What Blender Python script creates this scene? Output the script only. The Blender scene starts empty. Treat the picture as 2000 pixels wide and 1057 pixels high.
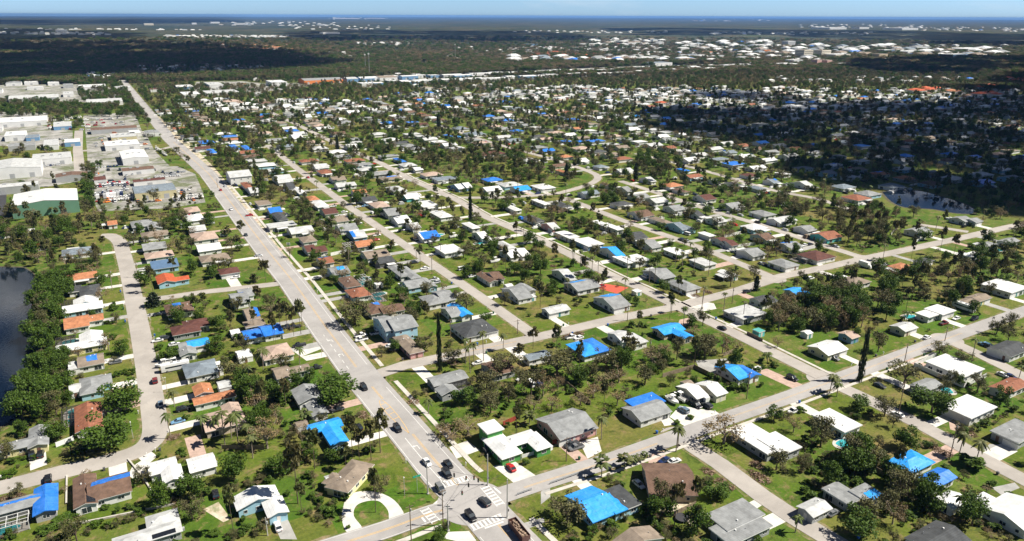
import bpy, math, random
import numpy as np
from mathutils import Vector, Matrix
rng = random.Random(11)
C = bpy.context.scene.collection
R_ = math.radians
# ---------------------------------------------------------------- camera, sky, sun
CAMH = 135.0
TH = R_(30.3)
cam = bpy.data.objects.new('camera', bpy.data.cameras.new('camera'))
C.objects.link(cam)
cam.data.sensor_width = 36.0
cam.data.lens = 1425.0 / 2000.0 * 36.0
cam.data.clip_start = 1.0
cam.data.clip_end = 200000.0
cam.location = (0, 0, CAMH)
PITCH = math.atan(497.5 / 1425.0)
cam.rotation_euler = (Matrix.Rotation(-TH, 4, 'Z') @ Matrix.Rotation(R_(90) - PITCH, 4, 'X') @ Matrix.Rotation(R_(0.23), 4, 'Z')).to_euler()
bpy.context.scene.camera = cam
vs = bpy.context.scene.view_settings
vs.view_transform = 'Standard'; vs.look = 'None'; vs.exposure = 0.82; vs.gamma = 1.0
SUN_EL = R_(50)
sun_dir = Vector((math.cos(TH), -math.sin(TH), 0)) * math.cos(SUN_EL) + Vector((0, 0, math.sin(SUN_EL)))   # towards the sun
sl = bpy.data.lights.new('sun', 'SUN'); sl.energy = 4.9; sl.angle = R_(0.53); sl.color = (1.0, 0.94, 0.83)
so = bpy.data.objects.new('sun', sl); C.objects.link(so)
so.rotation_euler = sun_dir.to_track_quat('Z', 'Y').to_euler()
W = bpy.data.worlds.new("World"); bpy.context.scene.world = W; W.use_nodes = True
wn = W.node_tree; wn.nodes.clear()
out = wn.nodes.new('ShaderNodeOutputWorld'); bg = wn.nodes.new('ShaderNodeBackground'); sky = wn.nodes.new('ShaderNodeTexSky')
sky.sky_type = 'NISHITA'; sky.sun_disc = False; sky.sun_elevation = SUN_EL
sky.sun_rotation = math.atan2(sun_dir.x, sun_dir.y)
sky.altitude = 100; sky.air_density = 1.0; sky.dust_density = 0.3; sky.ozone_density = 4.0
# thin high cloud in the sky: a real variation of the sky's own light
tc = wn.nodes.new('ShaderNodeTexCoord'); mp = wn.nodes.new('ShaderNodeMapping'); mp.inputs['Scale'].default_value = (7, 7, 30)
nz = wn.nodes.new('ShaderNodeTexNoise'); nz.inputs['Scale'].default_value = 1.3; nz.inputs['Detail'].default_value = 7
cr = wn.nodes.new('ShaderNodeValToRGB'); cr.color_ramp.elements[0].position = .60; cr.color_ramp.elements[1].position = .9
cr.color_ramp.elements[1].color = (.4, .4, .4, 1)
mx = wn.nodes.new('ShaderNodeMixRGB'); mx.inputs['Color2'].default_value = (9.0, 9.4, 10.0, 1)
wn.links.new(tc.outputs['Generated'], mp.inputs['Vector']); wn.links.new(mp.outputs[0], nz.inputs['Vector'])
wn.links.new(nz.outputs['Fac'], cr.inputs['Fac']); wn.links.new(cr.outputs[0], mx.inputs['Fac'])
tint = wn.nodes.new('ShaderNodeMixRGB'); tint.blend_type = 'MULTIPLY'; tint.inputs['Fac'].default_value = 1
sxz = wn.nodes.new('ShaderNodeSeparateXYZ'); wn.links.new(tc.outputs['Generated'], sxz.inputs[0])
zr = wn.nodes.new('ShaderNodeValToRGB'); zr.color_ramp.elements[0].position = .03; zr.color_ramp.elements[0].color = (.80, 1.22, 2.02, 1)
zr.color_ramp.elements[1].position = .14; zr.color_ramp.elements[1].color = (.30, .36, .46, 1)
wn.links.new(sxz.outputs['Z'], zr.inputs['Fac']); wn.links.new(zr.outputs[0], tint.inputs['Color2'])
wn.links.new(sky.outputs[0], tint.inputs['Color1'])
wn.links.new(tint.outputs[0], mx.inputs['Color1']); wn.links.new(mx.outputs[0], bg.inputs['Color'])
bg.inputs['Strength'].default_value = 0.052
wn.links.new(bg.outputs[0], out.inputs[0])

# ---------------------------------------------------------------- measured layout, in metres (x across, y along the avenue)
# HS houses: wings (centre x, y, size x, y, roof kind, eave height), roof, wall, tarps
HS=[([(-37.8,258.2,20.4,4.0,'X',2.8),(-29.3,260.3,5.8,14.0,'Y',2.8)],'G','y',[],''),([(-37.1,222.1,18.3,6.4,'X',2.8),(-26.7,220.2,4.9,14.2,'Y',2.8)],'G','k',[(0,0,0.42,1,0.62,'d'),(1,0,0,1,1,'d')],'cage'),([(-16.8,219.3,6.3,16.7,'Y',2.8),(-10.5,218.0,11.4,11.5,'X',2.8)],'B','w',[(1,0.1,0.5,1,0.86,'d')],'solar'),([(4.3,221.6,8.2,7.7,'X',2.8),(6.3,215.6,5.2,8.8,'Y',2.8)],'W','w',[],''),
([(15.0,217.5,8.0,8.7,'X',2.8)],'W','w',[],''),([(-2.8,189.0,16.9,6.1,'H',2.8),(1.4,194.2,8.4,6.4,'H',2.8)],'L','k',[],'solar'),([(-14.7,266.3,8.5,19.9,'Y',2.8)],'R','w',[],''),([(26.0,190.9,12.3,7.2,'Y',2.8),(29.7,183.9,5.7,8.5,'Y',2.8)],'W','b',[],''),([(53.0,187.9,15.5,8.2,'H',2.8),(49.6,189.4,6.0,9.0,'H',2.8)],'T','y',[],40),([(54.5,219.9,11.6,4.8,'X',2.8),
(55.8,213.7,4.0,14.6,'Y',2.8)],'G','b',[(0,0,0,1,1,'l'),(1,0,0,1,1,'l')],''),([(24.3,241.8,11.0,12.8,'X',2.8),(29.3,243.4,6.2,15.7,'Y',2.8)],'P','t',[],''),([(-13.9,382.8,16.9,11.1,'X',2.8),(-12.5,390.2,10.9,9.7,'Y',2.8)],'W','b',[],''),([(-16.8,363.5,10.0,15.1,'X',2.8),(-11.3,364.9,10.8,8.8,'X',2.8)],'O','w',[],''),([(-15.3,334.6,18.9,8.4,'X',2.8),(-11.6,340.0,9.3,14.0,'Y',2.8)],'W','y',[],''),
([(-12.5,316.1,9.5,11.0,'X',2.8)],'T','w',[(0,0.35,0.25,0.75,0.98,'d')],''),([(-13.0,292.4,8.1,15.0,'H',2.8),(-9.4,294.8,6.8,8.9,'X',2.8)],'G','b',[],''),([(-10.4,407.2,9.2,15.8,'H',2.8),(-17.0,412.8,6.0,10.0,'F',2.5)],'D','w',[],''),([(24.8,405.6,8.9,14.4,'Y',2.8),(29.9,402.8,11.9,7.0,'X',2.8)],'E','b',[],''),([(25.6,358.7,12.1,14.7,'H',2.8)],'B','w',[(0,0.3,0.45,0.6,0.98,'d')],''),
([(24.9,330.6,11.9,10.8,'H',2.8),(29.8,334.9,10.8,10.8,'H',2.8)],'M','k',[],''),([(25.7,312.1,12.0,8.3,'X',2.8),(22.5,305.6,6.9,7.9,'Y',2.8)],'G','w',[(0,0.28,0.05,1,1,'l')],''),([(24.8,286.5,12.5,13.4,'H',2.8)],'S','w',[],''),([(25.4,259.2,14.5,5.8,'X',2.8),(22.7,267.4,6.6,8.7,'Y',2.8)],'O','w',[],''),([(52.9,358.2,8.2,15.9,'X',2.8),
(57.0,364.2,7.1,12.1,'X',2.8)],'G','w',[(0,0.6,0.7,0.9,1,'d')],''),([(53.8,334.5,4.7,15.5,'X',2.8),(52.8,322.2,9.0,7.5,'F',2.5)],'T','w',[(0,0.7,0.1,1,1,'d')],''),([(51.0,310.5,10.8,9.9,'X',2.8),(57.5,310.7,8.4,12.2,'X',2.8)],'G','w',[(0,0,0,1,1,'d'),(1,0,0,1,1,'d')],''),([(54.2,287.4,12.4,13.3,'H',2.8)],'P','w',[],''),([(51.7,267.1,6.2,10.3,'X',2.8),(57.7,266.7,9.3,4.4,'X',2.8)],'T','w',[],''),
([(55.9,244.6,10.3,12.1,'Y',2.8),(55.7,232.6,4.1,9.9,'Y',2.8)],'G','w',[],''),([(102.0,286.6,5.4,17.6,'X',5.6),(107.9,283.3,11.5,15.7,'X',5.9)],'G','b',[],''),([(104.8,267.1,6.7,20.1,'H',2.8)],'T','p',[],''),([(106.8,312.4,9.4,14.4,'H',2.8),(113.0,307.8,11.3,9.6,'X',2.8)],'B','w',[(0,0.5,0.6,0.85,0.95,'d')],''),([(106.5,336.3,10.0,13.5,'H',2.8)],'R','w',[],''),
([(107.6,354.0,8.3,17.2,'H',2.8)],'B','w',[],''),([(135.8,309.0,10.9,13.3,'H',2.8),(141.9,311.0,7.6,15.4,'X',2.8)],'G','w',[],''),([(136.3,290.2,6.0,13.3,'X',2.8),(140.7,289.9,4.0,16.0,'Y',2.8)],'G','w',[(1,0,0,1,1,'l')],''),([(136.9,268.1,16.6,16.7,'H',2.8)],'D','w',[],''),([(105.9,230.6,14.9,7.9,'X',2.8),(101.7,221.8,7.5,6.4,'Y',2.8)],'G','k',[],''),
([(127.3,228.8,10.2,12.2,'X',2.8)],'B','k',[],''),([(146.5,230.2,11.1,5.1,'X',2.8)],'S','w',[],''),([(169.7,226.0,13.8,13.6,'H',2.8)],'G','w',[(0,0,0,0.5,1,'l'),(0,0.5,0,1,1,'d')],''),([(181.2,268.5,12.3,8.1,'X',2.8)],'L','w',[],''),([(176.0,296.4,8.7,18.3,'X',2.8),(183.6,299.9,4.0,11.9,'Y',2.8)],'G','w',[],''),([(127.0,179.8,15.7,15.6,'X',2.9)],'G','p',[],''),([(101.0,179.0,7.8,14.0,'H',2.8),
(101.6,187.6,6.6,7.2,'F',5.0),(108.2,179.6,12.5,6.4,'H',2.8),(112.2,175.6,6.2,10.4,'H',2.8)],'W','g',[],''),([(108.8,140.0,9.6,13.8,'X',2.8),(116.4,138.0,9.5,10.5,'F',2.7)],'D','b',[(0,0,0,1,1,'l'),(1,0,0.0,0.45,0.8,'l')],''),([(135.8,138.1,14.4,16.4,'X',2.9)],'B','t',[],-31),([(140.5,115.7,14.7,8.5,'F',3.0),(138.0,111.3,16.2,8.2,'F',2.7)],'G','k',[],''),
([(110.0,121.5,13.9,4.9,'Y',2.8)],'T','w',[],''),([(177.0,140.0,10.5,16.5,'F',2.9),(180.2,134.5,9.0,11.0,'F',3.1)],'W','k',[],''),([(212.1,223.9,12.5,8.9,'X',2.8),(213.3,218.7,4.0,13.3,'Y',2.8)],'G','t',[(0,0,0,1,1,'l'),(1,0,0,1,1,'l')],''),([(188.4,228.3,6.7,11.5,'X',2.8),(191.4,222.8,7.9,10.6,'F',2.8)],'L','w',[],''),([(180.9,175.7,5.4,11.4,'X',2.8),
(188.2,173.2,4.3,11.6,'X',3.1)],'W','c',[],''),([(157.1,173.5,14.3,11.2,'X',2.8),(159.9,177.7,12.8,7.6,'F',3.1)],'G','w',[(1,0,0,1,1,'d')],''),([(205.7,179.6,4.0,12.9,'X',2.8),(210.4,176.6,4.0,9.5,'Y',2.8)],'G','w',[(0,0,0,1,1,'l'),(1,0,0,1,1,'d')],''),([(257.0,220.7,16.3,12.8,'F',2.8)],'L','k',[],''),([(277.0,227.5,11.0,9.6,'X',2.8)],'D','w',[],''),([(300.7,228.2,7.9,8.0,'X',2.8),
(302.3,225.1,4.4,9.5,'Y',2.8)],'G','c',[(0,0,0,1,1,'l'),(1,0,0,1,1,'l')],''),([(257.4,175.3,13.1,10.9,'X',2.8)],'W','y',[],''),([(277.0,179.4,4.0,7.6,'X',2.8)],'P','s',[],''),([(306.5,172.7,9.8,8.0,'X',2.8)],'L','c',[],''),([(330.2,176.2,8.8,6.9,'F',2.8),(339.8,175.9,11.3,9.3,'F',3.0)],'W','w',[],''),([(364.0,176.1,10.3,6.2,'X',2.8),(373.4,176.2,11.7,7.3,'X',2.8)],'T','y',[],''),
([(286.8,138.4,14.5,16.0,'F',3.1)],'W','w',[],''),([(258.6,116.9,16.7,10.8,'F',3.1)],'W','w',[],''),([(261.6,134.8,11.8,6.8,'X',2.8)],'G','k',[],''),([(323.4,136.5,16.1,10.1,'X',2.8)],'D','w',[],''),([(288.5,118.6,15.7,7.2,'X',2.8)],'R','w',[],''),([(209.2,134.6,9.6,13.3,'F',3.0)],'W','w',[],''),([(208.4,106.9,12.7,8.0,'H',2.8)],'G','w',[(0,0,0,1,1,'l')],''),
([(207.1,97.8,11.2,4.2,'X',2.8)],'D','w',[(0,0,0,1,1,'d')],''),([(175.5,107.2,7.2,9.2,'F',2.7),(181.3,103.6,7.8,6.4,'F',3.0)],'G','k',[(1,0.3,0,0.95,0.5,'l')],''),([(200.2,89.5,8.2,4.0,'X',2.8)],'W','w',[],''),([(211.0,77.1,14.2,12.5,'X',2.8),(208.3,83.8,7.9,4.3,'F',2.6)],'W','w',[],''),([(180.3,81.4,14.8,9.9,'X',2.8)],'D','w',[],''),([(256.6,99.8,16.1,9.2,'F',2.8)],'G','k',[],''),
([(162.9,107.0,8.5,4.7,'X',2.8)],'L','k',[],''),([(401.0,178.2,17.3,15.7,'F',3.2)],'W','w',[],''),([(510.2,343.5,17.5,16.1,'H',2.8)],'R','w',[],''),([(517.0,266.4,10.2,11.7,'X',2.8),(520.6,260.4,9.0,9.6,'X',2.8)],'G','w',[],''),([(462.8,263.6,13.9,12.5,'X',2.8)],'G','w',[],''),([(400.6,286.5,15.0,14.3,'X',2.8)],'R','j',[],''),([(405.9,225.0,11.7,6.4,'H',2.8)],'D','w',[],''),
([(384.9,224.8,12.8,9.2,'H',2.8)],'O','y',[],''),([(341.6,223.1,12.8,11.4,'H',2.8)],'T','w',[],''),([(360.0,261.8,17.1,14.8,'H',2.8)],'M','w',[],''),([(490.3,222.0,14.6,7.5,'X',2.8)],'G','w',[],''),([(470.4,224.6,15.1,6.2,'H',2.8)],'G','w',[],''),([(442.1,217.4,13.2,4.0,'F',2.8)],'W','w',[],''),([(573.7,356.5,16.4,14.3,'H',2.8)],'S','w',[],''),([(293.4,308.2,9.3,13.4,'F',2.8)],'W','w',[],''),
([(293.1,285.9,9.4,13.3,'F',2.8)],'L','w',[],''),([(291.1,264.5,4.0,10.8,'Y',2.8)],'W','w',[],''),([(331.6,261.7,12.1,13.5,'H',2.8)],'G','w',[],''),([(330.9,285.2,11.2,14.1,'X',2.8)],'G','w',[],''),([(333.2,312.0,4.0,12.6,'X',2.8),(333.5,305.4,4.0,11.9,'X',2.8)],'M','w',[],''),([(362.7,304.6,9.1,14.3,'X',2.8)],'B','w',[],''),([(362.2,283.2,11.4,13.0,'X',2.8)],'G','w',[(0,0.3,0.5,0.75,1,'d')],''),
([(257.9,283.0,10.4,16.3,'X',2.8)],'G','k',[],''),([(257.6,263.1,10.6,15.5,'H',2.8)],'G','w',[],''),([(256.6,311.6,4.7,14.7,'F',2.8),(263.4,308.7,11.0,12.4,'F',3.1)],'W','w',[],''),([(259.0,326.6,4.0,20.1,'X',2.8)],'W','w',[(0,0,0,1,1,'l')],''),([(288.9,328.4,8.2,17.0,'X',2.8)],'G','w',[],''),([(292.6,346.3,10.9,15.3,'X',2.8)],'D','w',[],''),([(331.4,349.9,5.9,18.1,'X',2.8),
(336.0,344.4,5.9,11.2,'Y',2.8)],'S','b',[],''),([(335.3,325.9,4.0,10.9,'F',2.8)],'W','w',[],''),([(332.7,367.8,7.1,17.5,'H',2.8)],'T','w',[],''),([(331.7,387.3,12.5,16.4,'X',2.8)],'B','w',[],''),([(364.1,388.3,11.6,13.9,'X',2.8)],'G','w',[],''),([(365.4,368.6,4.0,14.9,'X',2.8)],'D','w',[],''),([(366.6,348.7,9.5,12.7,'X',2.8)],'L','w',[],''),([(409.0,346.0,12.8,15.0,'H',2.8)],'G','w',[],''),
([(406.1,372.7,13.1,14.2,'X',2.8)],'G','w',[],''),([(406.7,401.5,11.3,16.0,'X',2.8)],'M','w',[],''),([(406.5,326.9,17.6,12.8,'X',2.8)],'L','w',[],''),([(402.1,303.9,9.6,12.5,'X',2.8)],'G','w',[],''),([(365.1,430.0,12.9,14.4,'X',2.8)],'G','w',[],''),([(368.3,412.5,13.2,13.8,'X',2.8)],'L','w',[],''),([(408.2,429.4,4.0,15.0,'H',2.8)],'B','w',[],''),([(370.0,453.7,6.5,16.7,'X',2.8)],'G','w',[],''),
([(410.8,473.4,4.7,17.2,'X',2.8)],'L','w',[],''),([(456.8,442.5,4.0,13.1,'X',2.8)],'L','w',[],''),([(503.4,444.9,13.3,13.3,'H',2.8)],'M','w',[],''),([(533.7,434.4,9.2,11.5,'F',2.8)],'W','w',[],''),([(498.7,416.8,8.1,13.3,'X',2.8)],'S','w',[(0,0.7,0.3,1,1,'d')],''),([(512.1,395.7,8.1,19.7,'X',2.8)],'L','w',[],''),([(464.2,425.6,7.5,15.5,'H',2.8)],'D','w',[],''),
([(469.0,405.6,9.5,13.9,'H',2.8)],'S','w',[],''),([(256.6,528.2,4.0,16.7,'X',2.8),(264.2,529.0,4.0,17.2,'X',2.8)],'W','s',[],''),([(277.1,508.6,14.8,13.6,'X',2.8)],'W','w',[],''),([(298.3,497.8,13.2,13.9,'X',2.8)],'W','w',[(0,0,0,1,1,'l')],''),([(318.5,495.1,14.7,17.3,'H',2.8)],'W','w',[],''),([(367.4,537.3,4.0,20.7,'H',2.8)],'O','w',[],''),([(211.2,487.9,12.7,18.5,'F',2.8)],'W','w',[],''),
([(210.4,517.0,11.9,14.7,'X',2.8)],'W','j',[],''),([(208.5,455.8,10.1,19.1,'H',2.8)],'W','w',[],''),([(213.2,419.6,6.3,16.6,'H',2.8)],'W','w',[],''),([(178.3,413.2,12.5,15.4,'X',2.8)],'W','w',[(0,0.1,0,1,0.6,'d')],''),([(179.4,437.7,6.4,13.7,'X',2.8)],'L','w',[],''),([(208.0,396.0,4.0,15.3,'X',2.8)],'W','w',[],''),([(211.4,370.2,6.4,16.5,'H',2.8)],'L','w',[],''),([(204.6,353.8,6.0,15.2,'X',2.8),
(211.6,352.9,5.4,15.6,'X',2.8)],'W','w',[],''),([(177.8,379.1,13.1,15.6,'F',2.8)],'W','w',[],''),([(174.0,323.8,4.0,16.0,'Y',2.8),(178.2,324.0,4.0,13.9,'X',2.8)],'B','w',[],''),([(136.8,357.3,4.4,20.7,'H',2.8),(140.5,352.1,5.5,21.1,'H',2.8)],'G','w',[],''),([(135.7,334.4,10.6,12.5,'X',2.8),(142.4,331.7,4.9,14.8,'Y',2.8)],'G','b',[],''),
([(211.3,289.5,14.8,13.8,'X',2.8)],'G','w',[(0,0.15,0.5,0.7,0.85,'l')],''),([(210.6,263.3,10.7,17.6,'X',2.8)],'G','w',[(0,0.3,0.5,1,0.95,'l')],''),([(212.6,308.7,4.7,15.9,'X',2.8)],'L','w',[],''),([(259.1,349.7,12.4,17.0,'F',2.8)],'W','s',[],''),([(256.7,369.4,8.5,16.6,'F',2.8)],'W','w',[],''),([(258.4,392.0,4.0,15.9,'X',2.8)],'L','p',[],''),([(258.8,413.3,7.8,17.7,'H',2.8)],'D','w',[],''),
([(261.3,447.6,5.4,19.7,'H',2.8)],'W','w',[],''),([(288.5,451.0,4.0,19.2,'F',2.8)],'W','w',[],''),([(297.8,437.1,9.5,16.5,'H',2.8)],'D','w',[],''),([(291.8,379.5,4.2,17.8,'F',2.8),(292.8,369.5,4.0,18.5,'F',3.1)],'W','w',[],''),([(337.7,458.1,14.8,12.0,'X',2.8)],'S','w',[],''),([(367.8,471.7,5.9,18.8,'H',2.8)],'D','w',[],''),([(210.4,545.6,11.9,19.4,'H',2.8)],'L','w',[],''),
([(178.7,523.8,11.1,13.7,'X',2.8)],'D','w',[],''),([(180.1,503.1,12.1,17.2,'H',2.8)],'P','w',[],''),([(179.0,478.7,9.9,18.7,'X',2.8)],'G','w',[],''),([(177.6,456.5,10.4,18.3,'X',2.8)],'W','w',[],''),([(180.7,550.5,10.6,12.4,'X',2.8)],'O','w',[],''),([(181.1,606.8,12.0,14.8,'X',2.8)],'T','w',[],''),([(180.8,640.9,11.8,16.9,'H',2.8)],'R','w',[],''),([(183.3,665.9,12.7,17.7,'X',2.8)],'L','w',[],''),
([(139.5,626.6,13.0,27.1,'X',2.8)],'L','w',[],''),([(137.7,596.4,5.8,23.7,'X',2.8)],'D','t',[],''),([(140.8,577.3,5.3,25.2,'Y',2.8)],'W','s',[],''),([(142.6,547.3,8.2,14.7,'H',2.8)],'O','w',[],''),([(142.4,526.0,9.1,19.4,'H',2.8)],'W','w',[],''),([(141.8,502.3,10.1,16.0,'X',2.8)],'M','w',[],''),([(140.4,478.4,12.3,15.0,'X',2.8)],'T','w',[],''),([(139.5,456.0,12.3,15.0,'X',2.8)],'G','w',[],''),
([(139.9,436.4,9.1,17.4,'X',2.8)],'L','s',[(0,0,0.1,0.25,1,'d')],''),([(136.8,415.4,11.4,13.4,'X',2.8)],'O','w',[],''),([(136.0,392.3,14.4,14.3,'X',2.8)],'T','w',[],''),([(136.6,379.3,9.6,11.7,'X',2.8)],'D','w',[],''),([(111.4,464.6,15.0,15.4,'X',2.8)],'L','c',[],''),([(108.7,524.1,8.5,14.8,'X',2.8)],'L','w',[(0,0,0,1,1,'d')],''),([(108.3,506.1,6.7,24.0,'H',2.8)],'D','w',[],''),
([(106.8,550.3,10.0,15.8,'F',2.8)],'T','w',[],''),([(108.4,617.6,5.1,26.0,'H',2.8)],'R','w',[],''),([(109.0,596.4,7.4,18.3,'X',2.8)],'L','w',[],''),([(108.1,647.8,18.0,22.7,'X',6.5)],'L','w',[],''),([(110.0,441.4,9.0,13.2,'H',2.8)],'T','w',[],''),([(105.4,421.6,6.1,14.7,'X',2.8),(110.0,417.1,7.8,12.7,'X',2.8)],'M','w',[],''),([(107.0,395.0,7.9,12.6,'X',2.8)],'R','w',[(0,0.2,0.5,0.8,1,'d')],''),
([(108.2,373.9,10.1,13.8,'X',2.8)],'G','b',[(0,0.4,0.3,0.8,0.95,'l')],''),([(55.0,480.6,14.9,19.1,'H',2.8)],'P','w',[],''),([(53.6,454.0,13.4,14.9,'X',2.8)],'W','w',[],''),([(53.3,431.4,15.9,13.7,'H',2.8)],'T','w',[],''),([(56.2,403.1,10.5,10.5,'H',2.8)],'M','w',[],''),([(6.6,543.0,5.8,11.3,'X',2.8)],'O','w',[],''),([(23.7,532.0,13.2,17.1,'H',2.8),(30.3,520.8,8.5,15.5,'Y',2.8)],'G','w',[],''),
([(28.7,501.0,16.1,12.7,'H',2.8)],'T','w',[],''),([(25.5,472.7,13.1,14.4,'X',2.8)],'G','w',[],''),([(26.3,453.1,15.4,12.7,'H',2.8)],'P','w',[],''),([(26.9,433.3,13.9,16.7,'X',2.8)],'U','b',[],''),([(-14.7,483.9,16.1,13.7,'H',2.8)],'S','w',[],''),([(-13.3,433.0,14.4,12.0,'H',2.8)],'O','t',[],''),([(-49.8,552.4,17.2,12.5,'X',2.8)],'T','w',[],''),([(-34.0,508.7,7.5,7.4,'X',2.8)],'E','w',[],''),
([(58.1,555.3,9.7,15.1,'H',2.8)],'P','w',[],''),([(56.4,530.4,11.1,17.7,'H',2.8)],'W','w',[],''),([(53.8,501.5,10.1,13.1,'X',2.8)],'L','w',[],''),([(114.6,861.2,15.3,18.9,'H',2.8)],'G','w',[(0,0,0,1,1,'d')],''),([(135.3,815.2,5.2,29.0,'H',2.8)],'G','w',[(0,0,0,1,1,'d')],''),([(145.4,805.4,6.2,27.3,'H',2.8)],'G','w',[(0,0,0,1,1,'d')],''),
([(110.2,800.4,6.6,24.6,'H',2.8)],'G','w',[(0,0,0,1,1,'d')],''),([(344.4,911.8,15.5,15.5,'H',2.8)],'G','w',[(0,0,0,1,1,'d')],''),([(259.8,661.0,5.2,22.0,'H',2.8)],'G','w',[(0,0,0,1,1,'d')],''),([(499.4,1267.1,14.3,14.3,'H',2.8)],'G','w',[(0,0,0,1,1,'d')],''),([(361.7,1233.2,12.4,12.4,'H',2.8)],'G','w',[(0,0,0,1,1,'d')],''),([(684.1,1270.5,14.1,14.1,'H',2.8)],'G','w',[(0,0,0,1,1,'d')],''),
([(465.2,677.4,9.9,9.9,'H',2.8)],'G','w',[(0,0,0,1,1,'d')],''),([(477.2,668.1,8.5,8.5,'H',2.8)],'G','w',[(0,0,0,1,1,'d')],''),([(467.7,491.0,4.0,12.6,'H',2.8)],'G','w',[(0,0,0,1,1,'d')],''),([(676.0,809.9,10.6,10.6,'H',2.8)],'G','w',[(0,0,0,1,1,'l')],''),([(690.1,526.6,10.9,10.9,'H',2.8)],'G','w',[(0,0,0,1,1,'d')],''),([(715.8,435.8,13.0,13.0,'H',2.8)],'G','w',[(0,0,0,1,1,'d')],''),
([(812.8,691.0,9.7,9.7,'H',2.8)],'G','w',[(0,0,0,1,1,'d')],''),([(703.7,675.4,7.6,7.6,'H',2.8)],'G','w',[(0,0,0,1,1,'d')],''),([(366.4,776.1,4.0,15.3,'H',2.8)],'G','w',[(0,0,0,1,1,'d')],''),([(373.6,762.4,4.0,10.2,'H',2.8)],'G','w',[(0,0,0,1,1,'l')],''),([(712.2,831.8,7.8,7.8,'H',2.8)],'G','w',[(0,0,0,1,1,'d')],''),([(602.6,1053.9,18.7,17.5,'H',2.8)],'G','w',[(0,0,0,1,1,'d')],''),
([(477.2,1094.4,9.0,9.0,'H',2.8)],'G','w',[(0,0,0,1,1,'l')],''),([(820.8,924.1,17.1,17.1,'H',2.8)],'E','w',[],''),([(257.1,612.2,8.2,11.6,'X',2.8)],'W','w',[],''),([(209.1,849.9,12.0,26.5,'X',2.8)],'W','w',[],''),([(243.9,758.3,12.1,18.2,'X',2.8)],'W','w',[],''),([(185.5,900.0,14.9,14.9,'H',2.8)],'P','w',[],''),([(587.6,713.0,16.8,16.3,'X',2.8)],'W','w',[],''),
([(581.4,651.5,15.6,16.3,'X',2.8)],'W','w',[],''),([(507.5,526.0,15.3,15.4,'X',2.8)],'W','w',[],''),([(369.8,602.3,15.1,15.1,'H',2.8)],'L','w',[],''),([(406.1,823.0,16.9,16.9,'H',2.8)],'S','w',[],''),([(400.5,774.6,22.8,21.0,'H',2.8)],'S','w',[],''),([(354.8,649.6,27.5,16.8,'H',2.8)],'M','w',[],''),([(411.3,599.2,13.5,12.0,'H',2.8)],'O','w',[],''),([(413.4,574.5,9.6,14.2,'X',2.8)],'W','w',[],''),
([(411.3,540.8,11.5,11.5,'H',2.8)],'S','w',[],''),([(574.2,1251.6,10.9,21.6,'X',2.8)],'W','w',[],''),([(515.3,895.8,12.3,19.2,'X',2.8)],'W','w',[],''),([(517.7,858.2,16.3,16.3,'H',2.8)],'T','w',[],''),([(339.8,1039.5,17.9,19.4,'X',2.8)],'W','w',[],''),([(211.5,765.4,16.2,16.2,'H',2.8)],'L','w',[],''),([(274.6,1154.8,13.4,24.7,'X',2.8)],'W','w',[],''),
([(269.1,1023.5,10.5,21.6,'X',2.8)],'W','w',[],''),([(214.9,1268.0,27.2,20.5,'H',2.8)],'P','w',[],''),([(182.0,1159.1,16.6,20.8,'X',2.8)],'W','w',[],''),([(212.6,1007.1,16.3,16.3,'H',2.8)],'L','w',[],''),([(298.2,941.7,19.2,19.2,'H',2.8)],'G','w',[],''),([(264.6,804.8,11.9,11.9,'H',2.8)],'G','w',[],''),([(482.8,948.1,8.8,15.4,'X',2.8)],'W','w',[],'')]
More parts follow.
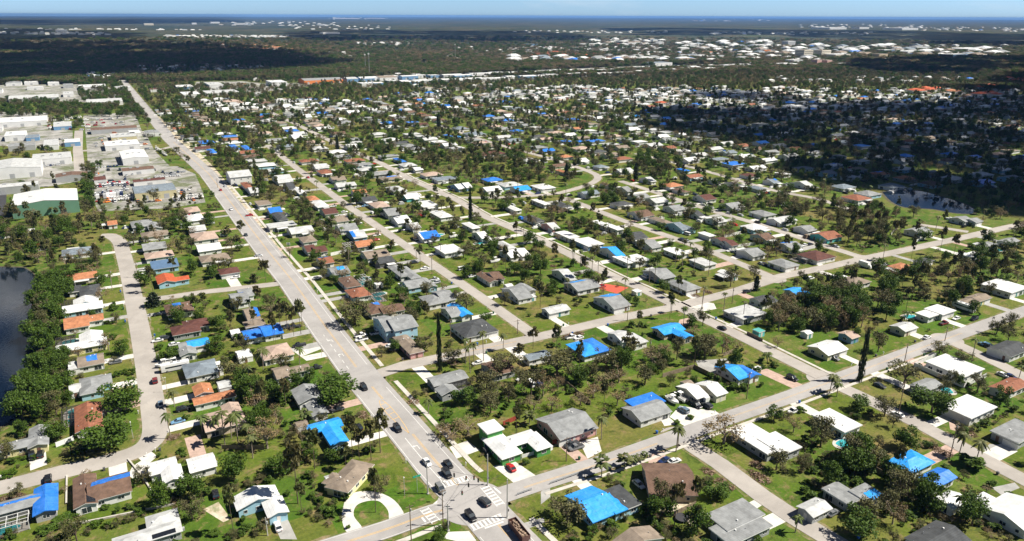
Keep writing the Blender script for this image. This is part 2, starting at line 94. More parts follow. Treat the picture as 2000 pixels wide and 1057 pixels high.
RD=[('avenue',14.2,[(83.1,124.3),(82.3,141.4),(81.9,155.3),(79.7,177.0),(79.6,206.3),(79.2,251.3),(80.5,303.2),(83.2,370.9),(84.0,435.0),(90.2,694.9),(83.9,919.6),(86.8,1282.6),(90.6,1831.2)]),('canal_street',8.2,[(-47.3,238.2),(-39.7,238.3),(-23.7,238.4),(-9.5,238.0),(-0.4,240.1),(4.2,248.4),(5.5,268.4),(6.8,313.9),(7.9,374.7),(8.6,429.6),(8.6,476.9),(8.0,503.8),(4.0,520.6),(-1.5,523.9)]),
('side_lane',6.5,[(8.8,386.6),(23.6,384.2),(40.5,383.3),(60.0,379.4),(80.5,376.1)]),('cross_street',7.6,[(32.3,163.4),(54.9,162.3),(69.0,162.4),(83.5,159.8),(101.9,159.3),(128.2,157.9),(154.1,157.9),(180.6,158.0),(209.4,157.6),(242.0,157.8),(275.4,158.1),(316.9,158.6),(381.6,158.6),(409.5,157.9)]),('upper_cross_street',7.2,[(84.4,251.7),(97.3,253.9),(122.2,252.4),(156.7,250.5),(201.9,249.8),
(240.8,246.8),(280.8,247.9),(320.6,251.9),(352.6,250.1),(392.9,249.0),(425.4,247.3),(471.3,245.4),(529.8,244.2),(586.0,241.9)]),('first_lane',6.6,[(159.4,252.1),(160.7,307.1),(161.2,400.3),(161.9,525.1),(166.0,675.2),(172.0,828.7)]),('second_lane',7.2,[(237.6,162.4),(239.0,206.5),(238.9,238.7),(239.8,275.1),(238.7,297.2),(240.7,371.3),(237.1,440.0),(241.8,499.3),(239.4,586.2),(243.1,665.4),
(240.5,790.4),(241.8,965.1),(242.1,1125.9)]),('third_lane',6.6,[(313.4,251.4),(317.6,300.2),(317.7,336.7),(315.9,387.5),(318.5,464.6)]),('fourth_lane',6.6,[(388.1,248.4),(388.9,281.9),(391.7,338.5),(390.2,372.5),(393.1,433.7),(395.4,491.1)]),('fifth_lane',6.6,[(478.9,317.0),(489.8,360.6),(483.0,402.6),(489.6,464.0),(493.4,524.1),(493.6,589.8)]),('bend_road',6.6,[(245.5,505.0),(276.3,488.3),
(314.9,479.1),(336.9,482.8),(368.1,495.7),(389.0,515.0),(396.6,542.6),(400.1,606.6),(395.6,687.0),(397.6,797.0),(402.4,887.2)]),('lower_right_street',7.0,[(158.7,156.6),(158.0,149.8),(158.4,138.9),(157.2,120.6),(157.4,108.2),(159.0,91.3)]),('right_street',7.0,[(236.8,157.4),(237.0,143.0),(236.9,119.7),(234.8,99.6),(233.4,77.4)]),('far_right_street',6.6,[(316.2,157.8),(312.8,141.0),(308.0,122.5),
(304.8,110.1)]),('drive_road',6.0,[(499.0,251.0),(494.8,262.4),(487.1,279.3)]),('yard_road',9.0,[(-4.8,1046.5),(-8.5,891.6),(-8.8,755.3)]),('yard_link',9.0,[(-8.6,884.6),(22.0,879.9),(61.1,848.8),(85.0,870.8)]),('end_road',10.0,[(-138.9,2026.5),(-30.3,2004.9),(100.2,1919.9),(188.2,1846.2)])]
WA=[('canal_water',[(-142.0,540.0),(-53.2,481.5),(-40.6,470.9),(-34.7,445.2),(-35.9,408.6),(-35.7,379.3),(-33.1,352.1),(-32.7,318.9),(-35.8,295.2),(-40.6,280.4),(-88.7,277.0)]),('pond_water',[(555.6,351.8),(578.6,351.2),(586.9,341.7),(586.8,330.7),(582.2,316.6),(577.1,301.6),(567.8,286.3),(550.7,276.9),(540.2,285.1),(538.1,298.8),(525.0,312.2),(532.7,328.5)])]
PV=[('w',[(48.3,179.6),(51.5,182.5),(54.9,182.2),(59.0,178.9),(61.5,173.1),(61.3,165.6),(57.0,165.3),(58.1,169.7),(57.5,175.0),(54.6,177.0),(51.0,176.6),(48.8,172.5),(49.0,166.1),(45.0,166.2),(45.5,173.2)]),('g',[(28.2,182.7),(32.1,182.5),(32.2,170.6),(28.3,173.0)]),('w',[(-32.2,251.5),(-27.7,253.9),(-27.2,245.3),(-31.7,244.1)]),('w',[(95.0,174.0),(102.4,172.5),(104.2,162.5),(96.3,162.9)]),
('w',[(87.7,190.9),(94.5,191.1),(95.6,184.1),(86.8,183.5)]),('w',[(127.0,171.8),(134.1,171.3),(130.0,163.6),(123.4,162.4)]),('g',[(101.1,155.3),(105.6,157.1),(102.2,151.8),(97.9,150.2)]),('p',[(138.5,150.1),(142.1,154.7),(148.1,153.6),(144.2,147.8)]),('w',[(145.5,120.0),(155.7,120.6),(155.8,117.8),(147.3,116.8)]),('p',[(218.4,178.5),(224.4,178.1),(225.6,161.1),(219.7,160.8)]),('w',[(164.2,169.0),
(172.8,173.2),(181.4,163.8),(180.9,155.8),(162.9,154.9),(164.5,161.6)]),('w',[(164.4,174.8),(163.2,164.0),(158.4,165.2),(161.8,172.9)]),('g',[(87.4,145.8),(95.4,144.9),(94.5,142.9),(88.1,142.9)]),('g',[(204.1,197.9),(216.8,193.1),(213.7,186.7),(200.6,185.0),(199.3,189.9)]),('w',[(242.1,250.1),(252.5,252.0),(257.4,240.9),(253.5,235.3),(238.2,236.9)]),('w',[(61.9,289.5),(75.3,292.3),(75.6,287.2),
(63.4,282.9),(75.3,282.7),(75.3,277.5),(64.2,278.0)]),('p',[(228.3,234.0),(233.6,233.7),(233.3,229.6),(225.8,227.1),(223.5,229.8)]),('o',[(248.4,117.7),(254.9,115.1),(244.4,111.0),(243.1,114.1)]),('g',[(245.4,102.2),(250.2,98.6),(240.0,96.6),(240.1,101.0)]),('g',[(221.1,88.6),(229.9,86.4),(228.4,84.2),(219.8,85.0)]),('r',[(227.7,290.5),(234.8,279.9),(223.9,275.9),(220.0,287.0)]),
('w',[(68.4,162.8),(68.3,165.0),(73.3,167.5),(73.6,164.6)]),('w',[(91.3,156.8),(94.9,158.4),(106.0,157.7),(104.9,156.0),(94.3,155.9)]),('w',[(66.9,151.2),(69.2,152.8),(74.3,150.3),(74.3,145.7),(70.4,147.3)]),('w',[(-5.5,226.1),(-3.9,230.8),(-1.0,233.0),(1.2,225.2),(-3.4,221.8)]),('w',[(-2.0,235.2),(1.7,238.1),(3.5,233.0),(0.1,229.0)]),('s',[(12.0,197.0),(16.5,198.4),(18.2,188.6),(16.1,188.1)]),
('s',[(125.9,130.8),(137.9,132.0),(139.0,130.0),(134.6,127.0),(126.4,129.2)]),('s',[(130.7,125.3),(136.7,124.4),(134.7,120.3),(128.8,121.3)]),('s',[(91.3,405.1),(86.3,416.7),(85.8,525.1),(88.2,696.1),(87.5,952.1),(81.1,1359.5),(88.2,1372.4),(99.5,981.8),(100.2,729.5),(96.6,561.1),(92.8,450.2)]),('y',[(-125.5,1182.7),(-56.4,1139.8),(-11.3,1050.5),(-12.7,931.0),(-50.7,932.0),(-109.6,990.7)]),
('y',[(-98.0,850.8),(-9.7,820.3),(-11.5,715.2),(-33.8,706.1),(-88.2,732.7)]),('y',[(-6.2,780.5),(71.1,747.3),(80.3,700.9),(75.1,622.8),(71.4,585.6),(45.6,579.5),(-0.6,593.8),(-3.2,670.4)]),('y',[(3.2,1208.4),(68.8,1213.7),(61.8,1005.2),(40.1,972.5),(1.6,1014.3)]),('y',[(-125.7,1335.7),(-40.9,1262.1),(-36.6,1155.0),(-113.9,1175.6)]),('y',[(2.3,1042.1),(64.5,1003.6),(61.1,848.8),(64.9,751.1),
(47.8,755.9),(-1.7,791.9)]),('y',[(-162.0,1827.8),(-29.7,1781.6),(51.0,1729.7),(69.9,1507.6),(63.7,1345.2),(-35.8,1424.8),(-137.0,1488.8)]),('y',[(223.5,1715.5),(312.2,1687.7),(345.0,1594.4),(387.1,1595.3),(493.8,1585.1),(577.7,1593.0),(661.1,1588.0),(976.9,1667.8),(1330.2,1698.0),(1687.4,1658.6),(1599.7,1571.5),(1240.6,1583.0),(908.5,1551.0),(619.3,1488.8),(460.1,1548.2),(265.8,1403.7),
(173.6,1421.3)]),('k',[(-76.2,710.6),(-61.0,695.2),(-57.2,608.5),(-69.4,611.1)])]
TR={'green':[(-11.3,247.5,13,18),(-2.7,272.5,12,16),(22.4,205.6,12,8.5),(35.3,204.0,7,9),(65.4,238.0,10,20),(32.7,302.4,9,10),(104.3,214.0,7,10),(248.3,124.0,10,14),(197.7,81.7,10,10),(218.2,114.7,9,9),(55.5,258.1,8,6.5),(44.5,205.9,7,9),(10.8,203.2,9,9),(46.6,250.5,9,12),(41.8,518.5,9,9),(274.8,387.9,9,8),(279.9,407.7,6,6),(227.7,138.4,6,9),(-0.9,321.3,7,9),(10.7,307.7,4,6),(16.7,306.3,6,7),
(165.7,95.6,10,11),(144.5,126.7,5,9),(52.7,201.1,6,8),(125.2,128.6,7,8),(128.3,117.8,9,9),(382.8,419.6,7,7),(229.0,322.3,5,5),(488.0,388.7,8,8),(507.0,381.4,6,6),(113.6,357.2,5,4),(108.7,261.6,5,6)],'olive':[(-38.3,255.1,9,9),(93.9,304.5,12,19),(146.4,214.7,12,19),(129.4,224.9,11,15),(117.3,219.8,9,10),(260.0,142.1,10,14),(116.6,251.2,7,10),(109.6,261.1,9,9),(35.6,275.8,10,13),
(100.0,139.6,10,13),(127.1,131.5,11,7),(198.0,202.6,12,7),(277.8,165.4,11,8),(341.6,150.4,10,8),(299.2,151.4,6,10),(172.0,192.0,8,10),(236.7,130.9,9,9),(8.8,193.7,8,8),(282.5,251.3,11,9),(302.1,253.4,9,8),(12.3,491.3,9,13),(123.9,486.6,10,12),(118.6,513.3,9,10),(35.5,518.0,7,11),(37.8,606.0,12,10),(247.3,327.6,10,8),(210.6,379.2,9,8),(183.9,349.4,10,14),(181.4,367.2,9,9),(426.3,441.7,8,8),
(517.4,421.5,12,14),(573.9,399.6,9,10),(344.0,368.9,8,9),(121.6,347.8,6,7)],'brown':[(35.3,219.9,11,13),(96.5,194.4,7,12),(168.5,147.2,12,17),(-5.8,330.0,9,7),(37.1,243.4,12,9),(90.3,194.3,6,12),(284.4,576.3,11,9),(268.8,585.9,10,9),(293.7,611.1,10,8),(294.1,570.4,9,8),(214.3,306.1,4,6),(197.1,208.8,5,9),(222.3,218.4,4,8),(226.9,196.9,5,7),(156.6,196.5,7,11),(148.8,194.1,7,9),(141.4,191.9,6,9),
(164.7,198.9,7,9),(130.4,194.1,6,9),(124.8,197.4,6,8),(403.0,197.6,13,8),(394.2,198.1,11,7),(389.5,200.9,9,7),(113.5,569.5,8,8),(82.9,198.8,5,6),(452.6,354.3,9,12),(-7.6,439.3,8,9),(-13.0,473.1,8,8),(-34.7,480.8,9,11),(-41.4,495.7,9,10)],'pine':[(36.5,186.0,20,7),(45.6,200.7,14,7),(58.1,201.2,15,5),(59.4,198.4,12,4),(62.7,196.5,14,6),(66.8,199.1,16,7),(69.4,305.9,16,5),(66.1,305.3,14,4),
(65.1,312.3,14,5),(63.6,320.0,13,5),(74.3,313.5,12,5),(155.2,212.1,15,4),(179.0,211.2,12,9),(56.9,303.3,14,3.5),(57.2,301.2,12,3),(52.0,320.2,11,4),(42.5,319.4,12,4),(395.2,202.3,14,5),(434.7,232.0,17,5),(434.6,223.9,15,5),(365.2,201.7,15,5),(353.6,204.2,15,5),(332.7,188.0,12,5),(70.4,378.6,12,8),(63.2,369.7,10,6),(78.6,471.6,12,6),(68.0,441.1,11,7),(66.6,466.0,11,6),(127.7,118.2,9,4),
(-5.7,535.9,11,6),(-2.6,541.0,10,6),(-1.0,519.6,10,5),(-40.7,564.1,12,8),(176.6,454.7,12,5),(173.8,434.5,9,5)],'spire':[(108.0,241.8,25,1.9),(247.4,152.6,22,2.2),(224.1,441.5,20,2.6),(16.0,374.5,7,6),(289.4,247.1,8,3),(393.4,860.0,16,5),(409.4,487.4,15,4),(225.7,747.5,17,4),(358.0,518.8,14,4)],'palm':[(8.4,242.3,10,5),(23.6,228.9,13,6),(27.6,227.6,12,6),(19.7,241.9,6,5),(134.2,169.4,9,5),
(151.0,151.2,10,5),(153.7,152.4,8,4.5),(233.1,103.1,9,5.5),(231.0,97.9,9,5.5),(119.9,242.6,12,5),(127.8,241.7,14,5),(118.0,234.7,12,4.5),(121.9,238.7,11,4.5),(139.7,249.0,8,4.5),(228.9,154.8,8,5),(231.4,153.3,7,5),(303.0,140.0,11,4),(302.7,121.6,7,5),(60.9,276.1,8,5),(46.9,278.2,10,7),(90.4,213.7,6,4.5),(154.4,104.8,6,4),(12.3,264.4,7,5),(18.4,240.8,7,5),(278.4,292.6,12,4),(278.8,287.1,11,4),
(283.2,282.4,10,4),(231.7,308.3,10,4),(230.5,301.1,10,4),(230.5,324.5,10,4),(231.2,318.9,11,4),(227.0,307.2,8,4),(229.7,387.1,9,4),(232.2,382.9,9,4),(244.2,292.9,13,4),(247.6,278.6,12,4),(251.0,278.4,12,4),(158.2,377.8,8,4),(171.8,378.6,8,4),(254.0,218.7,10,4),(247.7,225.3,13,3.5),(247.3,239.1,12,3.5),(228.5,181.7,5,5),(230.9,245.0,7,4),(286.7,494.2,9,4),(284.8,479.1,9,4),(314.2,481.6,8,4),
(287.0,366.2,9,4),(311.8,373.0,8,4),(30.2,222.9,9,6),(26.3,232.3,8,6),(228.8,148.8,6,5),(-15.6,469.3,5,4),(23.2,237.9,7,5),(35.7,223.1,6,5),(198.4,86.5,7,4)],'fanpalm':[(121.6,152.8,6.5,6),(130.4,154.9,5,5.5),(117.9,189.3,5,5),(133.8,154.6,3,3),(136.2,154.8,3,3),(138.5,155.1,3,3),(50.7,229.3,5,5)],'shrub':[(10.5,231.5,1.6,3.5),(42.0,178.4,1.8,4),(41.7,183.5,1.2,2.5),(43.9,180.8,1.2,2),
(39.0,181.0,1,2),(163.4,164.2,1.5,3),(169.7,164.5,1.6,3),(226.6,98.5,4,9),(-30.8,250.6,1.5,3),(-26.8,246.6,1.2,2),(-11.9,211.2,1.5,3),(-9.6,207.7,1.6,2.5),(-6.1,207.8,1.6,3),(-6.7,215.0,1.2,2),(-15.1,204.0,2,3.5),(-13.9,204.5,1.6,3),(-37.4,243.4,1.5,5),(-21.3,211.5,2,5),(-23.8,209.2,2,6),(-26.2,208.1,2,6),(105.1,170.0,1.2,2.4),(217.6,191.0,1.5,3),(203.3,238.4,3,4),(207.5,237.3,2.5,3.5),
(208.4,234.7,2,3),(96.9,209.9,1.5,4),(207.7,148.2,2,4),(20.5,189.3,1.4,3),(18.4,189.3,1.2,2.5),(12.6,183.9,1.4,4),(63.0,221.9,1.2,2),(45.7,165.5,1,1.6),(10.3,320.3,2,5),(13.7,379.0,1.5,3),(20.2,375.0,2,2.5),(-1.6,378.9,3,5),(-2.8,322.4,1,1),(-7.1,301.2,2,3),(-4.3,302.1,2,4),(-1.6,302.9,2,3.5),(2.5,300.5,2.5,4),(228.5,184.4,1.5,3),(219.7,101.9,1,3)]}
ZN=[([(-52.4,466.2),(-33.0,454.5),(-18.6,431.9),(-23.5,372.0),(-21.7,333.7),(-18.5,300.7),(-22.1,272.6),(-35.6,269.2),(-38.2,294.4),(-33.8,309.8),(-37.4,443.2)],0.0294,'ggo'),([(-60.7,617.0),(-50.5,592.0),(1.3,560.7),(-3.3,521.0),(-25.9,521.8),(-25.8,465.0),(-38.1,467.4),(-52.9,476.3)],0.0167,'gobp'),([(80.7,200.1),(100.1,216.5),(119.5,204.9),(165.6,203.3),(226.9,194.0),(231.6,201.4),
(202.7,205.5),(171.1,210.4),(144.6,208.4),(124.1,208.9),(105.9,219.7),(92.3,204.5),(84.8,205.1)],0.0417,'oobg'),([(275.0,222.5),(291.8,224.3),(312.4,216.1),(349.1,206.9),(328.4,190.5),(304.7,182.6),(285.4,187.4),(262.7,194.3),(257.4,204.1)],0.0294,'goby'),([(197.9,108.5),(206.1,103.6),(206.5,95.8),(194.0,89.1),(183.8,91.2),(180.1,97.4),(180.1,101.4),(190.0,104.0)],0.0455,'ggop'),([(199.3,134.0),
(210.8,124.6),(202.1,114.0),(191.4,109.2),(185.8,114.1),(172.7,111.4),(169.9,117.5),(178.9,127.8)],0.0385,'ggoy'),([(304.2,699.2),(417.6,629.5),(358.2,531.2),(330.9,530.4),(296.5,541.7),(264.9,588.2),(273.0,653.1)],0.0143,'gopb'),([(469.0,344.4),(515.5,325.5),(471.5,291.8),(445.5,263.7),(419.3,253.4),(396.9,269.4),(422.0,291.7),(432.1,315.6)],0.0143,'gopb'),([(450.6,289.1),(468.3,278.4),
(424.7,250.2),(397.3,248.7),(388.6,259.8)],0.0143,'gop'),([(373.4,235.5),(475.4,207.5),(438.1,186.3),(381.6,183.1),(336.8,193.3),(343.4,214.8)],0.0133,'gopby'),([(-6.2,780.5),(4.0,774.3),(-0.6,593.8),(-8.6,598.6)],0.0167,'go'),([(17.4,2097.4),(92.6,1800.2),(84.1,1276.6),(0.3,1410.5)],0.0111,'go'),([(-0.7,1353.4),(89.4,1296.6),(88.6,1136.1),(8.9,1185.9)],0.0167,'go'),([(-108.5,1479.3),
(-0.4,1369.2),(-3.4,1193.5),(-95.2,1238.6)],0.0143,'go'),([(120.8,1782.0),(297.4,1914.1),(712.9,2084.8),(977.7,1961.7),(1068.1,2142.5),(591.4,2846.3),(143.4,2219.1)],0.0091,'gbb'),([(97.4,1726.6),(309.6,1524.9),(491.5,1446.3),(855.8,1461.1),(1430.1,1368.0),(2348.7,1123.2),(1724.3,817.0),(1187.4,1024.2),(946.9,1206.0),(708.2,1209.2),(415.9,1228.5),(200.9,1327.8),(121.1,1475.0)],0.0111,'goob'),
([(494.2,582.4),(516.7,568.6),(474.8,500.3),(431.7,486.4),(438.3,522.6)],0.0167,'go'),([(462.5,387.3),(455.9,352.3),(443.8,324.7),(425.6,327.5),(433.0,366.2)],0.02,'gob'),([(32.6,261.1),(46.0,262.3),(47.2,243.7),(33.8,231.7),(29.9,237.7)],0.025,'gop'),([(78.5,348.1),(85.1,344.1),(87.7,327.0),(76.1,312.4),(63.1,307.1),(63.7,349.0)],0.0111,'op')]
OP=[[(541.2,352.0),(561.6,366.1),(583.3,352.9),(578.1,293.2),(524.6,256.6),(501.5,299.9),(490.6,316.9)],[(338.5,628.4),(400.7,622.8),(366.8,552.5),(317.8,543.3),(305.8,563.3)],[(69.6,434.4),(79.4,431.9),(80.3,386.5),(72.4,343.8),(63.7,349.0),(61.0,384.2)],[(66.6,201.3),(71.7,175.7),(69.7,171.1),(53.4,183.6),(61.6,197.4)]]
CAGES=[(-36.0,214.4,10.4,5.4),(-19.8,272.5,6.1,10.0),(107.8,221.7,7.4,7.7),(128.9,416.2,5.6,17.2),(114.7,330.6,4.0,14.5),(353.3,265.2,12.2,11.7),(-20.1,392.5,5.3,8.3),(-21.4,343.8,7.2,7.7),(115.7,355.5,4.0,13.3),(136.2,377.5,11.7,8.7)]
SHEDS=[(42.4,292.4,5.7,8.3,'W',2.2),(48.4,225.9,4.0,4.0,'T',2.3),(131.0,335.3,4.0,9.0,'W',2.4),(184.6,182.3,4.0,4.0,'T',2.2),(246.6,202.9,4.0,4.0,'J',2.4),(263.9,191.0,4.0,4.0,'W',2.4),(120.7,345.1,4.0,4.0,'W',2),(43.6,318.7,4.0,5.5,'W',2),(231.7,269.7,4.0,4.0,'W',2),(-18.4,293.3,4.0,8.0,'L',2.4),(-18.6,314.7,4.0,10.9,'L',2.4),(48.0,189.8,4.0,4.0,'L',2.5),(30.5,285.5,4.0,11.0,'W',2.6),
(30.3,267.3,4.6,6.4,'L',3.2),(180.7,290.2,4.0,4.0,'W',2),(178.6,309.4,4.0,4.0,'W',2.2)]
WARES=[(-31.8,620.0,40.6,42.6,'Y',9,'W','green'),(40.5,628.4,29.4,27.7,'X',6,'S','yellow'),(38.5,799.7,22.7,49.4,'Y',6,'W','white'),(33.0,886.1,32.8,34.8,'F',5,'W','white'),(-59.5,780.1,43.9,48.0,'Y',8,'L','white'),(-30.3,827.3,32.0,35.2,'F',6,'L','white'),(-54.3,696.0,31.8,15.2,'X',6,'L','grey'),(32.4,1015.3,49.8,25.0,'X',5,'B','grey'),(-65.7,1146.1,54.2,53.8,'F',6,'W','white'),
(-67.4,1010.0,20.3,36.9,'F',6,'W','white'),(-61.0,1462.2,69.6,54.6,'X',6,'L','grey'),(36.2,1345.5,49.7,48.6,'X',6,'L','white'),(-12.3,1516.9,16.2,50.0,'F',5,'L','white'),(51.8,973.6,11.8,26.5,'F',4,'W','white'),(38.5,952.9,26.0,32.2,'F',4,'L','yellow'),(36.7,731.3,25.8,16.1,'X',4,'B','white'),(41.0,677.2,24.4,11.3,'X',3.5,'M','white'),(5.3,701.1,9.1,17.5,'X',4,'M','white'),
(-92.8,1089.4,16.3,21.7,'F',4,'L','white'),(-50.8,992.9,12.9,21.5,'F',4,'S','blue'),(232.7,1544.2,25.9,62.5,'F',9,'L','white'),(224.2,1419.2,55.2,55.7,'F',5,'L','white'),(274.5,1366.9,17.4,26.3,'F',4,'L','grey'),(353.9,1554.7,30.7,53.1,'F',8,'W','white'),(451.2,1578.6,81.8,49.8,'X',7,'G','orange'),(513.7,1575.3,25.1,41.3,'X',7,'L','blue'),(545.8,1570.4,30.5,41.8,'X',7,'W','blue'),
(593.8,1576.3,40.6,47.0,'X',7,'T','white'),(655.2,1651.0,18.2,35.0,'F',7,'W','white'),(589.1,1458.7,18.7,46.5,'X',6,'W','blue'),(179.7,1555.8,29.2,43.5,'F',6,'W','blue'),(170.6,1404.0,27.3,51.9,'F',6,'W','white'),(130.2,1529.8,24.5,24.4,'X',5,'M','white'),(289.6,1555.9,13.6,26.6,'F',5,'R','white'),(462.4,1089.7,12.5,22.0,'X',4,'O','white'),(-75.2,1805.1,23.9,28.6,'F',5,'W','white'),
(-36.6,1773.2,19.4,30.5,'F',5,'W','white'),(28.7,1653.6,46.1,57.7,'F',5,'W','white'),(506.2,1440.1,34.7,28.6,'F',7.6,'W','white'),(558.3,1574.9,25.8,28.2,'X',7.5,'W','white'),(522.7,1431.4,19.2,19.9,'X',8.0,'W','blue'),(591.8,1602.1,32.8,21.8,'X',5.3,'W','white'),(568.6,1477.2,17.2,30.4,'F',7.3,'W','grey'),(614.7,1591.0,26.1,26.6,'F',7.5,'W','grey'),(603.5,1448.9,37.0,28.1,'X',6.1,'W','blue'),
(646.2,1567.9,38.6,22.6,'X',7.8,'W','blue'),(625.3,1459.2,31.5,28.0,'X',6.8,'W','grey'),(689.4,1614.7,24.6,32.5,'F',6.4,'W','white'),(646.5,1459.3,18.9,21.3,'X',6.1,'W','blue'),(716.7,1591.0,23.7,25.0,'F',5.7,'L','blue'),(681.7,1454.8,19.2,24.9,'X',7.0,'W','grey'),(754.0,1571.6,49.2,21.9,'X',6.8,'W','grey'),(714.1,1460.6,28.5,27.9,'X',5.6,'W','white'),(775.4,1563.5,44.1,24.2,'X',5.6,'W','blue'),
(748.8,1452.4,42.2,24.7,'X',6.9,'W','white'),(819.9,1575.8,38.9,34.2,'X',6.4,'L','white'),(769.9,1433.6,37.3,32.7,'X',7.3,'L','white'),(842.6,1578.0,40.5,29.8,'X',6.1,'W','grey'),(813.3,1450.5,38.3,23.3,'X',5.8,'W','grey'),(884.7,1589.5,31.8,33.7,'F',6.4,'L','grey'),(836.5,1448.0,21.3,29.9,'X',7.9,'W','white'),(924.8,1585.1,35.1,34.8,'X',5.0,'W','white'),
(880.1,1446.2,40.5,27.0,'X',7.8,'W','blue'),(945.6,1564.7,30.5,30.7,'F',7.1,'W','grey'),(926.5,1473.1,39.7,31.8,'F',5.0,'W','white'),(979.7,1564.8,48.0,28.2,'X',6.3,'W','grey'),(963.8,1475.1,31.3,27.8,'F',6.3,'W','white'),(1022.8,1574.7,27.3,26.6,'F',7.3,'W','white'),(1013.0,1501.6,31.2,29.8,'F',5.1,'W','white'),(1076.9,1594.7,39.3,37.3,'F',6.0,'W','white'),
(1020.7,1460.3,36.2,28.9,'F',7.2,'W','white'),(1097.4,1575.9,32.8,35.4,'X',6.1,'W','blue'),(1052.4,1466.7,29.8,28.6,'F',7.2,'L','white'),(1127.6,1557.4,43.0,31.3,'X',6.7,'L','white'),(1089.7,1446.1,37.9,28.0,'X',7.1,'W','white'),(1143.8,1525.8,29.8,30.9,'X',7.7,'L','blue'),(1122.1,1445.5,47.3,24.2,'X',6.8,'W','grey'),(1198.3,1547.7,44.3,35.8,'X',5.7,'W','white'),
(1164.4,1450.0,38.2,29.6,'X',6.3,'L','white'),(1259.1,1578.7,27.7,24.9,'F',5.9,'L','blue'),(1228.0,1478.3,21.3,38.2,'X',5.2,'W','blue'),(1315.8,1571.2,40.9,33.4,'F',7.4,'W','grey'),(1253.0,1462.1,28.3,29.8,'X',6.8,'W','blue'),(1360.4,1585.6,24.4,27.1,'F',7.0,'W','grey'),(1313.1,1471.7,30.4,28.5,'F',7.9,'W','blue'),(1379.2,1567.7,32.5,28.1,'F',5.5,'W','grey'),
(1342.6,1477.8,10.9,38.5,'X',5.9,'W','grey'),(1430.0,1562.4,27.9,26.2,'F',7.8,'W','white'),(1396.9,1479.8,41.0,34.5,'F',7.1,'W','white'),(1448.8,1521.6,32.1,37.6,'X',7.1,'W','white'),(1442.3,1461.9,46.6,37.8,'X',6.8,'W','white'),(1517.8,1552.0,37.5,30.6,'F',6.0,'W','blue'),(1479.2,1460.5,50.3,34.5,'X',5.8,'W','white'),(1527.8,1533.7,15.1,36.5,'X',7.6,'W','grey'),
(1555.8,1496.1,25.4,22.6,'F',5.4,'W','white'),(1602.0,1531.7,52.8,33.8,'X',7.3,'L','white'),(1586.1,1480.4,39.6,38.4,'X',5.8,'W','white'),(1652.6,1532.1,36.2,45.7,'X',6.7,'L','grey'),(1660.3,1509.7,31.3,26.5,'F',5.1,'W','grey'),(1763.2,1598.6,30.2,26.4,'F',5.5,'W','grey'),(1690.1,1477.3,39.0,29.4,'F',6.4,'L','white'),(1766.6,1549.3,6.7,41.6,'X',5.6,'L','white'),
(-32.1,925.7,13.6,43.4,'F',4.9,'L','white'),(322.6,1411.3,12.4,16.9,'Y',5.7,'W','white'),(-12.4,931.7,15.0,25.1,'X',4.8,'W','blue'),(-21.4,1085.7,19.6,47.3,'F',4.3,'L','blue'),(-14.9,726.3,24.2,18.0,'Y',4.6,'B','grey'),(-105.0,1803.4,26.2,38.7,'Y',4.9,'G','white'),(69.7,963.1,15.2,24.0,'Y',4.3,'G','white'),(-121.3,1638.3,13.3,36.9,'Y',6.0,'G','white'),(-11.4,1695.7,17.3,34.5,'F',5.8,'G','grey'),
(342.1,1702.2,11.3,22.6,'F',4.3,'L','white'),(-65.5,1676.9,25.8,23.8,'X',4.6,'L','white'),(-58.4,925.2,23.8,21.3,'X',5.1,'G','grey'),(76.4,1593.1,27.8,24.5,'Y',5.4,'L','white')]
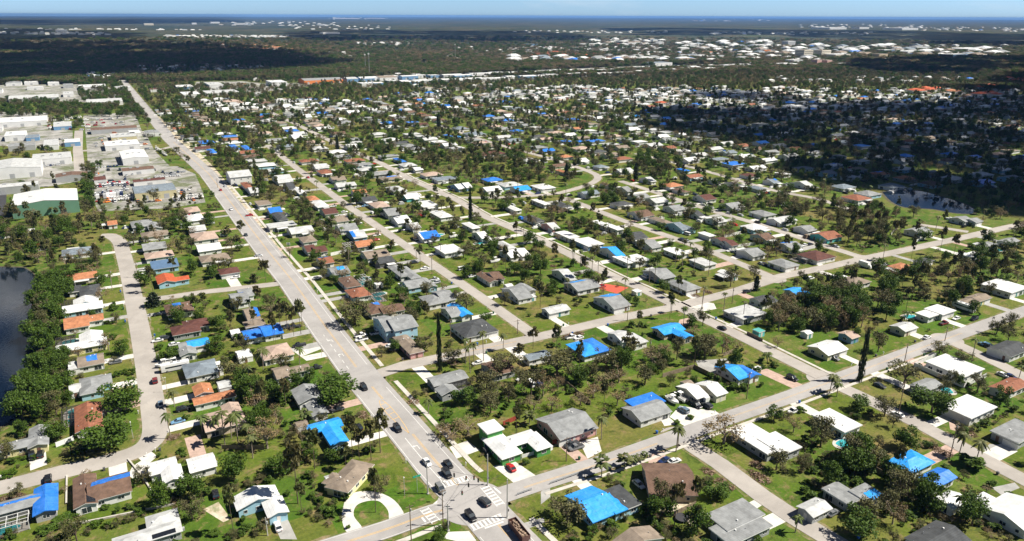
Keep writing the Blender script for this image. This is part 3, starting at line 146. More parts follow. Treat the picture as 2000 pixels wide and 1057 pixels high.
LANDS=[(2163.9,1737.9,45.0,38.3,'F',30,'T','cream'),(2278.1,1754.5,48.9,36.9,'F',26,'T','cream'),(2305.1,1713.9,78.8,52.1,'F',14,'W','cream'),(2416.5,1625.8,47.2,28.3,'F',16,'T','tan'),(2832.5,1884.0,66.8,38.4,'F',12,'W','blue'),(2861.2,1805.5,100.5,59.9,'F',10,'W','white'),(3377.8,1863.1,182.8,104.8,'F',10,'W','white'),(1872.3,1455.9,20.2,20.3,'F',18,'P','pink'),
(1917.0,1455.2,21.6,19.4,'F',16,'P','pink'),(1869.8,1534.0,39.5,33.5,'F',14,'W','white'),(1765.0,1477.6,70.1,49.7,'F',9,'W','white'),(2354.1,2076.6,35.9,29.9,'F',14,'T','orange'),(3036.3,2535.6,51.6,37.4,'F',24,'W','white'),(2741.9,1556.9,99.4,53.7,'F',12,'L','blue'),(2197.1,2165.7,28.6,26.8,'F',10,'L','white'),(2413.5,2496.0,120.7,81.2,'F',9,'L','white'),
(7734.7,5910.4,300.0,259.2,'F',22,'W','white'),(8370.9,5946.8,184.7,106.1,'F',22,'T','white'),(8227.6,5336.3,300.0,240.2,'F',22,'W','white'),(2115.7,2117.9,103.8,69.8,'F',8,'O','white'),(2179.2,2987.5,142.7,96.2,'F',9,'L','white'),(1912.6,3100.0,61.8,49.2,'F',9,'l','blue'),(1920.5,2228.9,69.4,51.9,'F',8,'W','white'),(1488.3,1702.1,65.0,49.4,'F',8,'S','white'),
(1404.8,1584.6,37.1,31.4,'F',6,'W','white'),(1449.6,1567.4,40.8,37.9,'F',6,'W','white'),(1534.0,1538.1,76.5,56.5,'F',6,'W','white'),(1954.0,1416.1,48.6,32.8,'F',8,'L','white'),(2323.4,1473.6,39.9,23.6,'F',8,'L','white'),(2738.7,1376.0,41.7,19.9,'F',6,'R','white'),(9347.7,28728.8,967.2,604.5,'F',30,'W','white'),(11335.0,31022.0,808.6,505.4,'F',25,'W','white'),
(7735.1,24965.6,72.2,49.7,'F',70,'W','white'),(957.1,11035.1,112.1,103.4,'F',24,'W','cream'),(1622.8,11850.3,62.3,48.4,'F',24,'W','white'),(2121.3,13216.6,139.0,112.3,'F',24,'W','white'),(2192.0,11512.0,185.4,138.2,'F',18,'L','white'),(-21.3,7194.9,85.4,84.7,'F',16,'W','white'),(1733.3,5720.9,129.0,95.6,'F',12,'L','white')]
REDS=[(1430,2288,'R'),(1472,2343,'R'),(1478,2331,'R'),(1554,2455,'R'),(1392,2186,'R'),(1506,2338,'R'),(1576,2443,'R'),(1448,2223,'R'),(1424,2176,'R'),(1561,2384,'R'),(1604,2438,'R'),(1616,2431,'R'),(1468,2206,'R'),(1612,2395,'R'),(1504,2238,'R'),(1529,2255,'R'),(1616,2375,'R'),(1522,2225,'R'),(1555,2252,'R'),(1536,2227,'R'),(1554,2224,'R'),(1646,2357,'R'),(1601,2252,'R'),(1596,2234,'R'),
(1527,2114,'R'),(1572,2176,'R'),(1481,2027,'R'),(1551,2112,'R'),(1656,2236,'R'),(1518,2039,'R'),(1586,2131,'R'),(1615,2151,'R'),(1522,2017,'R'),(1582,2081,'R'),(1581,2072,'R'),(1531,1995,'R'),(1526,1969,'R'),(1603,2043,'R'),(1566,1983,'R'),(1623,2048,'R'),(1703,2134,'R'),(1598,1983,'R'),(1707,2089,'R'),(624,3766,'O'),(564,3378,'O'),(607,3578,'O'),(573,3326,'O'),(588,3376,'O'),(619,3497,'O'),
(594,3324,'O'),(651,3556,'O'),(614,3342,'O'),(644,3431,'O'),(696,3669,'O'),(624,3268,'O'),(662,3412,'O'),(703,3570,'O'),(660,3292,'O'),(739,3626,'O'),(653,3207,'O'),(745,3552,'O'),(720,3425,'O'),(677,3154,'O'),(698,3204,'O'),(743,3364,'O'),(772,3491,'O'),(754,3379,'O'),(773,3398,'O'),(760,3289,'O'),(734,3180,'O'),(796,3350,'O'),(793,3325,'O'),(882,3632,'O'),(776,3166,'O'),(788,3183,'O'),
(905,3623,'O'),(775,3096,'O'),(1680,2038,'P'),(1759,2109,'P'),(1754,2064,'P'),(1727,2004,'P'),(1806,2064,'P'),(1790,2013,'P'),(2207,2854,'R'),(2348,2987,'R'),(2370,2980,'R'),(-70,2175,'P'),(-59,2207,'P'),(-47,2151,'P'),(-37,2183,'P'),(-6,2226,'P'),(1,2079,'P'),(16,2303,'P'),(47,2154,'P'),(53,2098,'P'),(1379,845,'R'),(1374,833,'R'),(1437,859,'R'),(1413,836,'R'),(1451,846,'R'),(1426,803,'O'),
(1420,791,'O'),(1604,850,'R'),(1566,820,'R'),(1613,840,'R'),(1597,819,'R'),(1416,744,'R'),(1454,746,'R'),(1430,722,'R'),(1855,920,'R'),(1785,874,'R'),(1842,889,'R'),(1777,851,'R')]
CARS=[(77.3,185.5,'y','sedan','white','av'),(82.8,181.2,'y','sedan','black','av'),(80.2,176.8,'y','suv','black','av'),(75.2,170.7,'y','suv','grey','av'),(83.8,158.8,'y','suv','charcoal','av'),(77.3,154.9,'y','suv','black','av'),(76.8,209.1,'y','suv','black','av'),(76.7,243.1,'y','suv','black','av'),(84.0,551.0,'y','sedan','white','av'),(79.8,477.6,'y','sedan','charcoal','av'),
(88.5,621.0,'y','sedan','red','av'),(8.2,288.7,'y','suv','maroon','st'),(8.1,268.2,'y','sedan','slate','st'),(237.5,216.0,'y','sedan','black','st'),(283.4,243.7,'x','sedan','black','st'),(236.3,375.2,'y','sedan','black','st'),(309.3,163.2,'x','sedan','white','st'),(198.7,616.0,'y','sedan','black','st'),(-31.4,252.3,'y','suv','black',''),(-29.0,252.2,'y','suv','black',''),
(14.7,260.0,'x','suv','black',''),(12.0,251.9,'x','sedan','blue',''),(28.8,178.0,'y','sedan','white',''),(99.2,169.9,'y','sedan','red',''),(16.3,201.9,'y','suv','black',''),(-26.7,235.6,'y','suv','black',''),(91.7,290.0,'x','pickup','white',''),(90.5,285.7,'x','pickup','white',''),(98.6,289.1,'x','pickup','white',''),(99.2,273.2,'x','sedan','white',''),(99.5,269.4,'x','sedan','grey',''),
(-4.0,314.3,'x','sedan','grey',''),(15.0,303.5,'x','van','white',''),(65.4,293.4,'x','pickup','black',''),(65.2,268.8,'x','pickup','black',''),(66.4,315.6,'x','pickup','charcoal',''),(68.8,314.1,'x','pickup','black',''),(62.5,232.0,'x','pickup','black',''),(65.7,216.8,'y','sedan','black',''),(57.4,237.5,'y','suv','black',''),(123.2,171.2,'x','pickup','charcoal',''),
(123.5,168.9,'x','pickup','grey',''),(97.2,181.7,'y','sedan','black',''),(128.5,142.9,'y','sedan','white',''),(148.2,118.7,'x','sedan','white',''),(143.8,148.6,'x','sedan','navy',''),(146.3,146.8,'x','sedan','white',''),(133.6,214.0,'y','van','white',''),(135.7,211.8,'y','van','navy',''),(132.7,219.4,'x','sedan','white',''),(124.1,240.1,'x','sedan','white',''),
(171.9,242.1,'x','pickup','white',''),(174.5,239.9,'x','sedan','white',''),(218.2,178.6,'x','suv','white',''),(225.5,166.6,'y','suv','black',''),(177.7,169.8,'y','suv','black',''),(171.1,169.5,'y','suv','slate',''),(180.7,167.6,'y','suv','charcoal',''),(331.6,168.7,'x','pickup','maroon',''),(342.7,169.2,'x','sedan','white',''),(349.3,164.6,'x','suv','black',''),(255.3,170.1,'y','suv','grey',''),
(323.9,146.3,'y','suv','blue',''),(323.8,143.9,'y','suv','black',''),(235.8,128.9,'y','sedan','white',''),(301.0,126.7,'y','sedan','white',''),(302.2,124.4,'y','sedan','navy',''),(205.5,149.1,'x','pickup','white',''),(250.0,145.6,'y','sedan','charcoal',''),(168.1,104.5,'x','sedan','grey',''),(19.1,519.6,'x','pickup','white',''),(14.6,426.0,'x','sedan','white',''),
(16.3,433.7,'x','pickup','white',''),(18.9,321.1,'x','sedan','white',''),(13.0,328.9,'x','sedan','white',''),(16.4,360.8,'x','sedan','black',''),(16.4,329.9,'x','suv','charcoal',''),(92.3,527.6,'x','pickup','red',''),(163.4,635.0,'y','sedan','red',''),(67.3,483.7,'x','suv','white',''),(58.2,396.9,'x','sedan','white',''),(77.5,429.7,'x','sedan','silver',''),(96.4,374.0,'x','sedan','silver',''),
(153.1,436.0,'x','pickup','white',''),(149.4,426.3,'x','sedan','red',''),(166.9,513.1,'x','sedan','white',''),(172.2,513.4,'x','sedan','blue',''),(153.7,503.7,'x','sedan','white',''),(151.7,524.1,'x','sedan','white',''),(152.5,469.3,'x','sedan','white',''),(171.5,438.7,'x','sedan','black',''),(171.4,348.6,'x','van','white',''),(170.6,335.2,'x','sedan','white',''),
(153.4,360.4,'x','sedan','white',''),(150.4,340.7,'x','pickup','silver',''),(149.3,335.7,'x','suv','silver',''),(152.7,372.4,'x','suv','black',''),(149.5,313.8,'y','sedan','navy',''),(171.5,415.6,'y','suv','white',''),(174.0,407.6,'y','van','white',''),(176.1,403.8,'y','suv','white',''),(258.4,555.4,'x','suv','white',''),(260.0,523.0,'x','pickup','white',''),(256.1,532.0,'x','suv','black',''),
(271.2,507.8,'y','suv','charcoal',''),(222.8,287.1,'x','suv','red',''),(194.4,305.9,'y','suv','white',''),(252.4,288.0,'y','suv','white',''),(318.4,330.9,'y','suv','navy',''),(318.3,327.1,'y','suv','silver',''),(330.4,338.6,'y','van','white',''),(303.4,327.1,'y','sedan','navy',''),(327.8,298.8,'x','sedan','white',''),(328.4,296.1,'y','sedan','silver',''),(331.0,306.6,'x','sedan','white',''),
(329.2,240.9,'x','suv','white',''),(382.1,283.4,'x','sedan','black',''),(377.0,283.9,'x','sedan','white',''),(377.8,312.8,'x','sedan','navy',''),(405.0,404.1,'x','suv','silver',''),(394.9,385.6,'x','suv','white',''),(411.0,366.9,'x','suv','white',''),(396.4,283.9,'y','pickup','white',''),(401.7,283.4,'y','sedan','white',''),(392.1,272.4,'y','sedan','silver',''),
(342.1,236.1,'y','sedan','white',''),(385.9,235.4,'x','sedan','silver',''),(325.5,271.7,'y','sedan','silver',''),(326.3,270.2,'y','sedan','navy',''),(373.3,238.7,'y','boxtruck','white',''),(357.9,174.4,'y','motorhome','white',''),(172.0,176.3,'y','boat','white',''),(176.0,176.6,'y','boat','white',''),(182.6,172.2,'y','trailer','white',''),(16.4,295.8,'x','motorhome','white',''),
(12.7,301.2,'x','boat','white',''),(193.8,350.9,'x','boat','white',''),(195.0,408.0,'x','boat','white',''),(85.6,142.1,'y','dumptrailer','brown',''),(446.1,358.3,'x','boat','white',''),(52.7,600.1,'x','van','silver','yard'),(8.6,689.2,'y','van','grey','yard'),(9.2,721.8,'y','van','black','yard'),(11.1,634.5,'y','suv','white','yard'),(9.6,667.9,'y','suv','white','yard'),
(51.0,599.0,'y','suv','black','yard'),(26.3,719.4,'y','suv','silver','yard'),(65.2,598.4,'y','sedan','navy','yard'),(26.7,616.7,'y','sedan','navy','yard'),(21.6,662.5,'x','pickup','white','yard'),(20.4,635.0,'y','pickup','white','yard'),(1.9,627.0,'x','pickup','red','yard'),(0.0,651.2,'y','van','white','yard'),(40.8,605.8,'x','suv','orange','yard'),(6.6,652.3,'y','pickup','white','yard'),
(27.5,611.0,'y','pickup','grey','yard'),(40.3,610.5,'y','pickup','grey','yard'),(5.8,661.0,'y','suv','white','yard'),(23.2,678.2,'x','sedan','grey','yard'),(17.4,658.5,'y','sedan','white','yard'),(12.1,620.0,'y','van','white','yard'),(13.5,700.3,'x','van','black','yard'),(7.9,629.7,'y','van','orange','yard'),(20.7,681.7,'y','sedan','red','yard'),(10.5,626.3,'y','suv','white','yard'),
(3.2,648.4,'y','sedan','black','yard'),(21.0,679.2,'y','pickup','white','yard'),(50.2,735.9,'y','pickup','black','yard'),(61.7,626.7,'y','pickup','grey','yard'),(7.6,622.9,'y','pickup','orange','yard'),(25.0,739.8,'y','suv','grey','yard'),(3.9,739.3,'y','suv','silver','yard'),(61.7,700.7,'x','van','silver','yard'),(9.8,632.3,'x','pickup','white','yard'),(55.9,722.1,'y','suv','navy','yard'),
(0.5,703.4,'y','van','white','yard'),(24.4,705.4,'y','pickup','navy','yard'),(31.3,725.4,'y','van','silver','yard'),(2.0,749.0,'y','pickup','red','yard'),(27.3,611.4,'y','pickup','orange','yard'),(64.5,596.4,'y','pickup','orange','yard'),(23.0,751.0,'y','van','black','yard'),(14.2,755.8,'y','suv','black','yard'),(5.0,742.4,'y','sedan','orange','yard'),(64.8,612.6,'y','van','black','yard'),
(59.3,623.8,'y','pickup','orange','yard'),(61.6,710.9,'y','pickup','black','yard'),(21.9,672.5,'y','pickup','navy','yard'),(13.4,759.8,'y','sedan','grey','yard'),(14.8,691.1,'y','van','red','yard'),(27.5,751.1,'y','pickup','orange','yard'),(-25.5,1114.0,'x','sedan','white','yard'),(-14.9,1181.1,'x','sedan','silver','yard'),(22.4,1032.3,'y','van','white','yard'),
(-28.4,1183.7,'x','suv','silver','yard'),(24.0,1104.0,'x','suv','red','yard'),(35.3,1152.5,'x','sedan','grey','yard'),(-29.7,1145.9,'x','boat','white','yard'),(13.4,1158.2,'y','suv','white','yard'),(-0.2,1137.0,'y','van','silver','yard'),(45.4,1099.9,'x','suv','silver','yard'),(-25.7,1107.9,'y','suv','silver','yard'),(-33.9,1169.8,'y','suv','white','yard'),(38.0,1093.1,'y','suv','white','yard'),
(23.4,1074.1,'x','sedan','white','yard'),(37.6,1085.8,'y','suv','red','yard'),(39.0,1088.6,'y','sedan','grey','yard'),(-36.3,1101.7,'x','suv','red','yard'),(23.0,1136.2,'x','sedan','red','yard'),(36.5,1140.5,'y','boat','white','yard'),(-13.9,1061.0,'y','van','red','yard'),(-27.0,1081.9,'y','van','silver','yard'),(6.5,1093.1,'x','suv','red','yard'),(-34.2,1200.7,'x','suv','white','yard'),
(-35.2,1079.5,'y','boat','white','yard'),(-0.6,1139.3,'y','boat','red','yard'),(3.0,1153.5,'x','sedan','silver','yard'),(35.5,1038.2,'y','suv','grey','yard'),(-16.4,1152.6,'x','boat','white','yard'),(-35.7,1078.9,'y','boat','silver','yard'),(42.8,1057.6,'y','van','white','yard'),(-28.6,1104.6,'y','van','white','yard'),(27.9,1142.3,'x','sedan','grey','yard'),
(-18.4,1184.4,'y','boat','silver','yard'),(-22.8,1144.2,'x','van','white','yard'),(32.1,1137.8,'x','sedan','grey','yard'),(-2.1,1047.9,'x','van','white','yard'),(0.6,1084.7,'x','sedan','white','yard'),(7.7,1040.0,'y','sedan','white','yard'),(-18.3,1080.2,'x','van','white','yard'),(20.8,1077.1,'y','van','white','yard'),(-34.6,1086.3,'y','boat','white','yard'),(35.5,1027.8,'x','suv','grey','yard'),
(19.5,1143.7,'x','sedan','silver','yard'),(34.1,1150.2,'x','sedan','white','yard'),(16.8,1108.0,'y','van','red','yard'),(12.2,1120.2,'x','sedan','silver','yard'),(20.0,1044.9,'x','sedan','white','yard'),(-10.8,1178.1,'y','van','silver','yard'),(-27.4,1122.0,'y','suv','white','yard'),(28.9,1029.7,'x','boat','white','yard'),(5.6,1143.2,'x','boat','silver','yard'),
(43.1,1146.9,'y','van','grey','yard'),(-39.7,1165.9,'x','sedan','red','yard'),(-26.4,1100.6,'x','sedan','red','yard'),(-15.7,1077.4,'y','suv','silver','yard'),(-33.8,1179.8,'y','van','silver','yard'),(-13.2,1183.4,'x','sedan','white','yard'),(-35.2,1186.8,'y','van','silver','yard'),(44.4,1066.9,'x','van','white','yard'),(-6.6,1138.6,'x','suv','grey','yard'),(17.7,1148.7,'x','boat','grey','yard'),
(14.2,1083.2,'x','van','red','yard'),(34.3,1145.2,'y','van','white','yard'),(2.1,1118.2,'y','sedan','white','yard'),(6.5,1043.3,'x','sedan','white','yard'),(33.9,1100.5,'x','suv','white','yard'),(-36.2,1121.9,'y','boat','red','yard'),(3.1,1151.9,'x','boat','grey','yard'),(5.8,1070.3,'x','boat','silver','yard'),(30.7,1048.3,'x','van','red','yard'),(31.6,998.4,'x','van','orange','yard'),
(14.2,1004.5,'x','boat','white','yard'),(49.1,890.3,'y','van','grey','yard'),(39.9,889.4,'y','sedan','white','yard'),(36.3,923.1,'x','van','white','yard'),(30.9,1019.4,'y','van','grey','yard'),(33.4,907.5,'y','van','grey','yard'),(56.3,894.9,'x','suv','orange','yard'),(28.5,926.9,'x','boat','silver','yard'),(16.9,1017.3,'y','van','silver','yard'),(67.9,998.8,'x','sedan','white','yard'),
(47.8,903.5,'y','boat','grey','yard'),(45.4,978.4,'x','sedan','white','yard'),(26.0,900.1,'y','van','white','yard'),(46.8,949.4,'x','boat','orange','yard'),(24.7,892.8,'y','suv','white','yard'),(22.8,976.1,'y','sedan','white','yard'),(14.8,963.5,'x','suv','white','yard'),(38.9,915.5,'y','van','white','yard'),(32.3,934.5,'x','boat','orange','yard'),(24.2,927.8,'y','suv','orange','yard'),
(14.1,1014.0,'x','van','white','yard'),(30.7,1006.1,'y','sedan','white','yard'),(65.1,978.5,'x','boat','white','yard'),(53.1,904.0,'x','van','white','yard'),(9.4,926.8,'x','sedan','silver','yard'),(17.5,930.3,'x','van','silver','yard'),(49.6,883.0,'x','boat','white','yard'),(56.7,973.7,'y','boat','white','yard'),(32.7,911.3,'x','suv','orange','yard'),(60.0,927.2,'x','sedan','grey','yard'),
(65.7,979.0,'x','van','orange','yard'),(55.2,859.8,'x','van','silver','yard'),(9.5,906.9,'y','suv','silver','yard'),(32.1,972.8,'y','sedan','grey','yard'),(16.6,963.2,'x','van','white','yard'),(18.6,876.8,'y','sedan','white','yard'),(27.7,1009.0,'y','van','white','yard'),(39.7,952.4,'x','sedan','orange','yard'),(26.5,896.2,'x','suv','silver','yard'),(2.1,699.1,'y','sedan','white','yard'),
(3.8,696.7,'y','sedan','white','yard'),(5.6,697.8,'y','sedan','white','yard'),(7.0,697.8,'y','sedan','white','yard'),(8.9,695.8,'y','sedan','white','yard'),(10.2,696.3,'y','sedan','red','yard'),(12.3,694.4,'y','sedan','white','yard'),(13.9,694.9,'y','sedan','white','yard'),(15.6,694.2,'y','sedan','red','yard'),(17.6,694.4,'y','sedan','black','yard'),(19.3,694.4,'y','sedan','red','yard'),
(21.1,694.2,'y','sedan','white','yard'),(22.5,693.6,'y','sedan','white','yard'),(24.3,693.6,'y','sedan','white','yard'),(26.1,691.4,'y','sedan','white','yard'),(3.1,685.2,'y','van','white','yard'),(4.5,683.8,'y','van','red','yard'),(6.7,683.4,'y','van','white','yard'),(8.1,682.7,'y','van','white','yard'),(9.8,682.8,'y','van','white','yard'),(11.6,682.8,'y','van','white','yard'),
(13.5,683.3,'y','van','navy','yard'),(15.3,683.5,'y','van','white','yard'),(17.2,682.7,'y','van','white','yard'),(19.0,681.1,'y','van','white','yard'),(20.9,682.3,'y','van','white','yard'),(22.8,682.3,'y','van','white','yard'),(24.7,682.4,'y','van','red','yard'),(1.2,659.5,'y','sedan','silver','yard'),(3.2,659.1,'y','sedan','silver','yard'),(5.3,658.7,'y','sedan','navy','yard'),
(7.1,659.6,'y','sedan','silver','yard'),(9.3,659.4,'y','sedan','silver','yard'),(11.1,658.2,'y','sedan','red','yard'),(12.9,659.7,'y','sedan','white','yard'),(15.1,659.7,'y','sedan','silver','yard'),(17.0,659.5,'y','sedan','silver','yard'),(19.1,658.7,'y','sedan','silver','yard'),(20.9,659.3,'y','sedan','silver','yard'),(22.8,658.1,'y','sedan','silver','yard'),
(8.6,625.0,'y','boat','silver','yard'),(10.7,624.7,'y','boat','white','yard'),(12.6,623.9,'y','boat','white','yard'),(14.6,624.1,'y','boat','white','yard'),(16.6,624.9,'y','boat','white','yard'),(18.8,624.5,'y','boat','black','yard'),(20.7,624.4,'y','boat','silver','yard'),(22.8,625.5,'y','boat','white','yard'),(24.9,624.5,'y','boat','white','yard'),(26.0,617.8,'y','van','white','yard'),
(28.2,618.1,'y','van','white','yard'),(30.1,618.0,'y','van','navy','yard'),(32.0,619.8,'y','van','white','yard'),(34.1,618.5,'y','van','white','yard'),(36.3,619.3,'y','van','white','yard'),(38.1,620.6,'y','van','white','yard'),(47.9,702.4,'y','sedan','white','yard'),(50.0,702.7,'y','sedan','white','yard'),(51.8,701.2,'y','sedan','white','yard'),(53.8,701.9,'y','sedan','white','yard'),
(55.9,700.8,'y','sedan','white','yard'),(57.6,701.1,'y','sedan','white','yard'),(59.8,701.0,'y','sedan','white','yard'),(61.7,700.1,'y','sedan','white','yard'),(63.2,699.3,'y','sedan','white','yard'),(65.5,699.4,'y','sedan','white','yard'),(66.9,698.4,'y','sedan','white','yard'),(57.5,715.1,'y','sedan','silver','yard'),(59.4,714.5,'y','sedan','silver','yard'),
(61.5,714.8,'y','sedan','silver','yard'),(63.6,714.6,'y','sedan','silver','yard'),(65.2,714.4,'y','sedan','silver','yard'),(67.7,715.8,'y','sedan','navy','yard'),(69.4,714.8,'y','sedan','silver','yard'),(71.2,714.3,'y','sedan','silver','yard'),(73.2,714.6,'y','sedan','silver','yard'),(51.5,602.8,'y','boat','white','yard'),(53.0,601.4,'y','boat','navy','yard'),
(55.2,602.2,'y','boat','white','yard'),(57.1,601.4,'y','boat','white','yard'),(59.2,601.8,'y','boat','white','yard'),(61.3,603.0,'y','boat','white','yard'),(63.1,602.7,'y','boat','white','yard'),(65.0,602.0,'y','boat','white','yard'),(67.3,602.9,'y','boat','white','yard'),(69.2,601.6,'y','boat','white','yard'),(71.4,601.2,'y','boat','white','yard'),(53.1,633.7,'y','sedan','white','yard'),
(55.8,633.1,'y','sedan','white','yard'),(58.2,633.4,'y','sedan','white','yard'),(61.0,634.4,'y','sedan','navy','yard'),(63.8,635.6,'y','sedan','white','yard'),(66.6,635.5,'y','sedan','white','yard'),(1.3,639.0,'y','boxtruck','white','yard'),(3.9,639.3,'y','boxtruck','black','yard'),(6.0,638.7,'y','boxtruck','silver','yard'),(8.4,638.5,'y','boxtruck','white','yard'),
(10.9,640.2,'y','boxtruck','white','yard'),(13.0,640.1,'y','boxtruck','white','yard'),(15.6,640.8,'y','boxtruck','silver','yard'),(17.8,640.4,'y','boxtruck','navy','yard'),(16.3,944.1,'y','sedan','orange','yard'),(16.9,933.2,'y','sedan','orange','yard'),(16.9,919.1,'y','sedan','orange','yard'),(17.7,908.9,'y','sedan','white','yard'),(63.8,858.6,'y','boat','red','yard'),
(64.6,848.9,'y','boat','red','yard'),(65.0,839.5,'y','boat','white','yard'),(66.0,831.4,'y','boat','black','yard'),(66.7,823.1,'y','boat','white','yard'),(67.4,815.6,'y','boat','white','yard'),(68.1,809.2,'y','boat','black','yard'),(13.7,1018.4,'y','boat','white','yard'),(16.8,1017.0,'y','boat','white','yard'),(19.3,1014.8,'y','boat','white','yard'),(22.5,1017.4,'y','boat','white','yard'),
(24.5,1014.4,'y','boat','white','yard'),(27.9,1017.2,'y','boat','white','yard'),(30.6,1015.6,'y','boat','white','yard'),(33.7,1015.3,'y','boat','white','yard'),(36.1,1015.7,'y','boat','white','yard'),(38.9,1017.0,'y','boat','red','yard'),(41.8,1015.1,'y','boat','white','yard'),(44.8,1013.6,'y','boat','white','yard'),(-34.5,1154.7,'y','boat','navy','yard'),(-32.4,1156.4,'y','boat','white','yard'),
(-29.5,1156.1,'y','boat','white','yard'),(-27.2,1160.4,'y','boat','black','yard'),(-24.6,1165.1,'y','boat','white','yard'),(-21.9,1162.5,'y','boat','white','yard'),(-19.3,1163.0,'y','boat','black','yard'),(-16.6,1167.8,'y','boat','white','yard'),(-13.7,1171.7,'y','boat','white','yard'),(-10.8,1169.2,'y','boat','silver','yard'),(-8.1,1169.9,'y','boat','red','yard'),
(-5.3,1171.4,'y','boat','white','yard'),(-2.6,1174.1,'y','boat','black','yard'),(-0.2,1179.0,'y','boat','white','yard'),(-43.2,1123.8,'y','sedan','silver','yard'),(-40.3,1123.8,'y','sedan','silver','yard'),(-37.6,1124.8,'y','sedan','silver','yard'),(-35.1,1127.8,'y','sedan','silver','yard'),(-32.1,1128.2,'y','sedan','silver','yard'),(-29.1,1124.4,'y','sedan','silver','yard'),
(-26.1,1125.6,'y','sedan','silver','yard'),(-23.5,1126.2,'y','sedan','silver','yard'),(-20.3,1129.7,'y','sedan','red','yard'),(-17.3,1131.4,'y','sedan','red','yard'),(-15.0,1132.2,'y','sedan','silver','yard'),(-11.5,1133.9,'y','sedan','silver','yard'),(-38.9,981.1,'y','sedan','silver','yard'),(-36.9,978.7,'y','sedan','silver','yard'),(-34.6,978.2,'y','sedan','silver','yard'),
(-32.0,977.4,'y','sedan','silver','yard'),(-29.4,977.3,'y','sedan','white','yard'),(-26.9,976.6,'y','sedan','silver','yard'),(-25.0,978.3,'y','sedan','black','yard'),(-22.3,979.3,'y','sedan','silver','yard'),(-19.9,979.4,'y','sedan','silver','yard'),(-17.6,978.3,'y','sedan','silver','yard'),(-33.0,935.0,'y','sedan','grey','yard'),(-31.1,937.4,'y','sedan','white','yard'),
(-28.5,935.2,'y','sedan','grey','yard'),(-27.0,937.9,'y','sedan','red','yard'),(-24.8,936.6,'y','sedan','grey','yard'),(-22.4,938.9,'y','sedan','grey','yard'),(-20.7,938.5,'y','sedan','navy','yard'),(-18.5,937.6,'y','sedan','grey','yard'),(2.3,772.3,'y','sedan','navy','yard'),(4.5,772.9,'y','sedan','white','yard'),(6.9,773.7,'y','sedan','silver','yard'),(9.7,773.6,'y','sedan','white','yard'),
(11.8,773.8,'y','sedan','white','yard'),(14.5,773.3,'y','sedan','navy','yard'),(16.6,772.7,'y','sedan','navy','yard'),(19.3,774.0,'y','sedan','navy','yard'),(21.9,774.4,'y','sedan','navy','yard'),(-36.3,804.1,'y','sedan','silver','yard'),(-34.1,806.1,'y','sedan','silver','yard'),(-32.0,806.9,'y','sedan','navy','yard'),(-29.6,807.2,'y','sedan','silver','yard'),
(-26.8,807.6,'y','sedan','silver','yard'),(-24.9,808.2,'y','sedan','silver','yard'),(2.1,622.0,'y','pickup','navy','yard'),(4.2,622.6,'y','pickup','orange','yard'),(6.3,622.4,'y','pickup','orange','yard'),(8.3,624.0,'y','pickup','orange','yard'),(10.7,625.1,'y','pickup','orange','yard')]
POLES=[(88.8,166.1,11,'signal'),(86.3,149.8,13,'signal'),(69.1,155.9,12,'wood'),(69.4,153.2,9,'signal'),(71.3,171.3,11,'signal'),(58.8,154.2,12,'wood'),(65.0,174.1,6,'lamp'),(68.9,173.6,4,'sign'),(116.7,164.7,9,'wood'),(224.4,103.5,14,'wood'),(197.9,164.5,11,'wood'),(235.3,128.4,14,'wood'),(-2.4,248.7,6,'lamp'),(11.3,277.4,6,'lamp'),(25.6,176.2,6,'palmpole'),(206.1,245.2,8,'wood'),
(277.7,153.4,9,'wood'),(313.5,157.5,7,'wood'),(265.0,236.3,9,'wood'),(245.9,237.6,11,'wood'),(153.2,349.5,11,'wood'),(167.0,533.2,11,'wood'),(88.0,632.0,8,'wood'),(153.8,258.0,7,'wood'),(126.0,269.5,9,'wood'),(191.6,212.2,7,'wood'),(70.8,278.5,6,'lamp'),(12.7,424.2,9,'wood'),(-0.1,424.5,7,'wood'),(-39.3,563.2,8,'wood'),(153.2,1404.8,14,'wood'),(46.7,1049.4,14,'wood'),(70.0,936.6,12,'wood'),
(513.5,553.5,9,'wood'),(326.5,685.5,9,'wood'),(103.5,282.9,7,'wood'),(172.2,215.2,7,'wood'),(291.9,491.0,10,'wood'),(384.5,600.2,10,'wood'),(171.5,325.2,7,'wood'),(607.3,1711.2,52,'mast'),(669.7,1915.8,40,'mast'),(1074.1,2206.0,50,'mast')]
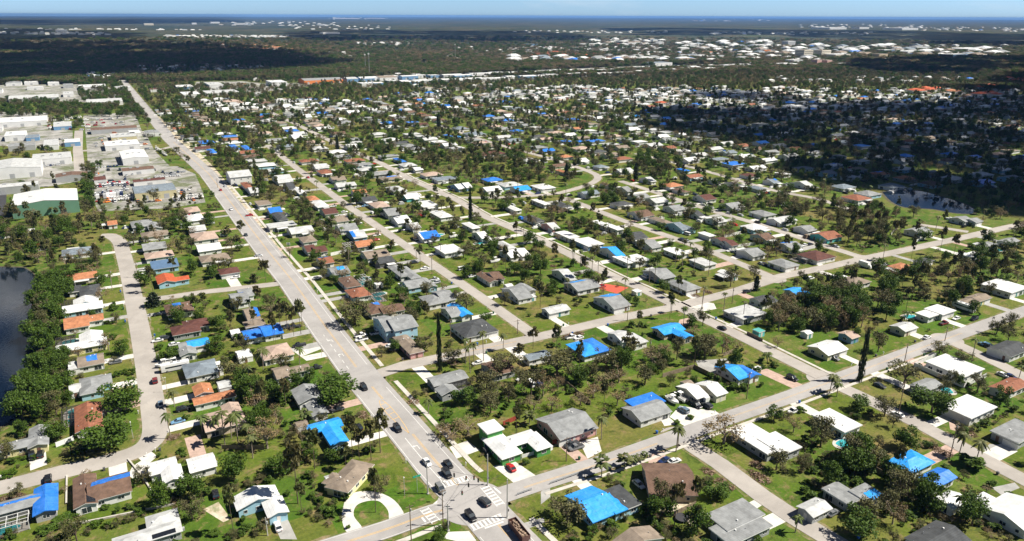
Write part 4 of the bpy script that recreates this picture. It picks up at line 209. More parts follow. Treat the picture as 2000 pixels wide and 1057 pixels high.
FENCE=[('w',1.8,[(-24.7,255.2),(-19.7,257.1)]),('c',0.5,[(-21.8,235.1),(-22.0,219.3)]),('c',0.6,[(-20.1,207.7),(-13.8,206.5),(5.3,203.4)]),('c',0.5,[(-4.8,235.6),(-1.5,222.2),(1.5,205.9)]),('w',1.8,[(278.0,149.4),(295.0,150.4)]),('w',1.9,[(278.0,149.4),(277.2,128.9),(293.9,129.4)]),('w',2,[(114.8,409.5),(141.7,414.5)]),('w',2,[(347.0,321.8),(381.5,323.5)]),('w',1.8,[(338.6,302.1),(352.8,301.1)]),
('t',1.8,[(197.9,119.2),(197.8,105.7)]),('r',1.8,[(118.2,174.9),(124.0,174.3)]),('r',1.8,[(109.7,193.4),(116.9,194.7)]),('t',1.8,[(182.3,193.4),(198.6,193.0),(199.7,179.5)]),('t',1.7,[(217.2,195.2),(223.9,195.8)]),('g',1,[(105.5,156.9),(123.6,156.7)]),('g',1,[(94.0,157.2),(98.9,157.2)]),('t',1.7,[(22.3,226.9),(34.3,219.8)]),('w',1.6,[(447.5,272.1),(464.7,279.1)]),('w',1.6,[(443.6,254.1),
(458.7,255.7)]),('w',1.8,[(97.5,443.7),(99.1,442.7)]),('t',1.6,[(243.0,206.1),(242.9,197.2)]),('w',1.5,[(113.7,171.6),(116.5,172.4)]),('w',1.3,[(105.3,173.2),(110.8,172.9)]),('t',1.8,[(145.8,210.1),(144.6,190.0)]),('t',1.7,[(121.0,136.4),(122.0,131.8)]),('t',1.6,[(128.1,126.8),(136.7,127.1)]),('k',1.5,[(-14.3,280.2),(-19.1,263.1)])]
POOLS=[(203.6,126.6,'x'),(326.0,182.1,'x'),(269.6,132.0,'y'),(189.0,418.5,'x'),(131.1,486.8,'x'),(116.9,335.8,'x'),(203.6,388.5,'x'),(-37.2,214.7,'x'),(-19.4,277.0,'y'),(474.9,218.7,'x'),(-20.0,347.4,'x'),(118.4,361.8,'x')]
CLOUD=[[(869.5,978.8),(942.1,993.5),(1028.2,1004.3),(1121.8,991.2),(1154.6,879.2),(1155.1,778.0),(1183.0,705.7),(1349.4,733.6),(1654.1,862.6),(2033.8,968.8),(2777.8,980.8),(2155.5,537.1),(910.0,207.1),(788.8,255.9),(726.1,306.7),(699.5,335.7),(683.6,372.5),(698.7,416.9),(695.2,458.8),(669.9,488.5),(671.4,528.6),(652.2,568.5),(657.2,636.0),(677.4,710.3),(724.5,802.6)],[(625.5,443.2),(632.4,415.2),
(615.9,373.9),(593.0,387.9),(603.6,421.5)],[(654.2,333.2),(692.3,291.1),(649.7,253.6),(599.7,280.1),(609.3,308.5)],[(2227.0,1635.1),(2228.7,1487.0),(2567.5,1561.3),(2919.3,1403.0),(3608.5,1204.6),(2146.3,703.5),(2211.3,1081.6),(1910.9,1050.0),(1807.8,1118.2),(1806.6,1230.0),(1924.0,1409.5)],[(-1793.7,6809.2),(-573.2,5425.0),(-154.2,4731.5),(161.6,4331.4),(480.7,4442.8),(665.3,3737.1),
(704.3,2856.3),(671.1,2346.9),(486.9,1991.9),(281.7,1962.2),(219.6,2124.9),(115.9,1996.2),(-20.3,1981.8),(-133.6,1931.8),(-358.3,1780.2),(-645.5,1863.9)],[(1624.9,6516.6),(2569.2,7436.0),(2771.8,6602.6),(3550.4,6549.3),(3843.9,5658.7),(3070.6,4153.4),(2383.2,3407.9),(1963.3,3623.6),(1727.6,4121.9),(1253.4,4057.5),(1243.5,5000.1)],[(5512.1,7259.9),(6644.8,7277.8),(6807.3,5962.0),(7730.2,5037.1),
(7163.4,3284.4),(5245.7,2000.2),(3960.8,2030.5),(3957.4,2420.2),(4526.8,3307.2),(4449.8,4135.9),(3863.8,4629.8)],[(-2016.2,10817.9),(-789.4,9737.8),(-87.3,7959.5),(498.0,6999.3),(388.3,5144.0),(-64.3,5044.1),(-531.4,5009.3),(-1217.7,5339.5)],[(-2142.9,21055.1),(337.6,21312.5),(4054.7,26658.0),(3623.2,17061.4),(1224.2,12969.3),(-232.9,11811.3),(-1319.6,12858.0)],[(14635.2,29253.1),
(22130.4,35041.4),(17118.1,21961.9),(12547.0,12437.3),(8877.9,9017.7),(6836.6,9385.3),(6931.1,12781.4)],[(15493.3,13593.6),(14369.9,9384.7),(12399.3,5706.3),(9443.5,4339.1),(9334.3,5743.1),(10261.6,8472.3)]]
DEBRIS=[(-34.2,229.9),(-38.1,230.8),(159.9,129.4),(159.2,126.8),(154.0,137.7),(153.5,131.7),(154.2,128.3),(139.0,143.4),(170.8,247.9),(173.8,247.4),(177.9,246.3),(226.9,106.1),(226.9,109.6),(257.0,249.3),(266.3,248.0),(174.2,243.9),(218.9,328.3),(216.3,321.7),(219.3,213.7),(116.2,249.8),(159.3,109.7),(168.0,132.6),(246.0,109.3),(87.1,224.2),(9.2,242.5),(221.1,220.4),(79.2,224.6)]
CROSSW=[(75.6,172.8,85.2,172.3,2.8,8),(87.5,166.0,87.5,155.5,2.8,7),(75.3,151.0,85.6,151.0,2.8,8),(67.4,165.3,68.0,158.1,2.8,5)]
STOPS=[(75.4,174.1,78.5,174.4),(89.8,164.1,90.2,160.4),(78.6,149.0,84.5,148.8),(65.3,162.0,65.4,159.6)]
BANDS=[(1330,80,1500,100,45,26,60),(1500,88,1960,108,110,26,70),(1440,104,1600,120,40,24,50),(1000,112,1420,122,60,22,50),(1150,78,1330,90,30,24,50),(0,60,400,62,34,20,45),(320,72,560,76,150,14,24),(560,50,760,60,40,20,50),(1000,92,1260,101,240,14,22),(1240,90,1500,112,260,14,24),(1480,88,1960,108,200,14,26),(560,106,720,118,90,12,20),(690,84,800,90,40,18,26),(870,94,1040,118,90,12,20),
(240,130,560,148,70,13,20),(1000,60,1300,64,40,20,34),(1380,60,1700,66,50,20,40),(1750,50,2000,58,60,30,60),(1560,45,1800,52,30,40,80),(640,35,760,39,14,80,160),(1000,27,1300,34,24,120,260),(0,68,220,72,40,22,40),(1350,34,1500,40,22,70,140),(400,44,700,52,36,40,80),(820,30,980,34,12,120,240),(1500,150,1900,160,40,12,18),(0,150,240,158,40,14,22),(800,170,1600,200,200,12,18),
(1180,176,1990,215,260,12,18),(420,200,800,225,60,12,17)]
TRAMP=(129.0, 124.5)
NFOREST=42000

# ---------------------------------------------------------------- helpers
def to_px(X, Y, z=0.0):     # only used to decide what the camera could see
    c, s = math.cos(TH), math.sin(TH)
    x = X * c - Y * s; y = X * s + Y * c; w = z - CAMH
    d = y * math.cos(PITCH) - w * math.sin(PITCH)
    if d < 1: return None
    return 1000 + x / d * 1425, 528.5 - (y * math.sin(PITCH) + w * math.cos(PITCH)) / d * 1425
def seen(X, Y, m=60):
    q = to_px(X, Y)
    return q is not None and -m < q[0] < 2000 + m and -20 < q[1] < 1057 + m * 1.4
_mats = {}
def nd(nt, t, **kw):
    n = nt.nodes.new(t)
    for k, v in kw.items():
        if k in ('op', 'operation'): n.operation = v
        elif k == 'blend': n.blend_type = v
        else: n.inputs[k.replace('_', ' ')].default_value = v
    return n
def mat(name, col, rough=.8, var=.18, scale=.35, col2=None, spec=.3, metal=0.0, extra=None, perobj=0.0, trans=0.0, bump=0.0):
    """plain painted surface with worn patches (noise in world metres)"""
    if name in _mats: return _mats[name]
    m = bpy.data.materials.new(name); m.use_nodes = True; nt = m.node_tree; nt.nodes.clear()
    o = nd(nt, 'ShaderNodeOutputMaterial'); b = nd(nt, 'ShaderNodeBsdfPrincipled')
    b.inputs['Roughness'].default_value = rough; b.inputs['Metallic'].default_value = metal
    b.inputs['Specular IOR Level'].default_value = spec
    geo = nd(nt, 'ShaderNodeNewGeometry')
    n1 = nd(nt, 'ShaderNodeTexNoise', Scale=scale, Detail=6.0, Roughness=.65)
    nt.links.new(geo.outputs['Position'], n1.inputs['Vector'])
    r = nd(nt, 'ShaderNodeValToRGB'); r.color_ramp.elements[0].position = .36; r.color_ramp.elements[1].position = .66
    c2 = col2 or tuple(c * (1 - var * 1.6) for c in col)
    r.color_ramp.elements[0].color = (*c2, 1); r.color_ramp.elements[1].color = (*[c * (1 + var * .4) for c in col], 1)
    nt.links.new(n1.outputs['Fac'], r.inputs['Fac'])
    last = r.outputs[0]
    if perobj:
        oi = nd(nt, 'ShaderNodeObjectInfo'); mr = nd(nt, 'ShaderNodeMapRange')
        mr.inputs['To Min'].default_value = 1 - perobj; mr.inputs['To Max'].default_value = 1 + perobj
        nt.links.new(oi.outputs['Random'], mr.inputs['Value'])
        hs = nd(nt, 'ShaderNodeHueSaturation'); nt.links.new(mr.outputs[0], hs.inputs['Value']); nt.links.new(last, hs.inputs['Color'])
        last = hs.outputs[0]
    if extra: last = extra(nt, geo, last)
    nt.links.new(last, b.inputs['Base Color'])
    if bump:
        bp = nd(nt, 'ShaderNodeBump', Strength=bump, Distance=.1); nt.links.new(n1.outputs['Fac'], bp.inputs['Height'])
        nt.links.new(bp.outputs[0], b.inputs['Normal'])
    sh = b.outputs[0]
    if trans:
        t = nd(nt, 'ShaderNodeBsdfTranslucent'); nt.links.new(last, t.inputs['Color']); ms = nd(nt, 'ShaderNodeMixShader')
        ms.inputs[0].default_value = trans; nt.links.new(sh, ms.inputs[1]); nt.links.new(t.outputs[0], ms.inputs[2]); sh = ms.outputs[0]
    nt.links.new(sh, o.inputs[0])
    _mats[name] = m
    return m
def stripes(sx, sy, period, width, colmul):
    """thin darker or lighter lines across the surface, every `period` metres along (sx, sy)"""
    def f(nt, geo, last):
        sp = nd(nt, 'ShaderNodeVectorMath', op='DOT_PRODUCT'); sp.inputs[1].default_value = (sx / period, sy / period, 0)
        nt.links.new(geo.outputs['Position'], sp.inputs[0])
        fr = nd(nt, 'ShaderNodeMath', op='FRACT'); nt.links.new(sp.outputs['Value'], fr.inputs[0])
        lt = nd(nt, 'ShaderNodeMath', op='LESS_THAN'); lt.inputs[1].default_value = width / period
        nt.links.new(fr.outputs[0], lt.inputs[0])
        m2 = nd(nt, 'ShaderNodeMixRGB'); m2.blend_type = 'MULTIPLY'; m2.inputs['Color2'].default_value = (*colmul, 1)
        nt.links.new(lt.outputs[0], m2.inputs['Fac']); nt.links.new(last, m2.inputs['Color1'])
        return m2.outputs[0]
    return f
def blotch(scale, lo, hi, col, fac=.8):
    """weather stains with a shape of their own"""
    def f(nt, geo, last):
        n = nd(nt, 'ShaderNodeTexNoise', Scale=scale, Detail=8.0, Roughness=.7, Distortion=.6)
        nt.links.new(geo.outputs['Position'], n.inputs['Vector'])
        r = nd(nt, 'ShaderNodeMapRange'); r.inputs['From Min'].default_value = lo; r.inputs['From Max'].default_value = hi
        r.inputs['To Max'].default_value = fac
        nt.links.new(n.outputs['Fac'], r.inputs['Value'])
        m2 = nd(nt, 'ShaderNodeMixRGB'); m2.inputs['Color2'].default_value = (*col, 1)
        nt.links.new(r.outputs[0], m2.inputs['Fac']); nt.links.new(last, m2.inputs['Color1'])
        return m2.outputs[0]
    return f
def both(*fs):
    def f(nt, geo, last):
        for g in fs: last = g(nt, geo, last)
        return last
    return f
ROOF = {
 'W': mat('white_roof', (.70, .705, .70), .5, .12, .25, extra=both(stripes(1, 0, .9, .10, (.80, .82, .84)), blotch(.45, .5, .75, (.40, .40, .38), .5))),
 'L': mat('pale_grey_roof', (.50, .51, .51), .7, .18, .3, extra=blotch(.35, .5, .75, (.28, .28, .27), .6)),
 'G': mat('grey_shingle_roof', (.27, .28, .285), .9, .2, .35, extra=both(stripes(0, 1, .55, .12, (.86, .86, .86)), blotch(.4, .55, .75, (.14, .14, .14), .5))),
 'D': mat('charcoal_shingle_roof', (.075, .08, .085), .9, .25, .4, extra=stripes(0, 1, .55, .12, (.8, .8, .8))),
 'B': mat('brown_shingle_roof', (.17, .105, .075), .9, .25, .5, extra=both(stripes(0, 1, .5, .12, (.8, .8, .8)), blotch(.45, .55, .75, (.08, .06, .05), .5))),
 'M': mat('maroon_shingle_roof', (.12, .05, .04), .9, .2, .5, extra=stripes(0, 1, .5, .12, (.8, .8, .8))),
 'R': mat('terracotta_roof', (.30, .12, .07), .85, .22, .6, extra=stripes(1, 0, .45, .12, (.75, .75, .75))),
 'E': mat('red_orange_tile_roof', (.50, .11, .045), .8, .2, .6, extra=stripes(1, 0, .45, .12, (.75, .75, .75))),
 'O': mat('orange_tile_roof', (.47, .20, .10), .8, .22, .6, extra=stripes(1, 0, .45, .12, (.78, .78, .78))),
 'T': mat('tan_shingle_roof', (.26, .21, .165), .9, .2, .4, extra=both(stripes(0, 1, .55, .12, (.85, .85, .85)), blotch(.5, .6, .75, (.10, .07, .05), .6))),
 'P': mat('pinkish_tan_roof', (.44, .33, .27), .85, .15, .4, extra=stripes(1, 0, .5, .1, (.85, .85, .85))),
 'S': mat('slate_blue_roof', (.20, .24, .28), .85, .2, .4, extra=stripes(0, 1, .55, .12, (.85, .85, .85))),
 'U': mat('blue_metal_roof', (.10, .17, .28), .5, .1, .4, extra=stripes(1, 0, .7, .08, (.8, .8, .8))),
 'J': mat('teal_metal_roof', (.10, .38, .36), .5, .1, .4),
}
ROOFNAME = {'W': 'white', 'L': 'pale grey', 'G': 'grey', 'D': 'charcoal', 'B': 'brown', 'M': 'maroon', 'R': 'terracotta', 'E': 'red-orange', 'O': 'orange', 'T': 'tan', 'P': 'pinkish tan', 'S': 'slate grey', 'U': 'blue', 'J': 'teal'}
WALLC = {'w': (.72, .72, .70), 'c': (.66, .62, .48), 'b': (.34, .55, .66), 'g': (.09, .32, .08), 'y': (.68, .62, .34), 'p': (.60, .34, .32), 'k': (.34, .35, .35), 't': (.50, .42, .32), 's': (.22, .34, .48), 'j': (.12, .48, .46)}
WALL = {k: mat('wall_paint_' + k, v, .85, .08, .8, extra=blotch(.9, .62, .8, tuple(c * .6 for c in v), .5)) for k, v in WALLC.items()}
M_fascia = mat('fascia_white', (.70, .70, .68), .7, .05)
M_glass = mat('window_glass', (.03, .04, .05), .12, .1, spec=.6)
M_frame = mat('window_frame_white', (.75, .75, .73), .6, .03)
M_door = mat('door_paint', (.18, .10, .07), .6, .1)
M_garage = mat('garage_door_white', (.72, .72, .70), .6, .05, extra=lambda nt, g, l: l)
M_conc = mat('driveway_concrete', (.62, .60, .56), .9, .14, .25, extra=blotch(.3, .55, .75, (.42, .40, .37), .6))
M_concg = mat('grey_driveway', (.36, .355, .34), .9, .16, .25, extra=blotch(.5, .55, .75, (.24, .24, .23), .6))
M_paver = mat('pinkish_paver', (.47, .34, .28), .9, .15, .6)
M_black = mat('dark_tarmac', (.05, .05, .055), .9, .15, .3)
M_sand = mat('bare_sand', (.58, .52, .42), .95, .2, .25, col2=(.34, .27, .18), extra=blotch(.12, .5, .62, (.12, .16, .05), .8))
M_yard = mat('yard_gravel', (.36, .35, .33), .95, .2, .06, col2=(.17, .165, .15), extra=both(blotch(.04, .50, .60, (.10, .12, .045), .85), blotch(.3, .58, .68, (.62, .60, .56), .6)))
M_metal = mat('grey_metal', (.42, .43, .44), .5, .08, metal=.2)
M_wood = mat('weathered_wood', (.23, .17, .12), .9, .25, 1.5)
M_polec = mat('concrete_pole', (.45, .44, .41), .9, .1)
def asphalt(name, c, stain=.6):
    return mat(name, c, .92, .10, .08, extra=both(blotch(.05, .48, .66, tuple(x * .74 for x in c), .8), blotch(.35, .60, .62, tuple(x * .80 for x in c), .7),  blotch(.6, .6, .75, tuple(x * .72 for x in c), stain), blotch(2.2, .62, .7, tuple(x * .6 for x in c), .5)))
M_ave = asphalt('avenue_asphalt', (.36, .345, .335))
M_road = asphalt('street_asphalt', (.385, .355, .325))
M_side = mat('sidewalk_concrete', (.53, .50, .45), .9, .12, .4, extra=stripes(0, 1, 1.6, .1, (.8, .8, .8)))
M_white = mat('road_paint_white', (.66, .66, .64), .8, .1, 1.0, extra=blotch(1.2, .6, .7, (.4, .4, .38), .7))
M_yellow = mat('road_paint_yellow', (.60, .40, .17), .8, .1, 1.0, extra=blotch(1.2, .58, .7, (.4, .34, .25), .7))
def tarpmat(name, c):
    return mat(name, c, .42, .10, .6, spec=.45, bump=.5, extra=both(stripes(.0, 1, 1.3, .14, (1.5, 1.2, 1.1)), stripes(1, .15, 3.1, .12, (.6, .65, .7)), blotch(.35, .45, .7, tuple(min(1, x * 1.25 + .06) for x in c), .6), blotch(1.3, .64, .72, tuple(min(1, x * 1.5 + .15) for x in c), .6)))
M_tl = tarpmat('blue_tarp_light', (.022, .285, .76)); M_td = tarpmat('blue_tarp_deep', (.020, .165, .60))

class MB:
    """collects faces in metres and links them as one mesh object"""
    def __init__(s): s.v = []; s.f = []; s.m = []
    def quad(s, a, b, c, d, m=0):
        n = len(s.v); s.v += [a, b, c, d]; s.f.append((n, n + 1, n + 2, n + 3)); s.m.append(m)
    def poly(s, pts, m=0):
        n = len(s.v); s.v += list(pts); s.f.append(tuple(range(n, n + len(pts)))); s.m.append(m)
    def box(s, x0, y0, z0, x1, y1, z1, m=0, top=None):
        n = len(s.v)
        s.v += [(x0, y0, z0), (x1, y0, z0), (x1, y1, z0), (x0, y1, z0), (x0, y0, z1), (x1, y0, z1), (x1, y1, z1), (x0, y1, z1)]
        s.f += [(n, n + 3, n + 2, n + 1), (n + 4, n + 5, n + 6, n + 7), (n, n + 1, n + 5, n + 4), (n + 1, n + 2, n + 6, n + 5), (n + 2, n + 3, n + 7, n + 6), (n + 3, n, n + 4, n + 7)]
        s.m += [m, m if top is None else top, m, m, m, m]
    def tube(s, p, q, r0, r1=None, n=6, m=0, cap=True):
        r1 = r0 if r1 is None else r1
        p = Vector(p); q = Vector(q); d = (q - p)
        if d.length < 1e-6: return
        d.normalize(); u = d.orthogonal().normalized(); w = d.cross(u); k = len(s.v)
        for c, r in ((p, r0), (q, r1)):
            for i in range(n):
                a = 2 * math.pi * i / n; s.v.append(tuple(c + (u * math.cos(a) + w * math.sin(a)) * r))
        for i in range(n):
            j = (i + 1) % n; s.f.append((k + i, k + j, k + n + j, k + n + i)); s.m.append(m)
        if cap: s.f.append(tuple(k + n + i for i in range(n))); s.m.append(m)
    def mesh(s, name, mats):
        me = bpy.data.meshes.new(name); me.from_pydata(s.v, [], s.f)
        for m in (mats if isinstance(mats, (list, tuple)) else [mats]): me.materials.append(m)
        if any(s.m): me.polygons.foreach_set('material_index', s.m)
        me.update(); return me
    def build(s, name, mats, parent=None, loc=None):
        o = bpy.data.objects.new(name, s.mesh(name, mats)); C.objects.link(o)
        if parent is not None: o.parent = parent
        if loc is not None: o.location = loc
        return o
def link(name, me, parent=None, loc=None, rz=0.0):
    o = bpy.data.objects.new(name, me); C.objects.link(o)
    if parent is not None: o.parent = parent
    if loc is not None: o.location = loc
    if rz: o.rotation_euler = (0, 0, rz)
    return o
def empty(name, loc, rz=0.0):
    o = bpy.data.objects.new(name, None); C.objects.link(o); o.location = loc; o.rotation_euler = (0, 0, rz); o.empty_display_size = .5
    return o
LAB = {}
def tag(o, label=None, cat=None, group=None, kind=None):
    if label: o['label'] = label
    if cat: o['category'] = cat
    if group: o['group'] = group
    if kind: o['kind'] = kind
    return o
def copy_tree(o, loc, rz=0.0, sc=1.0):
    c = o.copy(); C.objects.link(c); c.location = loc; c.rotation_euler = (0, 0, rz); c.scale = (sc, sc, sc) if not isinstance(sc, tuple) else sc
    for ch in o.children:
        d = ch.copy(); C.objects.link(d); d.parent = c
        for g in ch.children:
            e = g.copy(); C.objects.link(e); e.parent = d
    return c
def inpoly(x, y, P):
    r = False; j = len(P) - 1
    for i in range(len(P)):
        xi, yi = P[i]; xj, yj = P[j]
        if (yi > y) != (yj > y) and x < (xj - xi) * (y - yi) / (yj - yi) + xi: r = not r
        j = i
    return r
ORD = ['', 'first', 'second', 'third', 'fourth', 'fifth', 'sixth', 'seventh', 'eighth', 'ninth', 'tenth', 'eleventh', 'twelfth', 'thirteenth', 'fourteenth', 'fifteenth', 'sixteenth', 'seventeenth', 'eighteenth', 'nineteenth', 'twentieth']
def ordn(i):
    if i <= 20: return ORD[i]
    return f"{i}{'th' if 10 < i % 100 < 14 else {1: 'st', 2: 'nd', 3: 'rd'}.get(i % 10, 'th')}"

# ---------------------------------------------------------------- ground
def ground_material():
    m = bpy.data.materials.new('grass_ground'); m.use_nodes = True; nt = m.node_tree; nt.nodes.clear(); L = nt.links.new
    o = nd(nt, 'ShaderNodeOutputMaterial'); b = nd(nt, 'ShaderNodeBsdfPrincipled', Roughness=.95); b.inputs['Specular IOR Level'].default_value = .15
    geo = nd(nt, 'ShaderNodeNewGeometry'); P = geo.outputs['Position']
    # lots: every yard has a grass of its own
    sep = nd(nt, 'ShaderNodeSeparateXYZ'); L(P, sep.inputs[0])
    wob = nd(nt, 'ShaderNodeTexNoise', Scale=.03, Detail=2.0); L(P, wob.inputs['Vector'])
    def cell(axis, size, off):
        a = nd(nt, 'ShaderNodeMath', op='MULTIPLY_ADD'); a.inputs[1].default_value = 1 / size; a.inputs[2].default_value = off
        L(sep.outputs[axis], a.inputs[0]); f = nd(nt, 'ShaderNodeMath', op='FLOOR'); L(a.outputs[0], f.inputs[0]); return f.outputs[0]
    cb = nd(nt, 'ShaderNodeCombineXYZ'); L(cell('X', 39.5, -.08), cb.inputs[0]); L(cell('Y', 23.0, .2), cb.inputs[1])
    wn_ = nt.nodes.new('ShaderNodeTexWhiteNoise'); L(cb.outputs[0], wn_.inputs['Vector'])
    n1 = nd(nt, 'ShaderNodeTexNoise', Scale=.055, Detail=8.0, Roughness=.62); L(P, n1.inputs['Vector'])
    n2 = nd(nt, 'ShaderNodeTexNoise', Scale=.9, Detail=7.0, Roughness=.7); L(P, n2.inputs['Vector'])
    n3 = nd(nt, 'ShaderNodeTexNoise', Scale=.22, Detail=6.0, Roughness=.7, Distortion=.5); L(P, n3.inputs['Vector'])
    def ramp(src, stops):
        r = nd(nt, 'ShaderNodeValToRGB'); e = r.color_ramp.elements
        e[0].position, e[0].color = stops[0][0], (*stops[0][1], 1); e[1].position, e[1].color = stops[-1][0], (*stops[-1][1], 1)
        for p_, c_ in stops[1:-1]:
            q = e.new(p_); q.color = (*c_, 1)
        L(src, r.inputs['Fac']); return r.outputs[0]
    def mixc(f, a, c, blend='MIX'):
        x = nd(nt, 'ShaderNodeMixRGB'); x.blend_type = blend
        if isinstance(f, float): x.inputs['Fac'].default_value = f
        else: L(f, x.inputs['Fac'])
        for i, q in ((1, a), (2, c)):
            if isinstance(q, tuple): x.inputs[i].default_value = (*q, 1)
            else: L(q, x.inputs[i])
        return x.outputs[0]
    lot = ramp(wn_.outputs['Value'], [(0, (.045, .122, .006)), (.3, (.075, .150, .008)), (.6, (.118, .155, .014)), (.85, (.205, .165, .055)), (1, (.058, .165, .006))])
    worn = ramp(n1.outputs['Fac'], [(.35, (.045, .100, .012)), (.5, (.088, .12, .022)), (.68, (.20, .155, .070))])
    near = mixc(.55, lot, worn)
    dirt = nd(nt, 'ShaderNodeMapRange'); dirt.inputs['From Min'].default_value = .54; dirt.inputs['From Max'].default_value = .66; dirt.inputs['To Max'].default_value = .75; L(n3.outputs['Fac'], dirt.inputs['Value'])
    # rank darker growth and mown bands
    n4 = nd(nt, 'ShaderNodeTexNoise', Scale=.09, Detail=9.0, Roughness=.75, Distortion=1.2); L(P, n4.inputs['Vector'])
    rank = nd(nt, 'ShaderNodeMapRange'); rank.inputs['From Min'].default_value = .52; rank.inputs['From Max'].default_value = .62; rank.inputs['To Max'].default_value = .7; L(n4.outputs['Fac'], rank.inputs['Value'])
    near = mixc(rank.outputs[0], near, (.035, .062, .010))
    near = mixc(dirt.outputs[0], near, (.24, .165, .095))
    fine = ramp(n2.outputs['Fac'], [(.3, (.62, .66, .6)), (.7, (1.25, 1.2, 1.15))])
    near = mixc(1.0, near, fine, 'MULTIPLY')
    # far country: forest floor and scrub
    f1 = nd(nt, 'ShaderNodeTexNoise', Scale=.0016, Detail=9.0, Roughness=.62); L(P, f1.inputs['Vector'])
    f2 = nd(nt, 'ShaderNodeTexNoise', Scale=.02, Detail=10.0, Roughness=.75); L(P, f2.inputs['Vector'])
    far = ramp(f1.outputs['Fac'], [(.36, (.020, .034, .018)), (.48, (.036, .046, .026)), (.56, (.070, .062, .036)), (.66, (.036, .064, .022))])
    far = mixc(1.0, far, ramp(f2.outputs['Fac'], [(.35, (.25, .25, .25)), (.62, (1.6, 1.55, 1.45)), (.74, (4.0, 3.8, 3.4))]), 'MULTIPLY')
    dist = nd(nt, 'ShaderNodeVectorMath', op='LENGTH'); L(P, dist.inputs[0])
    fr = nd(nt, 'ShaderNodeMapRange'); fr.inputs['From Min'].default_value = 1500; fr.inputs['From Max'].default_value = 2100; L(dist.outputs['Value'], fr.inputs['Value'])
    L(mixc(fr.outputs[0], near, far), b.inputs['Base Color'])
    bp = nd(nt, 'ShaderNodeBump', Strength=.6, Distance=.25); L(n2.outputs['Fac'], bp.inputs['Height']); L(bp.outputs[0], b.inputs['Normal'])
    L(b.outputs[0], o.inputs[0]); return m
g = MB(); B_ = 60000.0
g.poly([(-B_, -3000, 0), (B_, -3000, 0), (B_, B_, 0), (-B_, B_, 0)])
tag(g.build('ground', ground_material()), kind='structure')

def offset_line(P, off):
    """polyline moved sideways to its right by off metres"""
    out_ = []
    for i, (x, y) in enumerate(P):
        a = P[max(0, i - 1)]; b = P[min(len(P) - 1, i + 1)]
        dx, dy = b[0] - a[0], b[1] - a[1]; l = math.hypot(dx, dy) or 1
        out_.append((x + dy / l * off, y - dx / l * off))
    return out_
def smooth(P, n=3):
    """Catmull-Rom through the measured points"""
    Q = []
    for i in range(len(P) - 1):
        p0 = P[max(0, i - 1)]; p1 = P[i]; p2 = P[i + 1]; p3 = P[min(len(P) - 1, i + 2)]
        for k in range(n):
            t = k / n; f = lambda a, b, c, d: .5 * (2 * b + (c - a) * t + (2 * a - 5 * b + 4 * c - d) * t * t + (3 * b - a - 3 * c + d) * t ** 3)
            Q.append((f(p0[0], p1[0], p2[0], p3[0]), f(p0[1], p1[1], p2[1], p3[1])))
    Q.append(P[-1]); return Q
def ribbon(mb, P, o0, o1, z, m=0):
    A = offset_line(P, o0); B = offset_line(P, o1)
    for i in range(len(P) - 1):
        mb.quad((*A[i], z), (*B[i], z), (*B[i + 1], z), (*A[i + 1], z), m)
ROADS = {}
zl = .03
for i, (n, w, P) in enumerate(RD):
    Q = smooth(P, 4) if n in ('canal_street', 'bend_road', 'fifth_lane') else P
    ROADS[n] = (w, Q)
order = ['yard_link', 'yard_road', 'end_road', 'drive_road', 'side_lane', 'canal_street', 'first_lane', 'third_lane', 'fourth_lane', 'fifth_lane', 'bend_road', 'far_right_street', 'lower_right_street', 'right_street', 'second_lane', 'upper_cross_street', 'cross_street', 'avenue']
for i, n in enumerate(order):
    w, Q = ROADS[n]; mb = MB(); ribbon(mb, Q, -w / 2, w / 2, zl + i * .006)
    tag(mb.build(n, M_ave if n in ('avenue', 'cross_street') else M_road), kind='structure')
M_verge = mat('worn_verge', (.26, .19, .12), .95, .2, .5, col2=(.10, .115, .03), extra=blotch(.22, .46, .56, (.085, .12, .018), .95))
for n in order:
    w, Q = ROADS[n]
    if n in ('yard_link', 'yard_road', 'end_road'): continue
    mb = MB(); rv = random.Random(n)
    for s_ in (-1, 1):
        A = offset_line(Q, s_ * (w / 2 - .1)); k = 0
        P2 = smooth(Q, 6); A = offset_line(P2, s_ * (w / 2 - .1)); B = [offset_line(P2, s_ * (w / 2 + rv.uniform(.5, 1.7)))[i] for i in range(len(P2))]
        for i in range(len(P2) - 1): 
            q = [(*A[i], .016), (*B[i], .016), (*B[i + 1], .016), (*A[i + 1], .016)]; mb.quad(*(q if s_ > 0 else q[::-1]))
    tag(mb.build('verge', M_verge), kind='structure')
def road_dist(x, y, skip=()):
    best = (1e9, None, 0, (0, 0))
    for n, (w, P) in ROADS.items():
        if n in skip: continue
        for i in range(len(P) - 1):
            ax, ay = P[i]; bx, by = P[i + 1]; dx, dy = bx - ax, by - ay; l2 = dx * dx + dy * dy or 1
            t = max(0, min(1, ((x - ax) * dx + (y - ay) * dy) / l2)); px, py = ax + dx * t, ay + dy * t
            d = math.hypot(x - px, y - py) - w / 2
            if d < best[0]: best = (d, n, 1 if (x - px) * dy - (y - py) * dx > 0 else -1, (px, py))
    return best
ZM = zl + len(order) * .006 + .01
